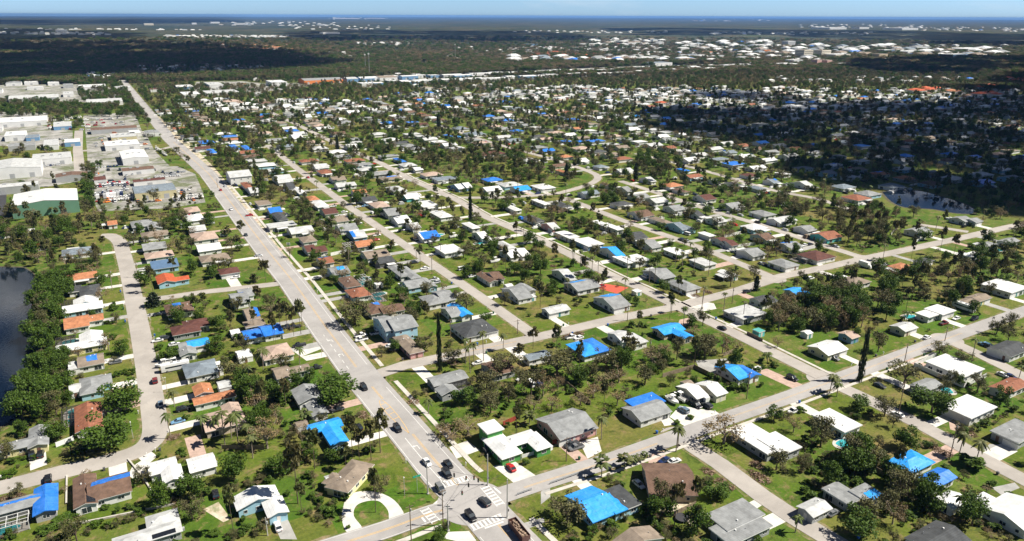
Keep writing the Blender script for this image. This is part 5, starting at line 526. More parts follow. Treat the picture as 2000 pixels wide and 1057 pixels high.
# markings ------------------------------------------------------
mk = MB(); my = MB()
AV = ROADS['avenue'][1]
def along(P, y):
    for i in range(len(P) - 1):
        if min(P[i][1], P[i + 1][1]) <= y <= max(P[i][1], P[i + 1][1]):
            t = (y - P[i][1]) / (P[i + 1][1] - P[i][1]); return P[i][0] + (P[i + 1][0] - P[i][0]) * t
    return P[0][0] if y < P[0][1] else P[-1][0]
def av_line(mb, off, y0, y1, w=.16, dash=None):
    y = y0
    while y < y1:
        e = min(y1, y + (dash[0] if dash else 14)); a = along(AV, y) + off; b = along(AV, e) + off
        mb.quad((a - w, y, ZM), (a + w, y, ZM), (b + w, e, ZM), (b - w, e, ZM)); y = e + (dash[1] if dash else 0)
YJ0, YJ1 = 152.5, 170.5      # the crossroads box on the avenue
for s_ in (-6.4, 5.2): av_line(mk, s_, YJ1, 240, .09); av_line(mk, s_, 262, 700, .09); av_line(mk, s_, 60, YJ0 - 6, .09)
for s_ in (.35, .85): av_line(my, s_, YJ1, 204, .10); av_line(my, s_, 232, 243, .10); av_line(my, s_, 262, 900, .09)
for s_ in (.35, .85): av_line(my, s_, 60, YJ0 - 4, .10)
av_line(mk, -2.6, YJ1 + 1, 203, .12); av_line(mk, 4.2, 60, 148, .12); av_line(mk, -2.6, 262, 300, .12, (3, 3))
# painted median (hatched teardrop) between the two turning lanes
xm = along(AV, 222)
pts = [(-.1, 205), (.6, 210), (1.0, 218), (.9, 226), (.2, 231), (-.9, 231.5), (-1.9, 228), (-1.9, 221), (-1.1, 211), (-.1, 205)]
for i in range(len(pts) - 1):
    a, b = pts[i], pts[i + 1]; my.quad((xm + a[0] - .12, a[1], ZM), (xm + a[0] + .12, a[1], ZM), (xm + b[0] + .12, b[1], ZM), (xm + b[0] - .12, b[1], ZM))
for yy in (216, 220, 224, 228): my.quad((xm - 1.6, yy, ZM + .003), (xm + .8, yy + .7, ZM + .003), (xm + .8, yy + 1.0, ZM + .003), (xm - 1.6, yy + .3, ZM + .003))
# turn arrows
for (ax, ay) in ((-.9, 176), (-.9, 196), (-.9, 276), (-.9, 292), (2.4, 144)):
    x = along(AV, ay) + ax
    mk.quad((x - .12, ay - 1.6, ZM), (x + .12, ay - 1.6, ZM), (x + .12, ay + .8, ZM), (x - .12, ay + .8, ZM))
    mk.quad((x - 1.0, ay + .6, ZM + .003), (x + .1, ay + .6, ZM + .003), (x + .1, ay + .95, ZM + .003), (x - 1.0, ay + .95, ZM + .003))
    mk.poly([(x - .9, ay + 1.35, ZM + .005), (x - 1.7, ay + .78, ZM + .005), (x - .9, ay + .2, ZM + .005)])
# crosswalks: two rails and rungs
def crosswalk(x0, y0, x1, y1, wd, n):
    d = Vector((x1 - x0, y1 - y0)); L_ = d.length; d.normalize(); p = Vector((-d.y, d.x))
    def rect(a, b, c, e):
        q = [Vector((x0, y0)) + d * s + p * t for s, t in ((a, c), (b, c), (b, e), (a, e))]; mk.quad(*[(v.x, v.y, ZM) for v in q])
    rect(0, L_, -wd / 2, -wd / 2 + .25); rect(0, L_, wd / 2 - .25, wd / 2)
    for i in range(n):
        s = L_ * (i + .5) / n; rect(s - .32, s + .32, -wd / 2 + .25, wd / 2 - .25)
ax_ = along(AV, 160)
CW = CROSSW
for c in CW: crosswalk(*c)
for (x0, y0, x1, y1) in STOPS:
    d = Vector((x1 - x0, y1 - y0)).normalized(); p = Vector((-d.y, d.x)) * .3
    mk.quad((x0 - p.x, y0 - p.y, ZM), (x0 + p.x, y0 + p.y, ZM), (x1 + p.x, y1 + p.y, ZM), (x1 - p.x, y1 - p.y, ZM))
# centre and edge lines of the cross street
def lane_line(mb, name, off, x0, x1, w=.1):
    P = [q for q in smooth(ROADS[name][1], 5) if x0 <= q[0] <= x1]
    if len(P) > 1: ribbon(mb, P, off - w, off + w, ZM)
CX = ROADS['cross_street'][1]
for o_ in (-.2, .25): lane_line(my, 'cross_street', o_, -40, 74); lane_line(my, 'cross_street', o_, 97, 151, .07); lane_line(my, 'cross_street', o_, 175, 330, .05)
for o_ in (-3.4, 3.4): lane_line(mk, 'cross_street', o_, -40, 72, .07)
for o_ in (-.2,): lane_line(my, 'upper_cross_street', o_, 108, 150, .12)
for nm in ('right_street', 'second_lane', 'lower_right_street'):
    w, P = ROADS[nm]
tag(mk.build('white_road_markings', M_white), kind='structure'); tag(my.build('yellow_road_markings', M_yellow), kind='structure')
# wheel-worn tracks and cracks live in the asphalt noise; sidewalks and kerbs are real steps
def side_walk(name, P, off, w=1.7, h=.12):
    A = offset_line(P, off - w / 2); B = offset_line(P, off + w / 2); mb = MB()
    for i in range(len(P) - 1):
        mb.quad((*A[i], h), (*B[i], h), (*B[i + 1], h), (*A[i + 1], h)); mb.quad((*A[i], 0), (*A[i], h), (*A[i + 1], h), (*A[i + 1], 0)); mb.quad((*B[i], 0), (*B[i + 1], 0), (*B[i + 1], h), (*B[i], h))
    tag(mb.build(name, M_side), kind='structure')
def av_pts(y0, y1): return [(along(AV, y0 + (y1 - y0) * i / 24), y0 + (y1 - y0) * i / 24) for i in range(25)]
side_walk('sidewalk', av_pts(172, 243), 10.2); side_walk('sidewalk', av_pts(258, 640), 10.2); side_walk('sidewalk', av_pts(60, 146), 10.0)
side_walk('sidewalk', [q for q in smooth(CX, 5) if 99 < q[0] < 300], 5.6, 1.3)
side_walk('sidewalk', [q for q in smooth(CX, 5) if 40 < q[0] < 70], 6.5, 1.6)
side_walk('sidewalk', smooth(ROADS['second_lane'][1], 3)[:26], 5.3, 1.4)
# junction aprons: the rounded corners where streets meet
def apron(x, y, r, z, name, m):
    mb = MB(); mb.poly([(x + r * math.cos(a * math.pi / 14), y + r * math.sin(a * math.pi / 14), z) for a in range(28)]); tag(mb.build(name, m), kind='structure')
apron(ax_ - .5, 161.0, 10.4, .026 + zl - .012, 'road_junction', M_ave)
jn = [('upper_cross_street', 'avenue', 5.5), ('upper_cross_street', 'first_lane', 5), ('upper_cross_street', 'second_lane', 6.5), ('cross_street', 'lower_right_street', 7), ('cross_street', 'second_lane', 8), ('cross_street', 'right_street', 7), ('cross_street', 'far_right_street', 7), ('upper_cross_street', 'third_lane', 7), ('upper_cross_street', 'fourth_lane', 7), ('canal_street', 'side_lane', 6), ('avenue', 'side_lane', 5)]
for a, b, r in jn:
    best = min(((math.hypot(p[0] - q[0], p[1] - q[1]), p, q) for p in smooth(ROADS[a][1], 8) for q in smooth(ROADS[b][1], 8)), key=lambda t: t[0])
    p, q = best[1], best[2]; apron((p[0] + q[0]) / 2, (p[1] + q[1]) / 2, r * .95, .012 + jn.index((a, b, r)) * .0012, 'road_junction', M_road)
# cul-de-sac at the end of the canal street and driveway aprons
PAVE = {'r': ('driveway', mat('red_painted_drive', (.55, .10, .06), .8, .1)), 'w': ('driveway', M_conc), 'g': ('driveway', M_concg), 'p': ('driveway', M_paver), 'o': ('driveway', M_paver), 's': ('sand_strip', M_sand), 'y': ('yard', M_yard), 'k': ('car_park', M_black)}
for i, (k, P) in enumerate(PV):
    if i == 0: P = smooth(P + [P[0]], 4)[:-1]
    mb = MB(); mb.poly([(*q, .018 + i * .0004) for q in P]); o = mb.build(PAVE[k][0], PAVE[k][1]); tag(o, kind='structure')
    # keep face upwards
    if o.data.polygons[0].normal.z < 0: o.data.flip_normals()
def water_mat():
    m = mat('water', (.005, .011, .022), .05, .3, .02, spec=.42)
    nt = m.node_tree; b = [n for n in nt.nodes if n.type == 'BSDF_PRINCIPLED'][0]
    n = nd(nt, 'ShaderNodeTexNoise', Scale=.8, Detail=4.0); g_ = nd(nt, 'ShaderNodeNewGeometry'); nt.links.new(g_.outputs['Position'], n.inputs['Vector'])
    bp = nd(nt, 'ShaderNodeBump', Strength=.25, Distance=.06); nt.links.new(n.outputs['Fac'], bp.inputs['Height']); nt.links.new(bp.outputs[0], b.inputs['Normal'])
    return m
for n, P in WA:
    Q = smooth(P + [P[0]], 3)[:-1]; mb = MB(); mb.poly([(*q, .05) for q in Q]); o = mb.build(n, water_mat())
    if o.data.polygons[0].normal.z < 0: o.data.flip_normals()
    tag(o, kind='structure')
    # muddy bank round the water
    mb = MB(); cx = sum(q[0] for q in Q) / len(Q); cy = sum(q[1] for q in Q) / len(Q)
    for i in range(len(Q)):
        a, b = Q[i], Q[(i + 1) % len(Q)]; ex = lambda q: (q[0] + (q[0] - cx) / max(1, math.hypot(q[0] - cx, q[1] - cy)) * 2.2, q[1] + (q[1] - cy) / max(1, math.hypot(q[0] - cx, q[1] - cy)) * 2.2)
        A, B = ex(a), ex(b); mb.quad((*a, .055), (*b, .055), (*B, .02), (*A, .02)); mb.quad((*a, .045), (*a, .055), (*b, .055), (*b, .045))
    tag(mb.build('pond_bank', mat('bank_mud', (.10, .09, .05), .95, .3, .4)), kind='structure')

# ---------------------------------------------------------------- houses
SL = .30
BLOCK = []        # rectangles where nothing grows: (x0, y0, x1, y1)
def wing_height(kind, w, d, x, y):
    """height of the roof above its eave at (x, y) inside a wing w by d centred on 0"""
    if kind == 'X': return SL * max(0, d / 2 - abs(y))
    if kind == 'Y': return SL * max(0, w / 2 - abs(x))
    if kind == 'H': return SL * max(0, min(w / 2 - abs(x), d / 2 - abs(y)))
    return .0
def add_roof(mb, cx, cy, w, d, kind, z):
    x0, x1, y0, y1 = cx - w / 2, cx + w / 2, cy - d / 2, cy + d / 2; t = .16
    if kind == 'F':
        mb.box(x0, y0, z - .05, x1, y1, z + .30, 1, top=0)
        mb.box(x0 + .15, y0 + .15, z + .305, x1 - .15, y1 - .15, z + .33, 0); return
    if kind == 'H':
        h = SL * min(w, d) / 2; k = min(w, d) / 2
        r0, r1 = ((x0 + k, cy), (x1 - k, cy)) if w >= d else ((cx, y0 + k), (cx, y1 - k))
        A, B, Cc, D = (x0, y0, z), (x1, y0, z), (x1, y1, z), (x0, y1, z)
        P = (*r0, z + h); Q = (*r1, z + h)
        if w >= d: mb.quad(A, B, Q, P); mb.quad(Cc, D, P, Q); mb.poly([D, A, P]); mb.poly([B, Cc, Q])
        else: mb.quad(B, Cc, Q, P); mb.quad(D, A, P, Q); mb.poly([A, B, P]); mb.poly([Cc, D, Q])
        mb.box(x0, y0, z - t, x1, y1, z - .004, 1); return
    hw = (d if kind == 'X' else w) / 2; h = SL * hw
    def pt(u, v, zz): return (u, v, zz) if kind == 'X' else (v, u, zz)
    u0, u1, v0, v1, vc = (x0, x1, y0, y1, cy) if kind == 'X' else (y0, y1, x0, x1, cx)
    for (va, s) in ((v0, 1), (v1, -1)):
        q = [pt(u0, va, z), pt(u1, va, z), pt(u1, vc, z + h), pt(u0, vc, z + h)]
        lo = [(a, b, c - t) for a, b, c in q]
        if (kind == 'X') != (s > 0): q2 = q[::-1]
        else: q2 = q
        mb.poly(q2, 0); mb.quad(lo[0], lo[1], q[1], q[0], 1); mb.quad(lo[1], lo[2], q[2], q[1], 1); mb.quad(lo[3], lo[0], q[0], q[3], 1); mb.quad(lo[0], lo[3], lo[2], lo[1], 1)
def add_walls(mb, cx, cy, w, d, kind, z, ov=.55):
    x0, x1, y0, y1 = cx - w / 2 + ov, cx + w / 2 - ov, cy - d / 2 + ov, cy + d / 2 - ov
    zt = z + (.1 if kind in 'XY' else -.02)
    mb.box(x0, y0, 0, x1, y1, z - .03 if kind != 'F' else z, 0)
    if kind == 'X':
        for x, s in ((x0 + .0, 1), (x1, -1)):
            mb.poly([(x, y0, z - .031), (x, y1, z - .031), (x, cy, z - .18 + SL * d / 2)][::s])
    if kind == 'Y':
        for y, s in ((y0, -1), (y1, 1)):
            mb.poly([(x0, y, z - .031), (x1, y, z - .031), (cx, y, z - .18 + SL * w / 2)][::s])
def win_mesh(w, h, axis):
    """frame and pane of one window lying against a wall whose normal is -y (axis 'y') or -x (axis 'x')"""
    f = MB(); p = MB()
    B = (lambda mb, a0, b0, a1, b1, dd, m=0: mb.box(a0, -dd, b0, a1, 0, b1, m)) if axis == 'y' else (lambda mb, a0, b0, a1, b1, dd, m=0: mb.box(-dd, a0, b0, 0, a1, b1, m))
    B(f, -w / 2, 0, w / 2, .09, .07); B(f, -w / 2, h - .09, w / 2, h, .07); B(f, -w / 2, .09, -w / 2 + .09, h - .09, .07); B(f, w / 2 - .09, .09, w / 2, h - .09, .07)
    if w > 1.3: B(f, -.04, .09, .04, h - .09, .065)
    B(p, -w / 2 + .09, .09, w / 2 - .09, h - .09, .03)
    return f.mesh('window_frame', M_frame), p.mesh('pane', M_glass)
WM = {}
for w_, h_ in ((1.8, 1.2), (1.1, 1.1), (2.6, 2.0)):
    for ax in 'xy': WM[(w_, ax)] = win_mesh(w_, h_, ax)
def garage_mesh(ax):
    m_ = MB()
    for k in range(4):
        if ax == 'y': m_.box(-2.4, -.06, .02 + k * .54, 2.4, 0, .02 + k * .54 + .51)
        else: m_.box(-.06, -2.4, .02 + k * .54, 0, 2.4, .02 + k * .54 + .51)
    return m_.mesh('garage_door', M_garage)
GM = {a: garage_mesh(a) for a in 'xy'}
def door_mesh(ax, mm):
    m_ = MB()
    if ax == 'y': m_.box(-.5, -.06, 0, .5, 0, 2.1)
    else: m_.box(-.06, -.5, 0, 0, .5, 2.1)
    return m_.mesh('door', mm)
M_doorw = mat('door_white', (.62, .60, .56), .6, .05); M_doort = mat('door_teal', (.05, .25, .26), .6, .05)
DM = {(a, i): door_mesh(a, mm) for a in 'xy' for i, mm in enumerate((M_door, M_doorw, M_doort))}
vent = MB(); vent.box(-.18, -.18, -.1, .18, .18, .38); VENT = vent.mesh('roof_vent', M_frame)
vent = MB(); vent.tube((0, 0, -.2), (0, 0, .45), .09, .09, 6); PIPE = vent.mesh('vent_pipe', M_metal)
ac = MB(); ac.box(-.45, -.45, 0, .45, .45, .8); ac.box(-.3, -.3, .8, .3, .3, .84); ACM = ac.mesh('air_conditioner', M_metal)
def tarp_mesh(cx, cy, w, d, kind, z, a0, b0, a1, b1, seed):
    """draped sheet that follows the roof, a little wrinkled, lapping over the eave"""
    r = np.random.RandomState(seed); nx = max(4, int(w * (a1 - a0) / .8)); ny = max(4, int(d * (b1 - b0) / .8))
    X = np.linspace(-w / 2 + a0 * w, -w / 2 + a1 * w, nx + 1); Y = np.linspace(-d / 2 + b0 * d, -d / 2 + b1 * d, ny + 1)
    if X[0] < 0 < X[-1]: X[np.argmin(abs(X))] = 0.0
    if Y[0] < 0 < Y[-1]: Y[np.argmin(abs(Y))] = 0.0
    mb = MB(); base = .36 if kind == 'F' else .07; ph = r.uniform(0, 6, 4)
    for j, y in enumerate(Y):
        for i, x in enumerate(X):
            zz = z + wing_height(kind, w, d, x, y) + base + .05 * abs(math.sin(x * 1.9 + ph[0]) * math.sin(y * 1.4 + ph[1])) + r.uniform(0, .03)
            e = .0
            xx, yy = x, y
            if a0 == 0 and i == 0: xx -= .12
            if a1 == 1 and i == len(X) - 1: xx += .12
            if b0 == 0 and j == 0: yy -= .12
            if b1 == 1 and j == len(Y) - 1: yy += .12
            if 0 < a0 and i == 0: xx += r.uniform(-.25, .25)
            if a1 < 1 and i == len(X) - 1: xx += r.uniform(-.25, .25)
            if 0 < b0 and j == 0: yy += r.uniform(-.25, .25)
            if b1 < 1 and j == len(Y) - 1: yy += r.uniform(-.25, .25)
            mb.v.append((cx + xx, cy + yy, zz))
    n = len(X)
    for j in range(len(Y) - 1):
        for i in range(n - 1):
            k = j * n + i; mb.f.append((k, k + 1, k + n + 1, k + n)); mb.m.append(0)
    # hem: the sheet's edge hangs down, so it has thickness from the side
    def hem(a, b):
        A, B = mb.v[a], mb.v[b]; mb.quad(A, B, (B[0], B[1], B[2] - .28), (A[0], A[1], A[2] - .28))
    for i in range(n - 1): hem(i, i + 1); hem((len(Y) - 1) * n + i, (len(Y) - 1) * n + i + 1)
    for j in range(len(Y) - 1): hem(j * n, (j + 1) * n); hem(j * n + n - 1, (j + 1) * n + n - 1)
    return mb
drive = {'w': MB(), 'g': MB(), 'p': MB()}
HOUSES = []       # (x, y, short name)
def near_axis(dx, dy): return ('x', 1 if dx > 0 else -1) if abs(dx) > abs(dy) else ('y', 1 if dy > 0 else -1)
def make_house(idx, wings, roof, wall, tarps, extra, lod):
    r = random.Random(1000 + idx)
    x, y, w, d = wings[0][:4]
    rot = extra if isinstance(extra, (int, float)) else 0
    root = empty(r_name(roof), (x, y, 0), R_(rot))
    ws = []
    for i, q in enumerate(wings):
        wx, wy, ww, dd, k, hh = q; ww = max(ww, 6.0); dd = max(dd, 6.0)
        if hh < 2.5: hh = 2.5
        ws.append((wx - x, wy - y, ww, dd, k, hh + .04 * i))
        BLOCK.append((wx - ww / 2, wy - dd / 2, wx + ww / 2, wy + dd / 2))
    wm = MB(); rm = MB()
    for q in ws: add_walls(wm, *q[:5], q[5]); add_roof(rm, *q[:5], q[5])
    wo = wm.build('wall', WALL[wall], root); ro = rm.build('roof', [ROOF[roof], M_fascia], root)
    # which way the street lies
    dr = road_dist(x, y); px, py = dr[3]
    ax, s = near_axis(px - x, py - y) if dr[0] < 45 else ('y', -1)
    q = ws[0]; ov = .55
    hx, hy = q[2] / 2 - ov, q[3] / 2 - ov
    faces = [('x', -1, hx, hy), ('x', 1, hx, hy), ('y', -1, hy, hx), ('y', 1, hy, hx)]
    allw = [(f, wq) for wq in ws for f in ('x-', 'x+', 'y-', 'y+')]
    def inside(X, Y, me):
        for o_ in ws:
            if o_ is me: continue
            if abs(X - o_[0]) < o_[2] / 2 - .4 and abs(Y - o_[1]) < o_[3] / 2 - .4: return True
        return False
    ndoor = 0
    for f, wq in allw:
        hx, hy = wq[2] / 2 - ov, wq[3] / 2 - ov; A = f[0]; sg = -1 if f[1] == '-' else 1
        L_ = hy if A == 'x' else hx
        if lod > 1 and f in ('y+', ) : continue
        step = 3.6 if lod < 1 else 5.0
        n = max(1, int(2 * L_ / step)); street = (A == ax and sg == s and wq is ws[-1 if len(ws) > 1 else 0])
        for k in range(n):
            c = -L_ + 2 * L_ * (k + .5) / n
            X, Y = (wq[0] + sg * hx, wq[1] + c) if A == 'x' else (wq[0] + c, wq[1] + sg * hy)
            if inside(X, Y, wq): continue
            rz = (math.pi if sg > 0 else 0)
            if street and k == (0 if idx % 2 else n - 1) and L_ > 3 and roofstreet(dr):
                if lod < 2: link('garage_door', GM[A], wo, (X, Y, 0), rz)
                else: link('garage_door', GM[A], wo, (X, Y, 0), rz)
                (driveway(x + X, y + Y, A, sg, dr, r, idx) if not rot else None)
                continue
            if street and ndoor == 0 and lod < 2:
                ndoor = 1; link('door', DM[(A, idx % 3)], wo, (X, Y, 0), rz); continue
            if lod >= 2 and r.random() < .35: continue
            wsz = r.choice((1.8, 1.8, 1.1, 2.6)) if wq[5] < 4.5 else 1.1
            floors = [0.85 if wsz < 2 else .15] + ([3.9] if wq[5] > 4.5 else [])
            for zf in floors:
                me = WM[(wsz, A)]; wo_ = link('window', me[0], wo, (X, Y, zf), rz)
                if lod < 2: link('pane', me[1], wo_)
                else: wo_.data = WINJ[(wsz, A)]
    if lod < 1:
        for k in range(r.randint(2, 4)):
            q = r.choice(ws); X = r.uniform(-.35, .35) * q[2]; Y = r.uniform(-.35, .35) * q[3]
            zz = q[5] + wing_height(q[4], q[2], q[3], X, Y) + (.33 if q[4] == 'F' else 0)
            link('roof_vent' if k % 2 else 'vent_pipe', VENT if k % 2 else PIPE, ro, (q[0] + X, q[1] + Y, zz))
        q = ws[0]; link('air_conditioner', ACM, root, (q[0] + q[2] / 2 + .2, q[1] + q[3] * .2, 0))
        if r.random() < .45 and roof in 'WDGTP' and ws[0][4] != 'F':
            # gutter downspouts read as thin white corner lines
            gm = MB(); q = ws[0]
            for sx in (1,): gm.box(q[0] + sx * (q[2] / 2 - .5) - .05, q[1] - q[3] / 2 + .42, 0, q[0] + sx * (q[2] / 2 - .5) + .05, q[1] - q[3] / 2 + .52, q[5] - .1)
            gm.build('downspout', M_frame, wo)
    if lod > 0 and len(ws) == 1 and r.random() < .55:
        # a flat patio roof or carport leaning on one side
        q = ws[0]; pw, pd = r.uniform(4, 7), r.uniform(2.8, 4.5); sd = r.choice((-1, 1)); mb = MB(); zc = 2.35
        if ax == 'x' or r.random() < .4: X0 = q[0] - pw / 2 + r.uniform(-.2, .2) * q[2]; Y0 = q[1] + sd * (q[3] / 2 - .4) if sd > 0 else q[1] - q[3] / 2 + .4 - pd; X1, Y1 = X0 + pw, Y0 + pd
        else: Y0 = q[1] - pw / 2; X0 = q[0] + (q[2] / 2 - .4) if sd > 0 else q[0] - q[2] / 2 + .4 - pd; X1, Y1 = X0 + pd, Y0 + pw
        mb.box(X0, Y0, zc, X1, Y1, zc + .14)
        for X in (X0 + .15, X1 - .3):
            for Y in (Y0 + .15, Y1 - .3): mb.box(X, Y, 0, X + .15, Y + .15, zc)
        mb.build('patio_roof', ROOF['W' if r.random() < .7 else 'L'], root); BLOCK.append((x + X0, y + Y0, x + X1, y + Y1))
    for (wi, a0, b0, a1, b1, sh) in tarps:
        q = ws[wi]
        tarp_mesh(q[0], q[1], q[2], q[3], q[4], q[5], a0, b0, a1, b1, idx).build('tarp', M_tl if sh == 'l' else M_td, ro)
    if extra == 'solar':
        q = ws[0]; mb = MB(); sx = 1 if q[4] == 'Y' else .5
        z0 = q[5] + wing_height(q[4], q[2], q[3], q[2] * .10, -q[3] * .15)
        X0, X1, Y0, Y1 = q[0] + q[2] * .06, q[0] + q[2] * .40, q[1] - q[3] * .46, q[1] - q[3] * .24
        def zz(X, Y): return q[5] + wing_height(q[4], q[2], q[3], X - q[0], Y - q[1]) + .12
        P = [(X0, Y0, zz(X0, Y0)), (X1, Y0, zz(X1, Y0)), (X1, Y1, zz(X1, Y1)), (X0, Y1, zz(X0, Y1))]
        mb.poly(P); mb.poly([(a, b, c - .08) for a, b, c in P][::-1])
        for i in range(4): a, b = P[i], P[(i + 1) % 4]; mb.quad((a[0], a[1], a[2] - .08), (b[0], b[1], b[2] - .08), b, a)
        mb.build('solar_panel', mat('solar_panel_dark', (.012, .014, .02), .3, .1, spec=.5), ro)
    return root, ws
def r_name(roof): return 'house'
def roofstreet(dr): return dr[0] < 30
def driveway(X, Y, A, sg, dr, r, idx):
    px, py = dr[3]; k = 'w' if r.random() < .6 else ('g' if r.random() < .7 else 'p'); mb = drive[k]; hw = r.uniform(1.9, 2.7); z = .026 + (idx % 40) * .0002
    if A == 'x':
        xe = px; a, b = sorted((X + sg * .1, xe)); 
        if b - a < 40: mb.quad((a, Y - hw, z), (b, Y - hw, z), (b, Y + hw, z), (a, Y + hw, z)); BLOCK.append((a, Y - hw, b, Y + hw))
    else:
        a, b = sorted((Y + sg * .1, py))
        if b - a < 40: mb.quad((X - hw, a, z), (X + hw, a, z), (X + hw, b, z), (X - hw, b, z)); BLOCK.append((X - hw, a, X + hw, b))
WINJ = {}
for k, (fm, pm) in WM.items():
    v = [tuple(q.co) for q in fm.vertices]; n = len(v); f = [tuple(p.vertices) for p in fm.polygons]
    v2 = [tuple(q.co) for q in pm.vertices]; f2 = [tuple(i + n for i in p.vertices) for p in pm.polygons]
    me = bpy.data.meshes.new('window'); me.from_pydata(v + v2, [], f + f2); me.materials.append(M_frame); me.materials.append(M_glass)
    me.polygons.foreach_set('material_index', [0] * len(f) + [1] * len(f2)); me.update(); WINJ[k] = me
STREET = {'avenue': 'the avenue', 'canal_street': 'the canal street', 'side_lane': 'the short side lane', 'cross_street': 'the cross street', 'upper_cross_street': 'the upper cross street', 'first_lane': 'the first lane', 'second_lane': 'the second lane', 'third_lane': 'the third lane', 'fourth_lane': 'the fourth lane', 'fifth_lane': 'the far lane', 'bend_road': 'the bend road', 'lower_right_street': 'the lower street', 'right_street': 'the right street', 'far_right_street': 'the far right street', 'drive_road': 'the pond road', 'yard_road': 'the yard road', 'yard_link': 'the yard lane', 'end_road': 'the end road'}
ALLH = [list(h) for h in HS]
# further houses on the blocks behind, set back to back along their lanes
def blocked(x, y, m=2.0, roads=3.0):
    for b in BLOCK:
        if b[0] - m < x < b[2] + m and b[1] - m < y < b[3] + m: return True
    if roads is not None and road_dist(x, y)[0] < roads: return True
    for n, P in WA:
        if inpoly(x, y, P): return True
    return False
hand = [(w[0], w[1], max(w[2], w[3]) / 2) for h in HS for w in h[0]]
def zone_at(x, y):
    for P, d_, k in ZN:
        if inpoly(x, y, P): return (d_, k)
    return None
YARDS = [P for k, P in PV if k in 'yk']
more = []
gy = 300.0
rr = random.Random(77)
for row in range(60):
    x0 = 102 + 39.2 * row + (0 if row % 2 else 0)
    if row > 44: break
    yy = 300
    while yy < 1330:
        yy += rr.uniform(21, 27)
        x = x0 + rr.uniform(-3, 3); y = yy + (x0 * .0)
        if x > 900 and y < 420: continue
        q = to_px(x, y)
        if q is None or not (-80 < q[0] < 2080) or q[1] > 470 or q[1] < 172: continue
        if any(abs(x - hx) < hr + 11 and abs(y - hy) < hr + 10 for hx, hy, hr in hand): continue
        if road_dist(x, y)[0] < 9: continue
        z = zone_at(x, y)
        if z or any(inpoly(x, y, P) for n, P in WA) or any(inpoly(x, y, P) for P in OP + YARDS): continue
        if rr.random() < (.12 if y < 800 else .36): continue
        ww, dd = rr.uniform(14, 19), rr.uniform(11, 15)
        roof = rr.choices('WLGDBMROTPS', (17, 20, 22, 7, 9, 4, 4, 3, 8, 5, 5))[0]
        tp = [(0, 0, 0, 1, 1, 'd')] if rr.random() < .05 else ([(0, .3, .4, .8, 1, 'd')] if rr.random() < .05 else [])
        more.append([[(round(x, 1), round(y, 1), ww, dd, rr.choice('XXHHF'), 2.8)], roof, rr.choice('wwwcbk'), tp, '', q[1]])
more.sort(key=lambda h: -h[5])
nind = max(0, 297 - len(ALLH))
ALLH += [h[:5] for h in more[:nind]]
rest = more[nind:]
# names: street, side and place in the row
info = []
for i, h in enumerate(ALLH):
    x, y = h[0][0][:2]; d = road_dist(x, y, skip=('drive_road',) if False else ())
    q = to_px(x, y); info.append((d[1], d[2], x, y, q, d[0]))
groups = {}
for i, (n, s, x, y, q, dd) in enumerate(info):
    groups.setdefault((n, s), []).append(i)
NAME = [''] * len(ALLH)
KN = {'X': 'gabled', 'Y': 'gabled', 'H': 'hip-roofed', 'F': 'flat-roofed'}
for (n, s), L_ in groups.items():
    L_.sort(key=lambda i: math.hypot(info[i][2], info[i][3]))
    horiz = n in ('cross_street', 'upper_cross_street', 'side_lane', 'end_road')
    side = ('near' if s > 0 else 'far') if horiz else ('right' if s > 0 else 'left')
    for k, i in enumerate(L_):
        h = ALLH[i]; full = any(t[1:5] == (0, 0, 1, 1) for t in h[3])
        adj = ('blue-tarped' if full else ROOFNAME[h[1]])
        NAME[i] = f"{adj} house, {ordn(k + 1)} along {STREET[n]}'s {side} side"
for i, h in enumerate(ALLH):
    q = info[i][4]; lod = 0 if q[1] > 560 else (1 if q[1] > 400 else 2)
    root, ws = make_house(i, h[0], h[1], h[2], h[3], h[4], lod)
    full = any(t[1:5] == (0, 0, 1, 1) for t in h[3]); kn = KN[h[0][0][4]]
    nm = NAME[i]; base, rest_ = nm.split(' house, ')
    if full: lab = f"{kn} house under a {'bright' if h[3][0][5] == 'l' else 'deep'} blue tarp, {rest_}"
    elif h[3]: lab = f"{base} {kn} house part blue-tarped, {rest_}"
    else: lab = f"{base} {kn} house, {rest_}"
    tag(root, lab, 'house', 'houses of the neighbourhood')
    HOUSES.append((h[0][0][0], h[0][0][1], nm.replace(' house, ', ' house ').replace('along the ', 'on ')))
for k, n, m in (('w', 'driveway', M_conc), ('g', 'driveway', M_concg), ('p', 'driveway', M_paver)):
    if drive[k].f: tag(drive[k].build(n, m), kind='structure')
# the many houses too far to tell apart, as one mass
fm = {}
wmb = MB(); rmb = {}
tb = MB()
for h in rest:
    x, y, w, d, k, hh = h[0][0]; add_walls(wmb, x, y, w, d, k, hh); rmb.setdefault(h[1], MB()); add_roof(rmb[h[1]], x, y, w, d, k, hh)
    BLOCK.append((x - w / 2, y - d / 2, x + w / 2, y + d / 2))
    if h[3]: add_roof(tb, x, y, w + .3, d + .3, k, hh + .1)
rs = random.Random(4)
FAR = []
def far_cluster(u0, v0, u1, v1, n, cols, size=(12, 20)):
    pass
for i, (x, y, c) in enumerate(REDS):
    r = random.Random(i); w, d = r.uniform(20, 34), r.uniform(14, 20)
    add_walls(wmb, x, y, w, d, 'H', 5.5); c = 'E' if c == 'R' else c; rmb.setdefault(c, MB()); add_roof(rmb[c], x, y, w, d, 'H', 5.5); BLOCK.append((x - w / 2, y - d / 2, x + w / 2, y + d / 2))
allm = MB(); slots = [WALL['w'], M_fascia, M_td]; idx_of = {}
def merge(dst, src, mapm):
    n = len(dst.v); dst.v += src.v; dst.f += [tuple(i + n for i in f) for f in src.f]; dst.m += [mapm[m] for m in src.m]
merge(allm, wmb, [0, 1]); merge(allm, tb, [2, 1])
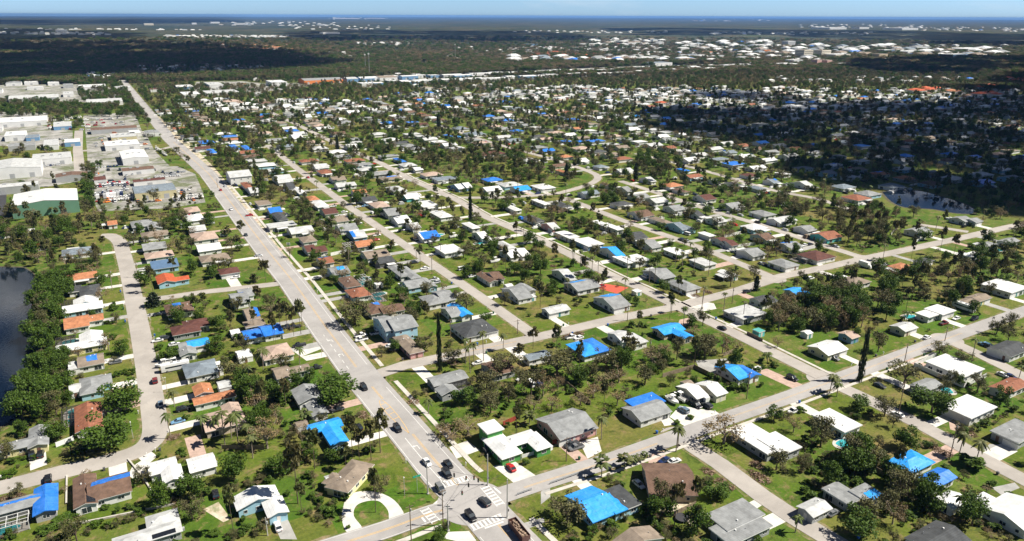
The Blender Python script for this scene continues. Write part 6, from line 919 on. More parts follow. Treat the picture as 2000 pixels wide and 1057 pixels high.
for k in sorted(rmb):
    slots.append(ROOF[k]); merge(allm, rmb[k], [len(slots) - 1, 1])
if allm.f:
    o = allm.build('distant_houses', slots); tag(o, 'the mass of small distant houses among the trees beyond the nearer streets', 'houses', kind='stuff')
# ---------------------------------------------------------------- sheds, pool cages, pools, fences
def side_of(x, y):
    """the nearest house and which side of it (seen from the air) something stands"""
    b = min(HOUSES, key=lambda h: (h[0] - x) ** 2 + (h[1] - y) ** 2)
    c, s = math.cos(TH), math.sin(TH); dx, dy = x - b[0], y - b[1]; X = dx * c - dy * s; Y = dx * s + dy * c
    w = ('right of' if X > 0 else 'left of') if abs(X) > abs(Y) else ('behind' if Y > 0 else 'below')
    return w, b[2]
USED = {}
def ulabel(o, what, x, y, cat, group):
    w, hn = side_of(x, y); base = f"{what} {w} {hn}"
    USED.setdefault((what, w, hn), []).append((o, x, y)); tag(o, base, cat, group)
def finish_labels():
    """things of one kind that share a house and a side are told apart by their order from the camera"""
    for (what, w, hn), L_ in USED.items():
        if len(L_) > 1:
            L_.sort(key=lambda t: math.hypot(t[1], t[2]))
            for k, (o, x, y) in enumerate(L_):
                o['label'] = (f"{'nearest' if k == 0 else ordn(k + 1) + '-nearest'} {what} {w} {hn}").replace('along', 'on' if len(L_) > 1 else 'along')
for i, (x, y, w, d, c, h) in enumerate(SHEDS):
    if h < 1: continue
    w = min(max(w, 2.6), 8); d = min(max(d, 2.6), 8); root = empty('shed', (x, y, 0))
    mb = MB(); add_walls(mb, 0, 0, w, d, 'X', h, .15); wo = mb.build('wall', WALL['w' if c != 'J' else 'j'], root)
    mb = MB(); add_roof(mb, 0, 0, w, d, 'X' if i % 2 else 'F', h); mb.build('roof', [ROOF[c], M_fascia], root)
    link('door', DM[('y', i % 3)], wo, (0, -d / 2 + .15, 0)); BLOCK.append((x - w / 2, y - d / 2, x + w / 2, y + d / 2))
    ulabel(root, f"small {ROOFNAME[c]}-roofed shed", x, y, 'shed', 'garden sheds')
M_cage = mat('cage_bronze_frame', (.06, .055, .05), .5, .1); M_cagew = mat('cage_white_frame', (.62, .62, .6), .5, .05)
M_pool = mat('pool_water', (.05, .38, .42), .08, .15, 1.2, spec=.6)
def screen_mat():
    m = bpy.data.materials.new('insect_screen'); m.use_nodes = True; nt = m.node_tree; nt.nodes.clear()
    o = nd(nt, 'ShaderNodeOutputMaterial'); d = nd(nt, 'ShaderNodeBsdfDiffuse'); d.inputs[0].default_value = (.03, .03, .03, 1); t = nd(nt, 'ShaderNodeBsdfTransparent'); x = nd(nt, 'ShaderNodeMixShader')
    x.inputs[0].default_value = .62; nt.links.new(d.outputs[0], x.inputs[1]); nt.links.new(t.outputs[0], x.inputs[2]); nt.links.new(x.outputs[0], o.inputs[0]); return m
M_screen = screen_mat()
for i, (x, y, w, d) in enumerate([q[:4] for q in CAGES]):
    w = min(max(w, 6), 16); d = min(max(d, 5), 12); h = 2.8; root = empty('pool_cage', (x, y, 0)); fr = MB(); t = .07
    zc = h + .5
    for k in range(5):
        X = -w / 2 + w * k / 4
        fr.box(X - t, -d / 2, 0, X + t, -d / 2 + 2 * t, h); fr.box(X - t, d / 2 - 2 * t, 0, X + t, d / 2, h); fr.box(X - t, -d / 2, h - t, X + t, d / 2, h + t)
    for k in range(4):
        Y = -d / 2 + d * k / 3; fr.box(-w / 2, Y - t, h - t + .01, w / 2, Y + t, h + t + .01)
    fr.build('cage_frame', M_cagew if i in (0, 3, 8) else M_cage, root)
    sc_ = MB(); sc_.box(-w / 2 + .05, -d / 2 + .05, .02, w / 2 - .05, d / 2 - .05, h - .02); sc_.build('screen', M_screen, root)
    pl = MB(); pl.box(-w / 2 + .2, -d / 2 + .2, 0, w / 2 - .2, d / 2 - .2, .06); pl.build('deck', M_side, root)
    pw = MB(); pw.box(-w / 4, -d / 4, .06, w / 4, d / 4, .075); pw.build('pool', M_pool, root)
    ulabel(root, 'pool cage', x, y, 'pool cage', 'screened pool cages'); BLOCK.append((x - w / 2, y - d / 2, x + w / 2, y + d / 2))
for i, (x, y, a) in enumerate(POOLS):
    rx, ry = (3.6, 2.2) if a == 'x' else (2.2, 3.6); root = empty('swimming_pool', (x, y, 0))
    mb = MB(); mb.poly([((rx + 1.2) * math.cos(t * math.pi / 12), (ry + 1.2) * math.sin(t * math.pi / 12), .08) for t in range(24)]); mb.build('deck', M_side, root)
    mb = MB(); mb.poly([((rx + .6 * math.cos(3 * t * math.pi / 12)) * math.cos(t * math.pi / 12), ry * math.sin(t * math.pi / 12), .10) for t in range(24)]); mb.build('water_surface', M_pool, root)
    ulabel(root, 'turquoise swimming pool', x, y, 'pool', 'backyard pools'); BLOCK.append((x - rx - 1, y - ry - 1, x + rx + 1, y + ry + 1))
M_vinyl = mat('white_vinyl_fence', (.76, .76, .75), .5, .05); M_fw = mat('grey_wood_fence', (.27, .21, .15), .9, .2, .9); M_fr = mat('red_wood_fence', (.32, .06, .035), .9, .2, .9)
FCOL = {'w': (M_vinyl, 'white vinyl fence'), 't': (M_fw, 'weathered wooden fence'), 'r': (M_fr, 'red wooden fence'), 'g': (M_metal, 'grey guard rail'), 'c': (M_side, 'low pale concrete wall'), 'k': (M_fw, 'dark wooden fence')}
for i, (c, h, P) in enumerate(FENCE):
    m, nm = FCOL[c]; x0, y0 = P[0]; root = empty('guard_rail' if c == 'g' else ('wall' if c == 'c' else 'fence'), (x0, y0, 0)); panel = MB(); post = MB()
    for j in range(len(P) - 1):
        a = Vector((P[j][0] - x0, P[j][1] - y0, 0)); b = Vector((P[j + 1][0] - x0, P[j + 1][1] - y0, 0)); L_ = (b - a).length; d = (b - a).normalized(); p = Vector((-d.y, d.x, 0)) * (.22 if c == 'c' else .05)
        n = max(1, int(L_ / 2.4))
        for k in range(n + 1):
            q = a + d * (L_ * k / n)
            if c != 'c': post.box(q.x - .08, q.y - .08, 0, q.x + .08, q.y + .08, h + .08)
        z0 = h * .5 if c == 'g' else .05
        A, B = a + p, b + p; A2, B2 = a - p, b - p
        panel.quad((A.x, A.y, z0), (B.x, B.y, z0), (B.x, B.y, h), (A.x, A.y, h)); panel.quad((B2.x, B2.y, z0), (A2.x, A2.y, z0), (A2.x, A2.y, h), (B2.x, B2.y, h)); panel.quad((A.x, A.y, h), (B.x, B.y, h), (B2.x, B2.y, h), (A2.x, A2.y, h))
    panel.build('panel', m, root)
    if post.f: post.build('posts' if False else 'post', m, root)
    mx_, my_ = P[len(P) // 2]; ulabel(root, nm, mx_, my_, nm.split()[-1] if c != 'g' else 'guard rail', 'fences and low walls')

# ---------------------------------------------------------------- warehouses and far landmarks
WCOL = {'green': (.13, .26, .18), 'yellow': (.55, .50, .30), 'white': (.70, .70, .69), 'grey': (.38, .39, .39), 'blue': (.16, .30, .48), 'orange': (.75, .24, .07), 'cream': (.68, .62, .50), 'tan': (.55, .45, .30), 'pink': (.60, .38, .33)}
WMAT = {k: mat('metal_wall_' + k, v, .6, .06, .2, extra=stripes(1, 1, .8, .1, (.85, .85, .85))) for k, v in WCOL.items()}
def warehouse(name, x, y, w, d, kind, h, roof, wall, lab, cat, grp, floors=0):
    root = empty(name, (x, y, 0)); global SL; old = SL; SL = .11
    if roof == 'l': roof = 'S'
    mb = MB(); add_walls(mb, 0, 0, w, d, kind, h, .1); wo = mb.build('wall', WMAT[wall], root)
    mb = MB(); add_roof(mb, 0, 0, w, d, kind, h); ro = mb.build('roof', [ROOF[roof], M_fascia], root); SL = old
    n = max(1, int(w / 14))
    dm = MB()
    for k in range(n):
        X = -w / 2 + w * (k + .5) / n; dm.box(X - 1.9, -d / 2 + .04, 0, X + 1.9, -d / 2 + .1, min(4.2, h * .6))
    dm.build('loading_door' if n == 1 else 'loading_doors' if False else 'loading_door', M_glass if wall in ('green', 'cream') else M_metal, wo)
    if floors:
        for k in range(floors):
            wb = MB(); z = 2 + (h - 3) * k / floors; wb.box(-w / 2 + 2, -d / 2 + .02, z, w / 2 - 2, -d / 2 + .095, z + 1.6); wb.box(-w / 2 + .02, -d / 2 + 2, z, -w / 2 + .095, d / 2 - 2, z + 1.6); wb.build('window_band', M_glass, wo)
    elif h < 20 and w > 15:
        for k in range(random.Random(int(x)).randint(1, 3)):
            ub = MB(); X = (k - 1) * w * .22; zz = h + (.31 if kind == 'F' else .3); ub.box(X - 1.2, -1, zz - .2, X + 1.2, 1, zz + 1.2); ub.build('roof_unit', M_metal, ro)
    tag(root, lab, cat, grp); BLOCK.append((x - w / 2, y - d / 2, x + w / 2, y + d / 2)); return root
wl = sorted(range(len(WARES)), key=lambda i: math.hypot(WARES[i][0], WARES[i][1]))
cnt = {}
for i in wl:
    x, y, w, d, k, h, roof, wall = WARES[i]; q = to_px(x, y)
    reg = 'in the yards left of the avenue' if x < 100 and y < 1300 else ('left of the avenue end' if x < 110 else 'in the industrial row behind the belt of woods')
    key = (roof, wall, reg); cnt[key] = cnt.get(key, 0) + 1
    lab = f"{ROOFNAME.get(roof, 'slate grey')}-roofed {wall}-walled warehouse {reg}, {ordn(cnt[key])} nearest"
    if wall == 'green': lab = 'large green metal warehouse with a white gabled roof and brown door'
    if wall == 'orange': lab = 'long grey-roofed warehouse with an orange front in the industrial row'
    warehouse('warehouse', x, y, w, d, k, h, roof, wall, lab, 'warehouse', 'warehouses')
cnt = {}
for i, (x, y, w, d, k, h, roof, wall) in enumerate(LANDS):
    if roof == 'l': roof = 'S'
    key = (wall, h > 12); cnt[key] = cnt.get(key, 0) + 1
    nm = 'tower' if h > 60 else 'building'
    lab = f"distant {'tall' if h > 12 else 'low'} {wall} {nm} towards the horizon, {ordn(cnt[key])} of its look from the centre"
    if i == 0: lab = 'cream hospital block, the left wing of the tall pair on the plain'
    if i == 1: lab = 'cream hospital block, the right wing of the tall pair on the plain'
    warehouse(nm, x, y, w, d, k, h, roof, wall, lab, 'tower' if h > 60 else 'building', 'distant large buildings', floors=5 if h > 20 and y < 4000 else 0)
# bands of far roofs one can no longer count
mb = MB(); slots = [WALL['w'], ROOF['W'], ROOF['L'], ROOF['T'], ROOF['G'], ROOF['S'], M_td]
def px_ground(u, v):     # where a far band of suburbs lies
    b2 = 528.5 - v; a = u - 1000; Y = 1425 * math.cos(PITCH) + b2 * math.sin(PITCH); Z = -1425 * math.sin(PITCH) + b2 * math.cos(PITCH); t = CAMH / -Z
    X_, Y_ = a * t, Y * t; return X_ * math.cos(TH) + Y_ * math.sin(TH), -X_ * math.sin(TH) + Y_ * math.cos(TH)
for (u0, v0, u1, v1, n, s0, s1) in BANDS:
    for k in range(n):
        x, y = px_ground(rs.uniform(u0, u1), v0 + (v1 - v0) * rs.random())
        if blocked(x, y, 4, None): continue
        w, d = rs.uniform(s0, s1), rs.uniform(s0, s1) * .7; h = rs.uniform(3, 6) if s1 < 30 or v0 < 66 else rs.uniform(6, 13); c = rs.choices((1, 2, 3, 4, 5, 6), (9, 5, 4, 4, 2, .5))[0]
        nv = len(mb.v); mb.box(x - w / 2, y - d / 2, 0, x + w / 2, y + d / 2, h, 0, top=c)
        # a shallow hipped top so they are not plain boxes
        z = h + .16 * d; mb.v += [(x - w * .25, y, z), (x + w * .25, y, z)]; a = nv + 4
        mb.f += [(a, a + 1, nv + 9, nv + 8), (a + 1, a + 2, nv + 9), (a + 2, a + 3, nv + 8, nv + 9), (a + 3, a, nv + 8)]; mb.m += [c] * 4
        BLOCK.append((x - w / 2, y - d / 2, x + w / 2, y + d / 2))
tag(mb.build('far_suburbs', slots), 'bands of tiny roofs spread over the plain towards the horizon', 'suburb', kind='stuff')

# ---------------------------------------------------------------- poles, lamps, signals
def pole_thing(kind, x, y, h, n):
    if kind == 'lamp':
        root = empty('street_lamp', (x, y, 0)); mb = MB(); mb.tube((0, 0, 0), (0, 0, h), .09, .06, 8); mb.build('pole', M_polec, root)
        mb = MB(); mb.tube((0, 0, h), (0, 0, h + .15), .12, .22, 8); mb.tube((0, 0, h + .15), (0, 0, h + .5), .22, .08, 8); mb.build('lamp_head', M_frame, root); ulabel(root, 'white post-top street lamp', x, y, 'street lamp', 'street lamps')
    elif kind == 'mast':
        root = empty('radio_mast', (x, y, 0)); mb = MB()
        for a in range(3): mb.tube((1.1 * math.cos(a * 2.09), 1.1 * math.sin(a * 2.09), 0), (.5 * math.cos(a * 2.09), .5 * math.sin(a * 2.09), h), .22, .14, 5)
        mb.build('lattice', M_polec, root); mb = MB()
        for k in range(3): mb.box(-1.6 + k * 1.2, -1.3, h - 4, -1.0 + k * 1.2, -1.0, h - 1.5); mb.box(-1.6 + k * 1.2, 1.0, h - 4, -1.0 + k * 1.2, 1.3, h - 1.5)
        mb.tube((0, 0, h - 3), (0, 0, h + 3), .15, .1, 5); mb.box(-1.4, -1.1, h - 3, 1.4, 1.1, h - 2.8); mb.build('antenna', M_frame, root)
        tag(root, f"distant slim radio mast above the woods, {('middle of the three', 'left of the three', 'right of the three')[min(2, (0, 1, 2)[['52', '40', '50'].index(str(int(h)))])]}", 'mast', 'radio masts')
    elif kind == 'sign':
        root = empty('street_sign', (x, y, 0)); mb = MB(); mb.tube((0, 0, 0), (0, 0, h + 2), .07, .07, 6); mb.build('pole', M_metal, root)
        mb = MB(); mb.box(-1.3, -.03, h + 1.3, 1.3, .03, h + 1.9); mb.build('sign_board', mat('sign_green', (.02, .35, .22), .5, .05), root); tag(root, 'green street name sign on a slim pole by the crossroads', 'street sign')
    elif kind == 'signal':
        root = empty('signal_pole', (x, y, 0)); mb = MB(); mb.tube((0, 0, 0), (0, 0, h), .22, .15, 8); mb.tube((0, 0, 0), (0, 0, .3), .4, .4, 8); mb.build('pole', M_polec, root)
        mb = MB(); mb.box(.2, -.15, 2.2, .5, .15, 2.9); mb.build('walk_signal', M_black, root); ulabel(root, 'pale concrete signal pole', x, y, 'signal pole', 'signal poles at the crossroads')
    else:
        root = empty('utility_pole', (x, y, 0)); mb = MB(); mb.tube((0, 0, 0), (0, 0, h), .17, .11, 7); mb.build('pole', M_wood if kind == 'wood' else M_polec, root)
        mb = MB(); mb.box(-1.1, -.07, h - .7, 1.1, .07, h - .55); mb.build('crossarm', M_wood, root)
        mb = MB(); mb.tube((.3, 0, h - 2.2), (.3, 0, h - 1.4), .2, .2, 8); mb.build('transformer', M_metal, root)
        ulabel(root, 'slim utility pole', x, y, 'utility pole', 'utility poles')
for i, (x, y, h, k) in enumerate(POLES): pole_thing(k, x, y, h, i)
# span wires over the crossroads with the hanging signals
sp = [p for p in POLES if p[3] == 'signal']; sp = sorted(sp, key=lambda p: p[0])
def wire(a, b, sag, nm, lab):
    mb = MB(); last = None
    for k in range(13):
        t = k / 12; q = (a[0] + (b[0] - a[0]) * t - a[0], a[1] + (b[1] - a[1]) * t - a[1], a[2] + (b[2] - a[2]) * t - sag * 4 * t * (1 - t))
        if last: mb.tube(last, q, .035, .035, 4, cap=False)
        last = q
    o = mb.build(nm, M_black, loc=(a[0], a[1], 0)); tag(o, lab, 'wire', 'span wires over the crossroads'); return o
PX = {i: (p[0], p[1], p[2] - .4) for i, p in enumerate(sp)}
WR = [(0, 3, 'span wire from the left signal pole to the far right pole'), (1, 2, 'span wire from the near signal pole across the crossroads')] if len(sp) >= 4 else []
for a, b, lab in WR: wire(PX[a], PX[b], .9, 'span_wire', lab)
M_sig = mat('signal_housing', (.02, .02, .02), .5, .1)
def signal_head(x, y, z, rz, lab):
    root = empty('traffic_signal', (x, y, z), rz); mb = MB(); mb.box(-.2, -.16, -1.2, .2, .16, 0); mb.tube((0, 0, 0), (0, 0, .6), .04, .04, 5); mb.build('housing', M_sig, root)
    for k, (n, c) in enumerate((('red_lens', (.25, .01, .01)), ('amber_lens', (.25, .12, .01)), ('green_lens', (.01, .2, .06)))):
        mb = MB(); mb.tube((0, -.16, -.2 - .38 * k), (0, -.24, -.2 - .38 * k), .14, .14, 8); mb.build(n, mat(n, c, .3, .02), root)
    tag(root, lab, 'traffic signal', 'signals hanging over the crossroads')
for k, (a, b, t) in enumerate(((0, 3, .34), (0, 3, .5), (0, 3, .64), (1, 2, .35), (1, 2, .5), (1, 2, .65))):
    if len(sp) < 4: break
    A, B = PX[a], PX[b]; z = A[2] + (B[2] - A[2]) * t - .9 * 4 * t * (1 - t) - .6
    signal_head(A[0] + (B[0] - A[0]) * t, A[1] + (B[1] - A[1]) * t, z, R_(90 * (k % 2)), f"black hanging traffic signal, {('left', 'middle', 'right')[k % 3]} one on the {'far' if k < 3 else 'near'} span wire")
up = [p for p in POLES if p[3] == 'wood']
def sag_wire(a, b, h):
    mb = MB(); last = None
    for k in range(9):
        t = k / 8; q = ((b[0] - a[0]) * t, (b[1] - a[1]) * t, h - 1.2 * 4 * t * (1 - t))
        if last: mb.tube(last, q, .02, .02, 3, cap=False)
        last = q
    return mb.build('power_line', M_black, loc=(a[0], a[1], 0))
npl = 0
for i, a in enumerate(up):
    b = min((p for p in up if p[1] > a[1] + 5 and p is not a), key=lambda p: math.hypot(p[0] - a[0], p[1] - a[1]), default=None)
    if b and math.hypot(a[0] - b[0], a[1] - b[1]) < 75: npl += 1; tag(sag_wire(a, b, min(a[2], b[2]) - .7), f"thin power line strung between two utility poles, {ordn(npl)} span in the scene", 'power line', 'power lines')
# small roadside things
def small(nm, lab, x, y, f, cat, grp):
    root = empty(nm, (x, y, 0)); f(root); ulabel(root, lab, x, y, cat, grp)
def mailbox(root):
    mb = MB(); mb.box(-.06, -.06, 0, .06, .06, 1.05); mb.build('post', M_frame, root); mb = MB(); mb.box(-.13, -.28, 1.05, .13, .28, 1.3); mb.tube((0, -.28, 1.3), (0, .28, 1.3), .13, .13, 8); mb.build('box', M_frame, root)
def bin_(root, c):
    mb = MB(); mb.poly([(-.28, -.3, 0), (-.28, .3, 0), (.28, .3, 0), (.28, -.3, 0)]); n = len(mb.v)
    mb.v += [(-.25, -.28, 0), (.25, -.28, 0), (.25, .28, 0), (-.25, .28, 0), (-.33, -.37, 1.0), (.33, -.37, 1.0), (.33, .37, 1.0), (-.33, .37, 1.0)]
    mb.f += [(n, n + 1, n + 5, n + 4), (n + 1, n + 2, n + 6, n + 5), (n + 2, n + 3, n + 7, n + 6), (n + 3, n, n + 4, n + 7)]; mb.m += [0] * 4; mb.build('body', c, root)
    mb = MB(); mb.box(-.35, -.4, 1.0, .35, .4, 1.08); mb.build('lid', c, root)
rb = random.Random(31); bins = [mat('bin_dark_green', (.02, .09, .04), .6, .1), mat('bin_grey', (.10, .10, .11), .6, .1), mat('bin_blue', (.03, .12, .40), .6, .1)]
nb = 0
for hx, hy, hn in HOUSES:
    q = to_px(hx, hy)
    if q[1] < 560: continue
    dr = road_dist(hx, hy)
    if dr[0] > 30: continue
    px_, py_ = dr[3]; vx, vy = hx - px_, hy - py_; l = math.hypot(vx, vy); w = ROADS[dr[1]][0] / 2
    if rb.random() < .6: small('mailbox', 'white roadside mailbox', px_ + vx / l * (w + .8) + rb.uniform(-2, 2) * vy / l, py_ + vy / l * (w + .8) - rb.uniform(-2, 2) * vx / l, mailbox, 'mailbox', 'mailboxes')
    if rb.random() < .5:
        t = rb.uniform(3, 6); small('wheelie_bin', 'wheeled rubbish bin', px_ + vx / l * (w + 1.2) - t * vy / l, py_ + vy / l * (w + 1.2) + t * vx / l, lambda r: bin_(r, rb.choice(bins)), 'bin', 'rubbish bins')
# trampoline and picnic things
root = empty('trampoline', (*TRAMP, 0)); mb = MB(); mb.tube((0, 0, .75), (0, 0, .8), 2.0, 2.0, 20); mb.build('mat', M_black, root)
for k in range(6):
    mb = MB(); a = k * math.pi / 3; mb.tube((1.9 * math.cos(a), 1.9 * math.sin(a), 0), (1.9 * math.cos(a), 1.9 * math.sin(a), .75), .04, .04, 5); mb.build('leg', M_metal, root)
tag(root, 'round black trampoline in the bare yard behind the grey flat-roofed house', 'trampoline')
# debris heaps: broken branches and building waste raked to the kerb
M_br = mat('dry_branches', (.21, .135, .085), .95, .35, 2.5); M_br2 = mat('rubble', (.36, .26, .19), .95, .4, 2.0)
for i, (x, y) in enumerate(DEBRIS):
    d_ = road_dist(x, y)
    if d_[0] < 2.6: vx, vy = x - d_[3][0], y - d_[3][1]; l = math.hypot(vx, vy) or 1; rr_ = ROADS[d_[1]][0] / 2 + 2.6; x, y = d_[3][0] + vx / l * rr_, d_[3][1] + vy / l * rr_
    r = np.random.RandomState(i + 5); mb = MB(); L1, L2 = r.uniform(1.6, 2.4), r.uniform(1.6, 3.2)
    for k in range(110):
        a = r.uniform(0, 6.28); q = math.sqrt(r.uniform(0, 1)); cx, cy = q * L1 * math.cos(a), q * L2 * math.sin(a); z = max(0, 1 - q) * r.uniform(0, 1.3) + .05; b = r.uniform(0, 6.28); l = r.uniform(.3, 1.3)
        mb.tube((cx, cy, z), (cx + l * math.cos(b), cy + l * math.sin(b), max(.03, z + r.uniform(-.3, .5))), r.uniform(.03, .11), .02, 4)
    for k in range(26):
        a = r.uniform(0, 6.28); q = math.sqrt(r.uniform(0, 1)); cx, cy = q * L1 * math.cos(a), q * L2 * math.sin(a); s = r.uniform(.12, .4); mb.box(cx - s, cy - s * .6, 0, cx + s, cy + s * .6, s * r.uniform(.5, 2.2) * (1.2 - q), 1)
    o = mb.build('debris_heap', [M_br, M_br2], loc=(x, y, .03)); ulabel(o, 'heap of storm debris', x, y, 'debris', 'heaps of storm debris')

# ---------------------------------------------------------------- vehicles
CC = {'white': (.75, .75, .75), 'black': (.012, .012, .014), 'charcoal': (.05, .055, .06), 'grey': (.17, .175, .18), 'silver': (.45, .46, .47), 'red': (.45, .02, .02), 'maroon': (.16, .015, .02), 'navy': (.015, .03, .10), 'blue': (.16, .32, .50), 'slate': (.13, .19, .26), 'orange': (.75, .22, .03), 'brown': (.10, .045, .035)}
def paint(c): return mat('car_paint_' + c, CC[c], .28, .03, 1, spec=.6)
M_tyre = mat('tyre_rubber', (.02, .02, .02), .9, .1); M_rim = mat('wheel_rim', (.35, .35, .36), .35, .05, metal=.6); M_hl = mat('headlight_glass', (.7, .7, .68), .15, .02); M_tl_ = mat('tail_light_red', (.35, .01, .01), .25, .02)
def loft(mb, secs, m=0):
    """join cross-sections (lists of points) into a closed shell"""
    n = len(secs[0]); k = len(mb.v)
    for s in secs: mb.v += s
    for i in range(len(secs) - 1):
        for j in range(n):
            a = k + i * n + j; b = k + i * n + (j + 1) % n; mb.f.append((a, b, b + n, a + n)); mb.m.append(m)
    mb.f.append(tuple(k + j for j in range(n))[::-1]); mb.m.append(m); mb.f.append(tuple(k + (len(secs) - 1) * n + j for j in range(n))); mb.m.append(m)
def sec(x, w, z0, z1, t=.82):
    """body cross-section at x: width w, tucked in at the top"""
    h = w / 2; return [(x, -h * .93, z0), (x, h * .93, z0), (x, h, z0 + (z1 - z0) * .35), (x, h, z0 + (z1 - z0) * .7), (x, h * t, z1), (x, -h * t, z1), (x, -h, z0 + (z1 - z0) * .7), (x, -h, z0 + (z1 - z0) * .35)]
VP = {}
def vehicle_meshes(t, c):
    if (t, c) in VP: return VP[(t, c)]
    P = []; pm = paint(c) if t not in ('boat',) else M_frame
    def part(name, f, m):
        mb = MB(); f(mb); P.append((name, mb.mesh(name, m)))
    if t in ('sedan', 'suv', 'pickup', 'van'):
        L_, Wd, H_ = {'sedan': (4.7, 1.84, 1.45), 'suv': (4.8, 1.95, 1.78), 'pickup': (5.7, 2.0, 1.85), 'van': (5.4, 2.0, 2.1)}[t]
        b = .95 if t == 'sedan' else (1.08 if t != 'van' else 1.1); hl = L_ / 2
        part('body', lambda mb: loft(mb, [sec(-hl, Wd * .86, .38, b * .86), sec(-hl + .25, Wd * .97, .25, b), sec(-hl * .5, Wd, .22, b), sec(hl * .35, Wd, .22, b), sec(hl - .55, Wd * .97, .24, b * .88), sec(hl - .12, Wd * .88, .3, b * .74), sec(hl, Wd * .78, .4, b * .66)]), pm)
        r0, r1, f0, f1 = {'sedan': (-.86, -.50, .08, .48), 'suv': (-.97, -.88, .12, .46), 'pickup': (-.12, -.06, .34, .60), 'van': (-.98, -.94, .55, .86)}[t]
        def cab(mb, z1, grow):
            g = grow; wt = Wd * .80 + g; wb = Wd * .94 + g
            mb.v += [(hl * r0 - g, -wb / 2, b - .02), (hl * f1 + g, -wb / 2, b - .02), (hl * f1 + g, wb / 2, b - .02), (hl * r0 - g, wb / 2, b - .02), (hl * r1 - g, -wt / 2, z1), (hl * f0 + g, -wt / 2, z1), (hl * f0 + g, wt / 2, z1), (hl * r1 - g, wt / 2, z1)]
            n = len(mb.v) - 8; mb.f += [(n + 4, n + 5, n + 6, n + 7), (n, n + 1, n + 5, n + 4), (n + 1, n + 2, n + 6, n + 5), (n + 2, n + 3, n + 7, n + 6), (n + 3, n, n + 4, n + 7)]; mb.m += [0] * 5
        part('window_glass', lambda mb: cab(mb, H_ - .10, 0), M_glass)
        def roofp(mb):
            wt = Wd * .80 / 2; mb.box(hl * r1 - .03, -wt, H_ - .11, hl * f0 + .03, wt, H_)
            for s in (-1, 1):
                for xa, xb in ((hl * r0, hl * r1), (hl * f1, hl * f0), ((hl * (r0 + f1)) / 2, (hl * (r1 + f0)) / 2)): mb.tube((xa, s * Wd * .47, b - .02), (xb, s * (wt), H_ - .05), .05, .045, 4)
        part('roof', roofp, pm)
        if t == 'pickup': part('cargo_bed', lambda mb: mb.box(-hl + .15, -Wd * .40, b - .01, -hl * .16, Wd * .40, b + .012), M_black)
        wx, rad = hl * .62, .34 if t == 'sedan' else .38; wheels = [(sx * wx, sy * (Wd / 2 - .1), rad) for sx in (-1, 1) for sy in (-1, 1)]
        lights = [(hl - .10, Wd * .32, b * .62), (-hl + .02, Wd * .34, b * .72)]
    elif t in ('boxtruck', 'motorhome', 'trailer', 'dumptrailer'):
        L_, Wd, H_ = {'boxtruck': (8, 2.4, 3.4), 'motorhome': (10.5, 2.5, 3.4), 'trailer': (6, 2.3, 2.5), 'dumptrailer': (8.5, 2.5, 2.5)}[t]; hl = L_ / 2
        if t == 'dumptrailer':
            def f(mb):
                mb.box(-hl, -1.25, .6, hl, -1.15, H_); mb.box(-hl, 1.15, .6, hl, 1.25, H_); mb.box(-hl, -1.15, .6, -hl + .1, 1.15, H_); mb.box(hl - .1, -1.15, .6, hl, 1.15, H_); mb.box(-hl + .1, -1.15, .6, hl - .1, 1.15, .7)
            part('body', f, pm)
            def f2(mb):
                r = np.random.RandomState(3)
                for k in range(90):
                    x, y, s = r.uniform(-hl + .4, hl - .4), r.uniform(-.95, .95), r.uniform(.1, .4); mb.box(x - s, y - s, .7, x + s, y + s, r.uniform(1.3, 2.3))
            part('load', f2, M_br2)
        else:
            x1 = hl if t != 'boxtruck' else hl - 2.0
            part('body', lambda mb: loft(mb, [sec(-hl, Wd * .97, .5, H_, .93), sec(-hl + .15, Wd, .45, H_, .94), sec(x1 - .2, Wd, .45, H_, .94), sec(x1, Wd * .95, .55, H_ - .15, .92)]), pm)
            if t == 'boxtruck': part('cab', lambda mb: loft(mb, [sec(x1, Wd * .92, .4, 2.3), sec(hl - .7, Wd * .92, .4, 2.3), sec(hl, Wd * .85, .45, 1.3)]), pm)
            if t == 'motorhome': part('window_glass', lambda mb: (mb.box(-hl * .7, -Wd / 2 - .01, 1.7, hl * .8, -Wd / 2 + .02, 2.4), mb.box(-hl * .7, Wd / 2 - .02, 1.7, hl * .8, Wd / 2 + .01, 2.4), mb.box(hl - .06, -Wd * .4, 1.6, hl + .02, Wd * .4, 2.6)), M_glass); part('roof_unit', lambda mb: (mb.box(-1.5, -.5, H_, -.5, .5, H_ + .3), mb.box(1.2, -.5, H_, 2.2, .5, H_ + .3)), M_metal)
        wheels = [(sx * hl * .6, sy * (Wd / 2 - .12), .45) for sx in (-1, 1) for sy in (-1, 1)]; lights = [(hl - .02, Wd * .35, .9), (-hl + .02, Wd * .4, .9)] if t != 'trailer' else []
    else:   # boat on its trailer
        hl = 3.3
        part('hull', lambda mb: loft(mb, [sec(-hl, 2.2, .6, 1.5, 1.0), sec(0, 2.4, .55, 1.55, 1.0), sec(hl * .6, 1.8, .7, 1.65, 1.0), sec(hl, .2, 1.3, 1.75, 1.0)]), M_frame)
        part('deck', lambda mb: mb.box(-hl + .3, -.85, 1.56, hl * .3, .85, 1.6), M_concg); part('console', lambda mb: (mb.box(-.4, -.4, 1.6, .4, .4, 2.5), mb.box(-.9, -.8, 3.2, .9, .8, 3.28), mb.tube((-.8, -.7, 1.6), (-.8, -.7, 3.2), .04), mb.tube((-.8, .7, 1.6), (-.8, .7, 3.2), .04), mb.tube((.8, -.7, 1.6), (.8, -.7, 3.2), .04), mb.tube((.8, .7, 1.6), (.8, .7, 3.2), .04)), M_frame)
        part('outboard_motor', lambda mb: mb.box(-hl - .5, -.2, .8, -hl, .2, 1.9), M_black); wheels = [(-.8, -1.0, .32), (-.8, 1.0, .32)]; lights = []
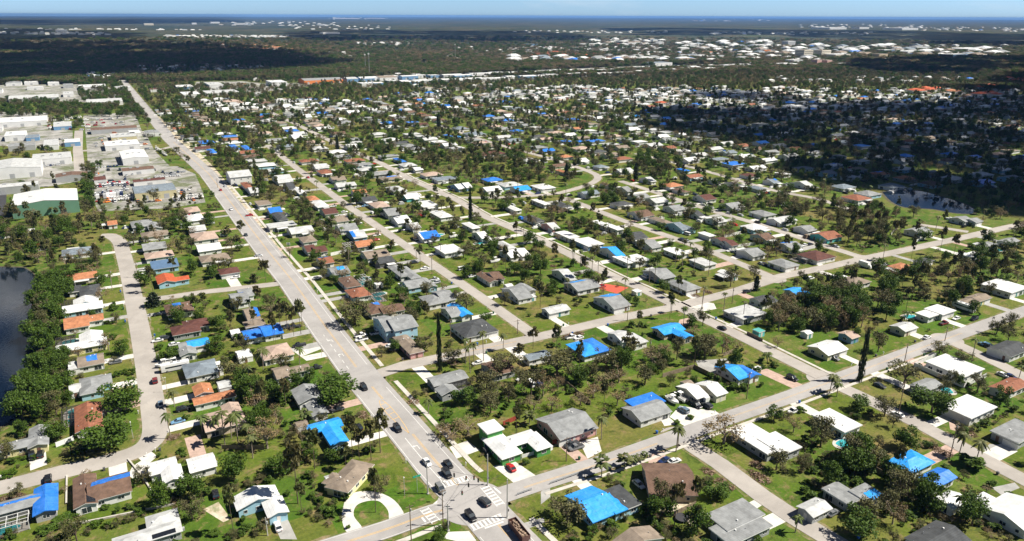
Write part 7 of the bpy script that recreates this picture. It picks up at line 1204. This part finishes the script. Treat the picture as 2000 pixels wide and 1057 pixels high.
    VP[(t, c)] = (P, wheels, lights); return VP[(t, c)]
def wheel_mesh():
    mb = MB(); mb.tube((0, -.11, 0), (0, .11, 0), 1, 1, 12); mb.f.append(tuple(range(12))[::-1]); mb.m.append(0); return mb.mesh('wheel', M_tyre)
WHL = wheel_mesh(); mb = MB(); mb.tube((0, -.125, 0), (0, .125, 0), .6, .6, 8); mb.f.append(tuple(range(8))[::-1]); mb.m.append(0); RIM = mb.mesh('rim', M_rim)
mb = MB(); mb.box(-.05, -.16, -.07, .05, .16, .07); HLM = mb.mesh('headlight', M_hl); TLM = mb.mesh('tail_light', M_tl_)
def make_vehicle(t, c, x, y, rz, full):
    P, wheels, lights = vehicle_meshes(t, c)
    nm = {'sedan': 'car', 'suv': 'sport_utility_car', 'pickup': 'pickup_truck', 'van': 'van', 'boxtruck': 'box_truck', 'motorhome': 'motorhome', 'trailer': 'cargo_trailer', 'dumptrailer': 'dump_trailer', 'boat': 'boat_on_trailer'}[t]
    root = empty(nm, (x, y, ZM + .01 if True else 0), rz)
    for n, me in P: link(n, me, root)
    if full:
        for (wx, wy, r) in wheels:
            w = link('wheel', WHL, root, (wx, wy, r)); w.scale = (r, 1, r); link('rim', RIM, w)
        for k, (lx, ly, lz) in enumerate(lights):
            for s in (-1, 1): link('headlight' if k == 0 else 'tail_light', HLM if k == 0 else TLM, root, (lx, s * ly, lz))
    else:
        for (wx, wy, r) in wheels: w = link('wheel', WHL, root, (wx, wy, r)); w.scale = (r, 1, r)
    return root
rc = random.Random(8); yc = {}
TN = {'sedan': 'car', 'suv': 'SUV', 'pickup': 'pickup truck', 'van': 'van', 'boxtruck': 'box truck', 'motorhome': 'motorhome', 'trailer': 'enclosed trailer', 'dumptrailer': 'dump trailer full of rubble', 'boat': 'motor boat'}
for i, (x, y, a, t, c, wh) in enumerate(CARS):
    q = to_px(x, y); full = q[1] > 540
    rz = (R_(90) if a == 'y' else 0) + rc.uniform(-.06, .06)
    if wh in ('av', 'st') and a == 'y':
        P = AV if wh == 'av' else ROADS[road_dist(x, y)[1]][1]; d = road_dist(x, y)
        j = min(range(len(P) - 1), key=lambda k: math.hypot((P[k][0] + P[k + 1][0]) / 2 - x, (P[k][1] + P[k + 1][1]) / 2 - y)); rz = math.atan2(P[j + 1][1] - P[j][1], P[j + 1][0] - P[j][0])
    if rc.random() < .5 and wh != 'av': rz += math.pi
    if wh == 'av' and x < along(AV, y) : rz += math.pi
    if wh == 'av' and q[1] > 900: rz = R_(-90) if x < ax_ + 8 and y > 160 else rz
    o = make_vehicle(t, c, x, y, rz, full)
    o.location.z = ZM if wh in ('av', 'st') else .04
    if wh == 'av':
        yc[c] = yc.get(c, 0) + 1; tag(o, f"{c} {TN[t]} driving on the wide avenue, {ordn(i + 1)} of the avenue's traffic", TN[t], 'traffic on the avenue')
        if t == 'dumptrailer': pass
    elif wh == 'yard':
        k = (c, t); yc[k] = yc.get(k, 0) + 1; tag(o, f"{c} {TN[t]} parked in the storage yards, {ordn(yc[k])} of its kind from the near end", TN[t], 'vehicles parked in the yards')
    else: ulabel(o, f"{c} {TN[t]}", x, y, TN[t], 'parked vehicles')

# small parked vehicles, sheds and boats beside the farther houses, too many and too small to tell apart
cl = MB(); rcl = random.Random(12); slc = [M_frame, paint('silver'), paint('black'), paint('navy'), paint('red'), ROOF['L'], M_td, M_wood]
for i, h in enumerate(ALLH + rest):
    x, y, w, d = h[0][0][:4]
    if to_px(x, y)[1] > 455: continue
    for k in range(rcl.choice((1, 2, 3, 4))):
        sx, sy = rcl.choice((-1, 1)), rcl.choice((-1, 1)); X = x + sx * (w / 2 + rcl.uniform(2, 6)) if rcl.random() < .6 else x + rcl.uniform(-.5, .5) * w; Y = y + sy * (d / 2 + rcl.uniform(1.5, 4))
        c = rcl.choices(range(8), (10, 5, 4, 2, 1.2, 4, .7, 3))[0]; l, ww_, hh_ = (4.6, 1.8, 1.4) if c < 5 else (rcl.uniform(2.5, 4.5), rcl.uniform(2.2, 3.2), rcl.uniform(1.2, 2.4))
        if rcl.random() < .5: l, ww_ = ww_, l
        if any(b[0] - 1 < X < b[2] + 1 and b[1] - 1 < Y < b[3] + 1 for b in ((q[0] - q[2] / 2, q[1] - q[3] / 2, q[0] + q[2] / 2, q[1] + q[3] / 2) for q in h[0])): continue
        cl.box(X - l / 2, Y - ww_ / 2, .15, X + l / 2, Y + ww_ / 2, .15 + hh_ * .55, c); cl.box(X - l * .3, Y - ww_ * .38, .15 + hh_ * .55, X + l * .28, Y + ww_ * .38, .15 + hh_, c)
        BLOCK.append((X - l / 2, Y - ww_ / 2, X + l / 2, Y + ww_ / 2))
tag(cl.build('yard_clutter', slc), 'the clutter of tiny parked cars, boats and sheds round the farther houses', 'clutter', kind='stuff')

# ---------------------------------------------------------------- trees
def leafmat(name, a, b, c):
    m = bpy.data.materials.new(name); m.use_nodes = True; nt = m.node_tree; nt.nodes.clear(); L = nt.links.new
    o = nd(nt, 'ShaderNodeOutputMaterial'); bs = nd(nt, 'ShaderNodeBsdfPrincipled', Roughness=.6); bs.inputs['Specular IOR Level'].default_value = .25
    geo = nd(nt, 'ShaderNodeNewGeometry'); oi = nd(nt, 'ShaderNodeObjectInfo')
    n = nd(nt, 'ShaderNodeTexNoise', Scale=.45, Detail=3.0); L(geo.outputs['Position'], n.inputs['Vector'])
    r = nd(nt, 'ShaderNodeValToRGB'); r.color_ramp.elements[0].position = .32; r.color_ramp.elements[1].position = .7; r.color_ramp.elements[0].color = (*a, 1); r.color_ramp.elements[1].color = (*b, 1); L(n.outputs['Fac'], r.inputs['Fac'])
    x = nd(nt, 'ShaderNodeMixRGB'); x.inputs['Color2'].default_value = (*c, 1); mu = nd(nt, 'ShaderNodeMath', op='MULTIPLY'); mu.inputs[1].default_value = .75; L(oi.outputs['Random'], mu.inputs[0]); L(mu.outputs[0], x.inputs['Fac']); L(r.outputs[0], x.inputs['Color1'])
    isl = nd(nt, 'ShaderNodeMapRange'); isl.inputs['To Min'].default_value = .85; isl.inputs['To Max'].default_value = 1.18; L(geo.outputs['Random Per Island'], isl.inputs['Value'])
    hs = nd(nt, 'ShaderNodeHueSaturation'); L(isl.outputs[0], hs.inputs['Value']); L(x.outputs[0], hs.inputs['Color'])
    L(hs.outputs[0], bs.inputs['Base Color']); t = nd(nt, 'ShaderNodeBsdfTranslucent'); L(hs.outputs[0], t.inputs['Color'])
    ms = nd(nt, 'ShaderNodeMixShader'); ms.inputs[0].default_value = .18; L(bs.outputs[0], ms.inputs[1]); L(t.outputs[0], ms.inputs[2]); L(ms.outputs[0], o.inputs[0]); return m
LM_ = {'green': leafmat('leaves_green', (.030, .066, .006), (.090, .150, .012), (.060, .105, .012)),
       'olive': leafmat('leaves_olive', (.056, .064, .022), (.150, .140, .052), (.110, .105, .045)),
       'brown': leafmat('leaves_wilted_brown', (.15, .105, .050), (.26, .18, .085), (.16, .135, .070)),
       'pine': leafmat('needles', (.050, .075, .020), (.11, .12, .035), (.12, .095, .040)),
       'palm': leafmat('palm_fronds', (.050, .085, .018), (.12, .15, .035), (.11, .11, .040)),
       'spire': leafmat('spire_needles', (.022, .035, .015), (.045, .060, .025), (.030, .045, .020))}
LM_['fanpalm'] = LM_['palm']; LM_['shrub'] = LM_['green']
M_bark = mat('bark', (.15, .11, .08), .95, .3, 3.0); M_barkl = mat('pale_bark', (.30, .25, .20), .95, .25, 3.0)
def quads(pts, sizes, r, up=.35, stretch=1.0):
    """leaf clusters: one small tilted face each, as numpy arrays"""
    n = len(pts); N = r.normal(size=(n, 3)); N[:, 2] = abs(N[:, 2]) + up; N /= np.linalg.norm(N, axis=1)[:, None]
    T = np.cross(N, r.normal(size=(n, 3))); T /= np.linalg.norm(T, axis=1)[:, None] + 1e-9; B = np.cross(N, T)
    s = sizes[:, None]; j = lambda: r.uniform(.7, 1.15, (n, 1))
    V = np.stack([pts - T * s * stretch * j() - B * s * .5 * j(), pts + T * s * j() * .5 * stretch - B * s * j(), pts + T * s * stretch * j() + B * s * .6 * j(), pts - T * s * .4 * j() + B * s * j()], 1)
    return V.reshape(-1, 3)
def mesh_quads(name, V, m):
    me = bpy.data.meshes.new(name); n = len(V) // 4
    me.vertices.add(4 * n); me.vertices.foreach_set('co', V.astype('f').ravel()); me.loops.add(4 * n); me.loops.foreach_set('vertex_index', np.arange(4 * n, dtype='i'))
    me.polygons.add(n); me.polygons.foreach_set('loop_start', np.arange(0, 4 * n, 4, dtype='i')); me.polygons.foreach_set('loop_total', np.full(n, 4, 'i'))
    me.materials.append(m); me.update(calc_edges=True); return me
def broad(seed, dense, nclump, nleaf, leaf, limbs=True):
    """unit tree: height 1, crown width 1; returns crown points mesh and trunk mesh"""
    r = np.random.RandomState(seed); P = []; S = []; tips = []
    for k in range(nclump):
        a = r.uniform(0, 6.28); q = math.sqrt(r.uniform(.02, 1)) * .36; zz = r.uniform(.34, .86) - (q / .36) ** 2 * .10; cx, cy = q * math.cos(a), q * math.sin(a); rad = r.uniform(.10, .20) * (1.15 if dense else .9)
        tips.append((cx, cy, zz)); n = int(nleaf * (rad / .15) ** 2); D = r.normal(size=(n, 3)); D /= np.linalg.norm(D, axis=1)[:, None]; D *= (rad * r.uniform(.35 if dense else .1, 1.1, (n, 1)) ** .6); D[:, 2] *= .8
        P.append(np.array([cx, cy, zz]) + D); S.append(r.uniform(.6, 1.3, n) * leaf)
    P = np.concatenate(P); S = np.concatenate(S); k = P[:, 2] > .16
    mb = MB(); mb.tube((0, 0, 0), (.01, 0, .22), .032, .025, 7); mb.tube((.01, 0, .22), (0, .01, .42), .025, .016, 6)
    for (x, y, z) in tips[:9 if limbs else 4]:
        m_ = (x * .5, y * .5, .36 + (z - .36) * .45); mb.tube((0, 0, .26), m_, .016, .010, 5); mb.tube(m_, (x, y, z), .010, .004, 4)
    if not dense:
        for i in range(26):
            x, y, z = tips[i % 9]; d = r.normal(size=3) * .10; mb.tube((x, y, z), (x + d[0], y + d[1], z + abs(d[2]) * .8), .005, .0015, 3)
    return quads(P[k], S[k], r), mb
def pine(seed):
    r = np.random.RandomState(seed); P = []; mb = MB(); lean = r.uniform(-.02, .02, 2); mb.tube((0, 0, 0), (lean[0], lean[1], .97), .012, .005, 6)
    for k in range(13):
        z = r.uniform(.62, .98); a = r.uniform(0, 6.28); l = r.uniform(.18, .5) * (1.25 - z) * 1.5; tx, ty = l * math.cos(a), l * math.sin(a); mb.tube((lean[0], lean[1], z - .04), (tx, ty, z + .02), .005, .002, 3)
        n = 34; D = r.normal(size=(n, 3)) * [.075, .075, .022]; P.append(np.array([tx * .9, ty * .9, z + .02]) + D)
    P = np.concatenate(P); return quads(P, r.uniform(.035, .07, len(P)), r, .5), mb
def spire(seed):
    r = np.random.RandomState(seed); P = []; n = 1000; z = r.uniform(.02, 1, n) ; a = r.uniform(0, 6.28, n); rad = (.5 * (1 - z) ** .35 * .85 + .06) * r.uniform(.25, 1, n) ** .5 * (1 + .35 * np.sin(z * 60)); rad = np.where(z > .97, rad * .4, rad); rad = rad * (1 + .55 * np.sin(a * 3 + z * 23) * r.uniform(.3, 1, n)); z = z + r.uniform(-.01, .01, n)
    P = np.stack([rad * np.cos(a), rad * np.sin(a), z], 1); mb = MB(); mb.tube((0, 0, 0), (0, 0, .97), .02, .004, 6); return quads(P, r.uniform(.045, .085, n) , r, .2), mb
def palm(seed, fan=False):
    """fronds are arching strips; unit is one metre here (crown 5 m across, trunk scaled apart)"""
    r = np.random.RandomState(seed); V = []; n = 26 if fan else 17
    for k in range(n):
        a = k * 2.4 + r.uniform(-.2, .2); e = r.uniform(-.5, 1.15) if fan else r.uniform(-.25, 1.0); L_ = .5 * r.uniform(.8, 1.08); seg = 6; prev = None; side = np.array([-math.sin(a), math.cos(a), 0.0])
        for s in range(seg + 1):
            t = s / seg; out_ = L_ * (t * math.cos(e) * .75 + t * .35); up = L_ * (math.sin(e) * t - .95 * t * t * (1.0 if not fan else .45)); c = np.array([out_ * math.cos(a), out_ * math.sin(a), up]); w = (.075 if not fan else .13) * (math.sin(math.pi * min(1, t * .9 + .08)) + .12); dr_ = np.array([0, 0, -w * .55])
            cur = (c, c + side * w + dr_, c - side * w + dr_)
            if prev is not None and not (fan and s < 3):
                V += [prev[0], prev[1], cur[1], cur[0], prev[0], cur[0], cur[2], prev[2]]
            prev = cur
    return np.array(V), None
PROTO = {}     # kind -> list of (crown mesh, trunk mesh or None)
def reg(kind, V, mb, bark):
    PROTO.setdefault(kind, []).append((mesh_quads('crown', V, LM_[kind]), mb.mesh('trunk', bark) if mb else None))
for s in range(6): reg('green', *broad(s, True, 20, 95, .025), M_bark)
for s in range(6): reg('olive', *broad(20 + s, False, 24, 74, .022), M_bark)
for s in range(5): reg('brown', *broad(40 + s, False, 18, 42, .020), M_barkl)
for s in range(4): reg('pine', *pine(60 + s), M_bark)
for s in range(2): reg('spire', *spire(70 + s), M_bark)
for s in range(4): reg('palm', palm(80 + s)[0], None, None)
for s in range(2): reg('fanpalm', palm(90 + s, True)[0], None, None)
for s in range(4): reg('shrub', *broad(100 + s, True, 9, 50, .055, False), M_bark)
mb = MB(); last = (0, 0, 0)
for k in range(1, 9): q = (.02 * math.sin(k * .5), .01 * k / 8, k / 8); mb.tube(last, q, .19 if k < 2 else .15, .15 if k < 7 else .17, 8); last = q
PALMT = mb.mesh('trunk', M_barkl)
TNAME = {'green': 'broadleaf_tree', 'olive': 'broadleaf_tree', 'brown': 'wilted_tree', 'pine': 'pine_tree', 'spire': 'norfolk_pine', 'palm': 'palm_tree', 'fanpalm': 'fan_palm', 'shrub': 'shrub'}
TDESC = {'green': 'green leafy tree', 'olive': 'olive half-bare tree', 'brown': 'brown wilted tree', 'pine': 'tall thin pine', 'spire': 'dark spire-shaped pine', 'palm': 'palm', 'fanpalm': 'fan palm', 'shrub': 'low shrub'}
TCAT = {'green': 'tree', 'olive': 'tree', 'brown': 'tree', 'pine': 'pine', 'spire': 'pine', 'palm': 'palm', 'fanpalm': 'palm', 'shrub': 'shrub'}
rt = random.Random(5)
def make_tree(kind, x, y, h, w):
    root = empty(TNAME[kind], (x, y, 0), rt.uniform(0, 6.28)); cm, tm = rt.choice(PROTO[kind])
    if kind in ('palm', 'fanpalm'):
        c = link('crown', cm, root, (0.02 * 1, .01, h - w * .12)); c.scale = (w, w, w * .9); t = link('trunk', PALMT, root); t.scale = (1, 1, h - w * .12); root.rotation_euler = (rt.uniform(-.05, .05), rt.uniform(-.05, .05), rt.uniform(0, 6.28))
    else:
        c = link('crown', cm, root); c.scale = (w, w, h); t = link('trunk', tm, root); t.scale = (w, w, h) if kind in ('green', 'olive', 'brown', 'shrub') else (min(w * 2.2, h * .9), min(w * 2.2, h * .9), h)
    ulabel(root, TDESC[kind], x, y, TCAT[kind], {'tree': 'trees of the neighbourhood', 'pine': 'tall pines', 'palm': 'palms', 'shrub': 'shrubs'}[TCAT[kind]])
    BLOCK_T.append((x, y, w / 2)); return root
BLOCK_T = []; ntree = 0; nshrub = 0
KC = {'g': 'green', 'o': 'olive', 'b': 'brown', 'p': 'pine', 'y': 'green'}
cands = []
for k, L_ in TR.items():
    for (x, y, h, w) in L_:
        d_ = road_dist(x, y)
        if d_[0] < 1.2 + (w * .12 if k != 'pine' else .5):
            vx, vy = x - d_[3][0], y - d_[3][1]; l = math.hypot(vx, vy) or 1; r = ROADS[d_[1]][0] / 2 + 1.3 + (w * .12 if k != 'pine' else .5); x, y = d_[3][0] + vx / l * r, d_[3][1] + vy / l * r
        make_tree(k, x, y, h, w)
        if TCAT[k] in ('tree', 'pine'): ntree += 1
        if k == 'shrub': nshrub += 1
# wooded patches and the planting between the houses: collect, largest in view first
def tree_ok(x, y, w):
    if blocked(x, y, .8 + w * .12, 1.2 + w * .12): return False
    return True
import bisect
GRID = {}
def grid_block():
    for b in BLOCK:
        for gx in range(int((b[0] - 3) // 20), int((b[2] + 3) // 20) + 1):
            for gy in range(int((b[1] - 3) // 20), int((b[3] + 3) // 20) + 1): GRID.setdefault((gx, gy), []).append(b)
    for n, (w, P) in ROADS.items():
        for i in range(len(P) - 1):
            L_ = math.hypot(P[i + 1][0] - P[i][0], P[i + 1][1] - P[i][1]); m_ = max(1, int(L_ / 4))
            for k in range(m_ + 1):
                t = k / m_; x = P[i][0] + (P[i + 1][0] - P[i][0]) * t; y = P[i][1] + (P[i + 1][1] - P[i][1]) * t; r = w / 2 + .5
                b = (x - r, y - r, x + r, y + r)
                for gx in range(int(b[0] // 20), int(b[2] // 20) + 1):
                    for gy in range(int(b[1] // 20), int(b[3] // 20) + 1): GRID.setdefault((gx, gy), []).append(b)
grid_block()
WATERP = [P for n, P in WA]; PAVP = [P for k, P in PV if k in 'wgpo']
def free(x, y, m):
    for b in GRID.get((int(x // 20), int(y // 20)), ()):
        if b[0] - m < x < b[2] + m and b[1] - m < y < b[3] + m: return False
    for P in WATERP:
        if inpoly(x, y, P): return False
    if math.hypot(x, y) < 700:
        for P in PAVP:
            if inpoly(x, y, P): return False
    return True
def pick(k):
    c = rt.choice(k)
    return KC[c]
for P, dens, ks in ZN:
    xs = [q[0] for q in P]; ys = [q[1] for q in P]; A = (max(xs) - min(xs)) * (max(ys) - min(ys)); far_ = sum(ys) / len(ys) > 1100
    for _ in range(int(min(A * dens * (1.0 if not far_ else .8), 26000))):
        x, y = rt.uniform(min(xs), max(xs)), rt.uniform(min(ys), max(ys))
        if not inpoly(x, y, P) or not seen(x, y): continue
        k = pick(ks); h = rt.uniform(6, 12) if k != 'pine' else rt.uniform(10, 17); w = h * rt.uniform(.7, 1.05) if k != 'pine' else rt.uniform(3.5, 6)
        if free(x, y, .8): cands.append((x, y, h, w, k))
# gardens: back-lot lines carry more trees than the fronts
for _ in range(64000):
    u = rt.uniform(-60, 2060); v = 150 + 920 * rt.random() ** 1.9
    v0 = to_px(0, 0)
    x, y = px_ground(u, v)
    if y > 1750 and x < 1400 and False: continue
    if x < 76 and y > 640 and rt.random() < .75: continue
    if zone_at(x, y): continue
    if any(inpoly(x, y, Q) for Q in OP + YARDS): continue
    # keep a world density, not a picture density
    dd = math.hypot(x, y); acc = min(1.0, (dd / 1300.0) ** 2 * 1.3 + .0) if v < 500 else (.10 if v < 640 else .02)
    front = road_dist(x, y)[0] if v > 330 else 20
    if front < 9: acc *= .30
    else: acc *= 1.1
    if rt.random() > acc: continue
    k = rt.choices(('green', 'olive', 'brown', 'pine', 'palm'), (27, 33, 18, 15, 7))[0]
    if k == 'pine': h = rt.uniform(9, 15); w = rt.uniform(3.5, 5.5)
    elif k == 'palm': h = rt.uniform(6, 11); w = rt.uniform(3.8, 4.8)
    else: h = rt.uniform(3.5, 10) if v > 330 else rt.uniform(4.5, 10); w = h * rt.uniform(.75, 1.15)
    if free(x, y, 1.2): cands.append((x, y, h, w, k))
cands.sort(key=lambda t: math.hypot(t[0], t[1]) / t[2])
kept = []; TG = {}
for (x, y, h, w, k) in cands:
    c = (int(x // 8), int(y // 8)); ok_ = True; sp_ = .17 if (y < 420 and zone_at(x, y)) else .30
    for a in (-1, 0, 1):
        for b in (-1, 0, 1):
            for (X, Y, W_) in TG.get((c[0] + a, c[1] + b), ()):
                if math.hypot(X - x, Y - y) < (W_ + w) * sp_: ok_ = False
    if not ok_: continue
    if any(math.hypot(X - x, Y - y) < (r + w / 2) * .7 for X, Y, r in BLOCK_T): continue
    TG.setdefault(c, []).append((x, y, w)); kept.append((x, y, h, w, k))
npalm = len(TR.get('palm', [])); rest_t = []
for t in kept:
    x, y, h, w, k = t
    if k == 'palm' and npalm < 290: make_tree(k, x, y, h, w); npalm += 1
    elif k != 'palm' and ntree < 298: make_tree(k, x, y, h, w); ntree += 1
    else: rest_t.append(t)
# distant forest, wooded plain
fr_ = random.Random(9)
for _ in range(NFOREST):
    u = fr_.uniform(-60, 2060); v = 62 + 112 * fr_.random() ** .55
    x, y = px_ground(u, v); d = math.hypot(x, y)
    if d > 5200 or d < 1250: continue
    if not free(x, y, 3) or any(inpoly(x, y, Q) for Q in YARDS): continue
    if d < 2300 and zone_at(x, y): continue
    if d < 1750 and x > 90: continue
    if x < 100 and y < 1750: continue
    k = fr_.choices(('green', 'olive', 'brown'), (2, 4, 5 if math.sin(x * .0021 + 1) * math.cos(y * .0017) > 0 else 1.6))[0]
    s = 1.0 + d / 1700; h = fr_.uniform(7, 11) * min(1.5, s * .6); rest_t.append((x, y, h, fr_.uniform(8, 13) * s * .8, k))
# hedges and ground cover between the lots
for _ in range(10500):
    u = rt.uniform(-40, 2040); v = 330 + 740 * rt.random() ** 1.3; x, y = px_ground(u, v)
    if x < 70 and y > 640: continue
    lotx = ((x - 102 + 19.6) / 39.2) % 1.0; edge = min(lotx, 1 - lotx) * 39.2; loty = (y / 23.0 + .2) % 1.0; edge2 = min(loty, 1 - loty) * 23
    if min(edge, edge2) > 2.2 and not zone_at(x, y) and rt.random() > .04: continue
    if any(inpoly(x, y, Q) for Q in OP) or road_dist(x, y)[0] < 4 or not free(x, y, .3): continue
    h = rt.uniform(1.0, 2.8); rest_t.append((x, y, h, h * rt.uniform(1.0, 1.7), rt.choices(('shrub', 'olive', 'brown'), (4, 3, 2))[0]))
print('trees individual', ntree, 'palms', npalm, 'mass', len(rest_t))
# one point object per kind; its leaves are grown on the points
hidden = bpy.data.collections.new('tree_sources')
def scatter(name, pts, protos, lab, cat):
    me = bpy.data.meshes.new(name); me.vertices.add(len(pts)); me.vertices.foreach_set('co', np.array([(p[0], p[1], 0) for p in pts], 'f').ravel())
    for an, j in (('hh', 2), ('ww', 3)):
        at = me.attributes.new(an, 'FLOAT', 'POINT'); at.data.foreach_set('value', np.array([p[j] for p in pts], 'f'))
    at = me.attributes.new('kk', 'INT', 'POINT'); at.data.foreach_set('value', np.array([i * 7919 % len(protos) for i in range(len(pts))], 'i'))
    at = me.attributes.new('rz', 'FLOAT', 'POINT'); at.data.foreach_set('value', np.array([(i * 2.399) % 6.283 for i in range(len(pts))], 'f'))
    o = bpy.data.objects.new(name, me); C.objects.link(o)
    col = bpy.data.collections.new(name + '_sources')
    for i, q in enumerate(protos): col.objects.link(q)
    ng = bpy.data.node_groups.new(name, 'GeometryNodeTree'); ng.interface.new_socket('Geometry', in_out='INPUT', socket_type='NodeSocketGeometry'); ng.interface.new_socket('Geometry', in_out='OUTPUT', socket_type='NodeSocketGeometry')
    N = ng.nodes.new; L = ng.links.new; gi = N('NodeGroupInput'); go = N('NodeGroupOutput'); m2p = N('GeometryNodeMeshToPoints'); iop = N('GeometryNodeInstanceOnPoints'); ci = N('GeometryNodeCollectionInfo')
    ci.inputs['Collection'].default_value = col; ci.inputs['Separate Children'].default_value = True; ci.inputs['Reset Children'].default_value = True
    L(gi.outputs[0], m2p.inputs['Mesh']); L(m2p.outputs[0], iop.inputs['Points']); L(ci.outputs[0], iop.inputs['Instance']); iop.inputs['Pick Instance'].default_value = True
    def attr(n, t='FLOAT'):
        a = N('GeometryNodeInputNamedAttribute'); a.data_type = t; a.inputs['Name'].default_value = n; return a.outputs['Attribute']
    L(attr('kk', 'INT'), iop.inputs['Instance Index'])
    cs = N('ShaderNodeCombineXYZ'); w_ = attr('ww'); L(w_, cs.inputs[0]); L(w_, cs.inputs[1]); L(attr('hh'), cs.inputs[2]); L(cs.outputs[0], iop.inputs['Scale'])
    cr_ = N('ShaderNodeCombineXYZ'); L(attr('rz'), cr_.inputs[2])
    L(cr_.outputs[0], iop.inputs['Rotation']); L(iop.outputs[0], go.inputs[0])
    md = o.modifiers.new('scatter', 'NODES'); md.node_group = ng; tag(o, lab, cat, kind='stuff'); return o
def joined(kind, sparse=1.0):
    res = []
    for cm, tm in PROTO[kind]:
        me = cm.copy()
        if tm is not None:
            v = [tuple(q.co) for q in tm.vertices]; nv = len(cm.vertices); cv = np.empty(nv * 3, 'f'); cm.vertices.foreach_get('co', cv); allv = [tuple(q) for q in cv.reshape(-1, 3)] + v
            f = [tuple(p.vertices) for p in cm.polygons] + [tuple(i + nv for i in p.vertices) for p in tm.polygons]; me = bpy.data.meshes.new(kind); me.from_pydata(allv, [], f); me.materials.append(cm.materials[0]); me.materials.append(tm.materials[0])
            me.polygons.foreach_set('material_index', [0] * len(cm.polygons) + [1] * len(tm.polygons)); me.update()
        res.append(bpy.data.objects.new(kind + '_source', me))
    return res
def joined_palm():
    res = []
    for cm, _ in PROTO['palm']:
        cv = np.empty(len(cm.vertices) * 3, 'f'); cm.vertices.foreach_get('co', cv); cv = cv.reshape(-1, 3).copy(); cv[:, 2] = cv[:, 2] * .5 + .94
        tv = np.array([tuple(q.co) for q in PALMT.vertices]); tv[:, :2] *= .22; tv[:, 2] *= .94; nv = len(cv)
        f = [tuple(p.vertices) for p in cm.polygons] + [tuple(i + nv for i in p.vertices) for p in PALMT.polygons]; me = bpy.data.meshes.new('palm'); me.from_pydata([tuple(q) for q in cv] + [tuple(q) for q in tv], [], f); me.materials.append(LM_['palm']); me.materials.append(M_barkl)
        me.polygons.foreach_set('material_index', [0] * len(cm.polygons) + [1] * len(PALMT.polygons)); me.update(); res.append(bpy.data.objects.new('palm_source', me))
    return res
for k, nm, lab in (('green', 'green_trees', 'the mass of green trees farther off between the houses'), ('olive', 'olive_trees', 'the mass of olive and half-bare trees farther off'), ('brown', 'wilted_trees', 'the mass of brown wilted trees and woods farther off'), ('pine', 'pine_trees', 'the mass of thin pines farther off'), ('palm', 'far_palms', 'palms farther off among the streets'), ('shrub', 'ground_cover', 'low hedges and undergrowth along the lot lines')):
    pts = [t for t in rest_t if t[4] == k]
    if pts: scatter(nm, pts, joined_palm() if k == 'palm' else joined(k), lab, {'shrub': 'undergrowth'}.get(k, 'woods'))
finish_labels()

# ---------------------------------------------------------------- clouds: real cumulus above the frame, whose shadows fall on the plain
M_cloud = bpy.data.materials.new('cloud_white'); M_cloud.use_nodes = True
M_cloud.node_tree.nodes['Principled BSDF'].inputs['Base Color'].default_value = (.85, .86, .88, 1); M_cloud.node_tree.nodes['Principled BSDF'].inputs['Roughness'].default_value = 1
nt = M_cloud.node_tree; t = nt.nodes.new('ShaderNodeBsdfTranslucent'); t.inputs[0].default_value = (.9, .92, .96, 1); ms = nt.nodes.new('ShaderNodeMixShader'); ms.inputs[0].default_value = .5
nt.links.new(nt.nodes['Principled BSDF'].outputs[0], ms.inputs[1]); nt.links.new(t.outputs[0], ms.inputs[2]); tr = nt.nodes.new('ShaderNodeBsdfTransparent'); m2 = nt.nodes.new('ShaderNodeMixShader'); m2.inputs[0].default_value = .44; nt.links.new(ms.outputs[0], m2.inputs[1]); nt.links.new(tr.outputs[0], m2.inputs[2]); nt.links.new(m2.outputs[0], nt.nodes['Material Output'].inputs[0])
CH = 950.0; shx, shy = sun_dir.x / sun_dir.z * CH, sun_dir.y / sun_dir.z * CH
ico = None
import bmesh
bm = bmesh.new(); bmesh.ops.create_icosphere(bm, subdivisions=2, radius=1); IV = [tuple(v.co) for v in bm.verts]; IF = [tuple(v.index for v in f.verts) for f in bm.faces]; bm.free()
for i, P in enumerate(CLOUD[:9]):
    xs = [q[0] for q in P]; ys = [q[1] for q in P]; r = random.Random(200 + i); mb = MB(); A = (max(xs) - min(xs)) * (max(ys) - min(ys)); size = max(38, math.sqrt(A) * .036); n = 0; tries = 0
    while n < 330 and tries < 6000:
        tries += 1; x, y = r.uniform(min(xs), max(xs)), r.uniform(min(ys), max(ys))
        if not inpoly(x, y, P): continue
        n += 1; s = size * r.uniform(.6, 1.3); k = len(mb.v); X, Y, Z = x + shx, y + shy, CH + r.uniform(0, s * .5)
        mb.v += [(X + a * s * r.uniform(.85, 1.15), Y + b * s * r.uniform(.85, 1.15), Z + c * s * .55) for a, b, c in IV]; mb.f += [(a + k, b + k, c + k) for a, b, c in IF]; mb.m += [0] * len(IF)
    if mb.f: o = mb.build('cloud', M_cloud); tag(o, kind='structure')

# ---------------------------------------------------------------- the air itself: one even, pale volume round the whole plain
mb = MB(); mb.box(-61000, -3500, -1.0, 61000, 61000, 150.0); hz = mb.build('haze', None); hz.data.materials.clear()
m = bpy.data.materials.new('haze_air'); m.use_nodes = True; nt = m.node_tree; nt.nodes.clear(); o = nd(nt, 'ShaderNodeOutputMaterial'); v = nt.nodes.new('ShaderNodeVolumePrincipled')
v.inputs['Color'].default_value = (.20, .46, 1.0, 1); v.inputs['Density'].default_value = 2.6e-5; v.inputs['Anisotropy'].default_value = 0.0
nt.links.new(v.outputs[0], o.inputs['Volume']); hz.data.materials.append(m); tag(hz, 'thin blue haze over the whole plain', 'haze', kind='stuff')
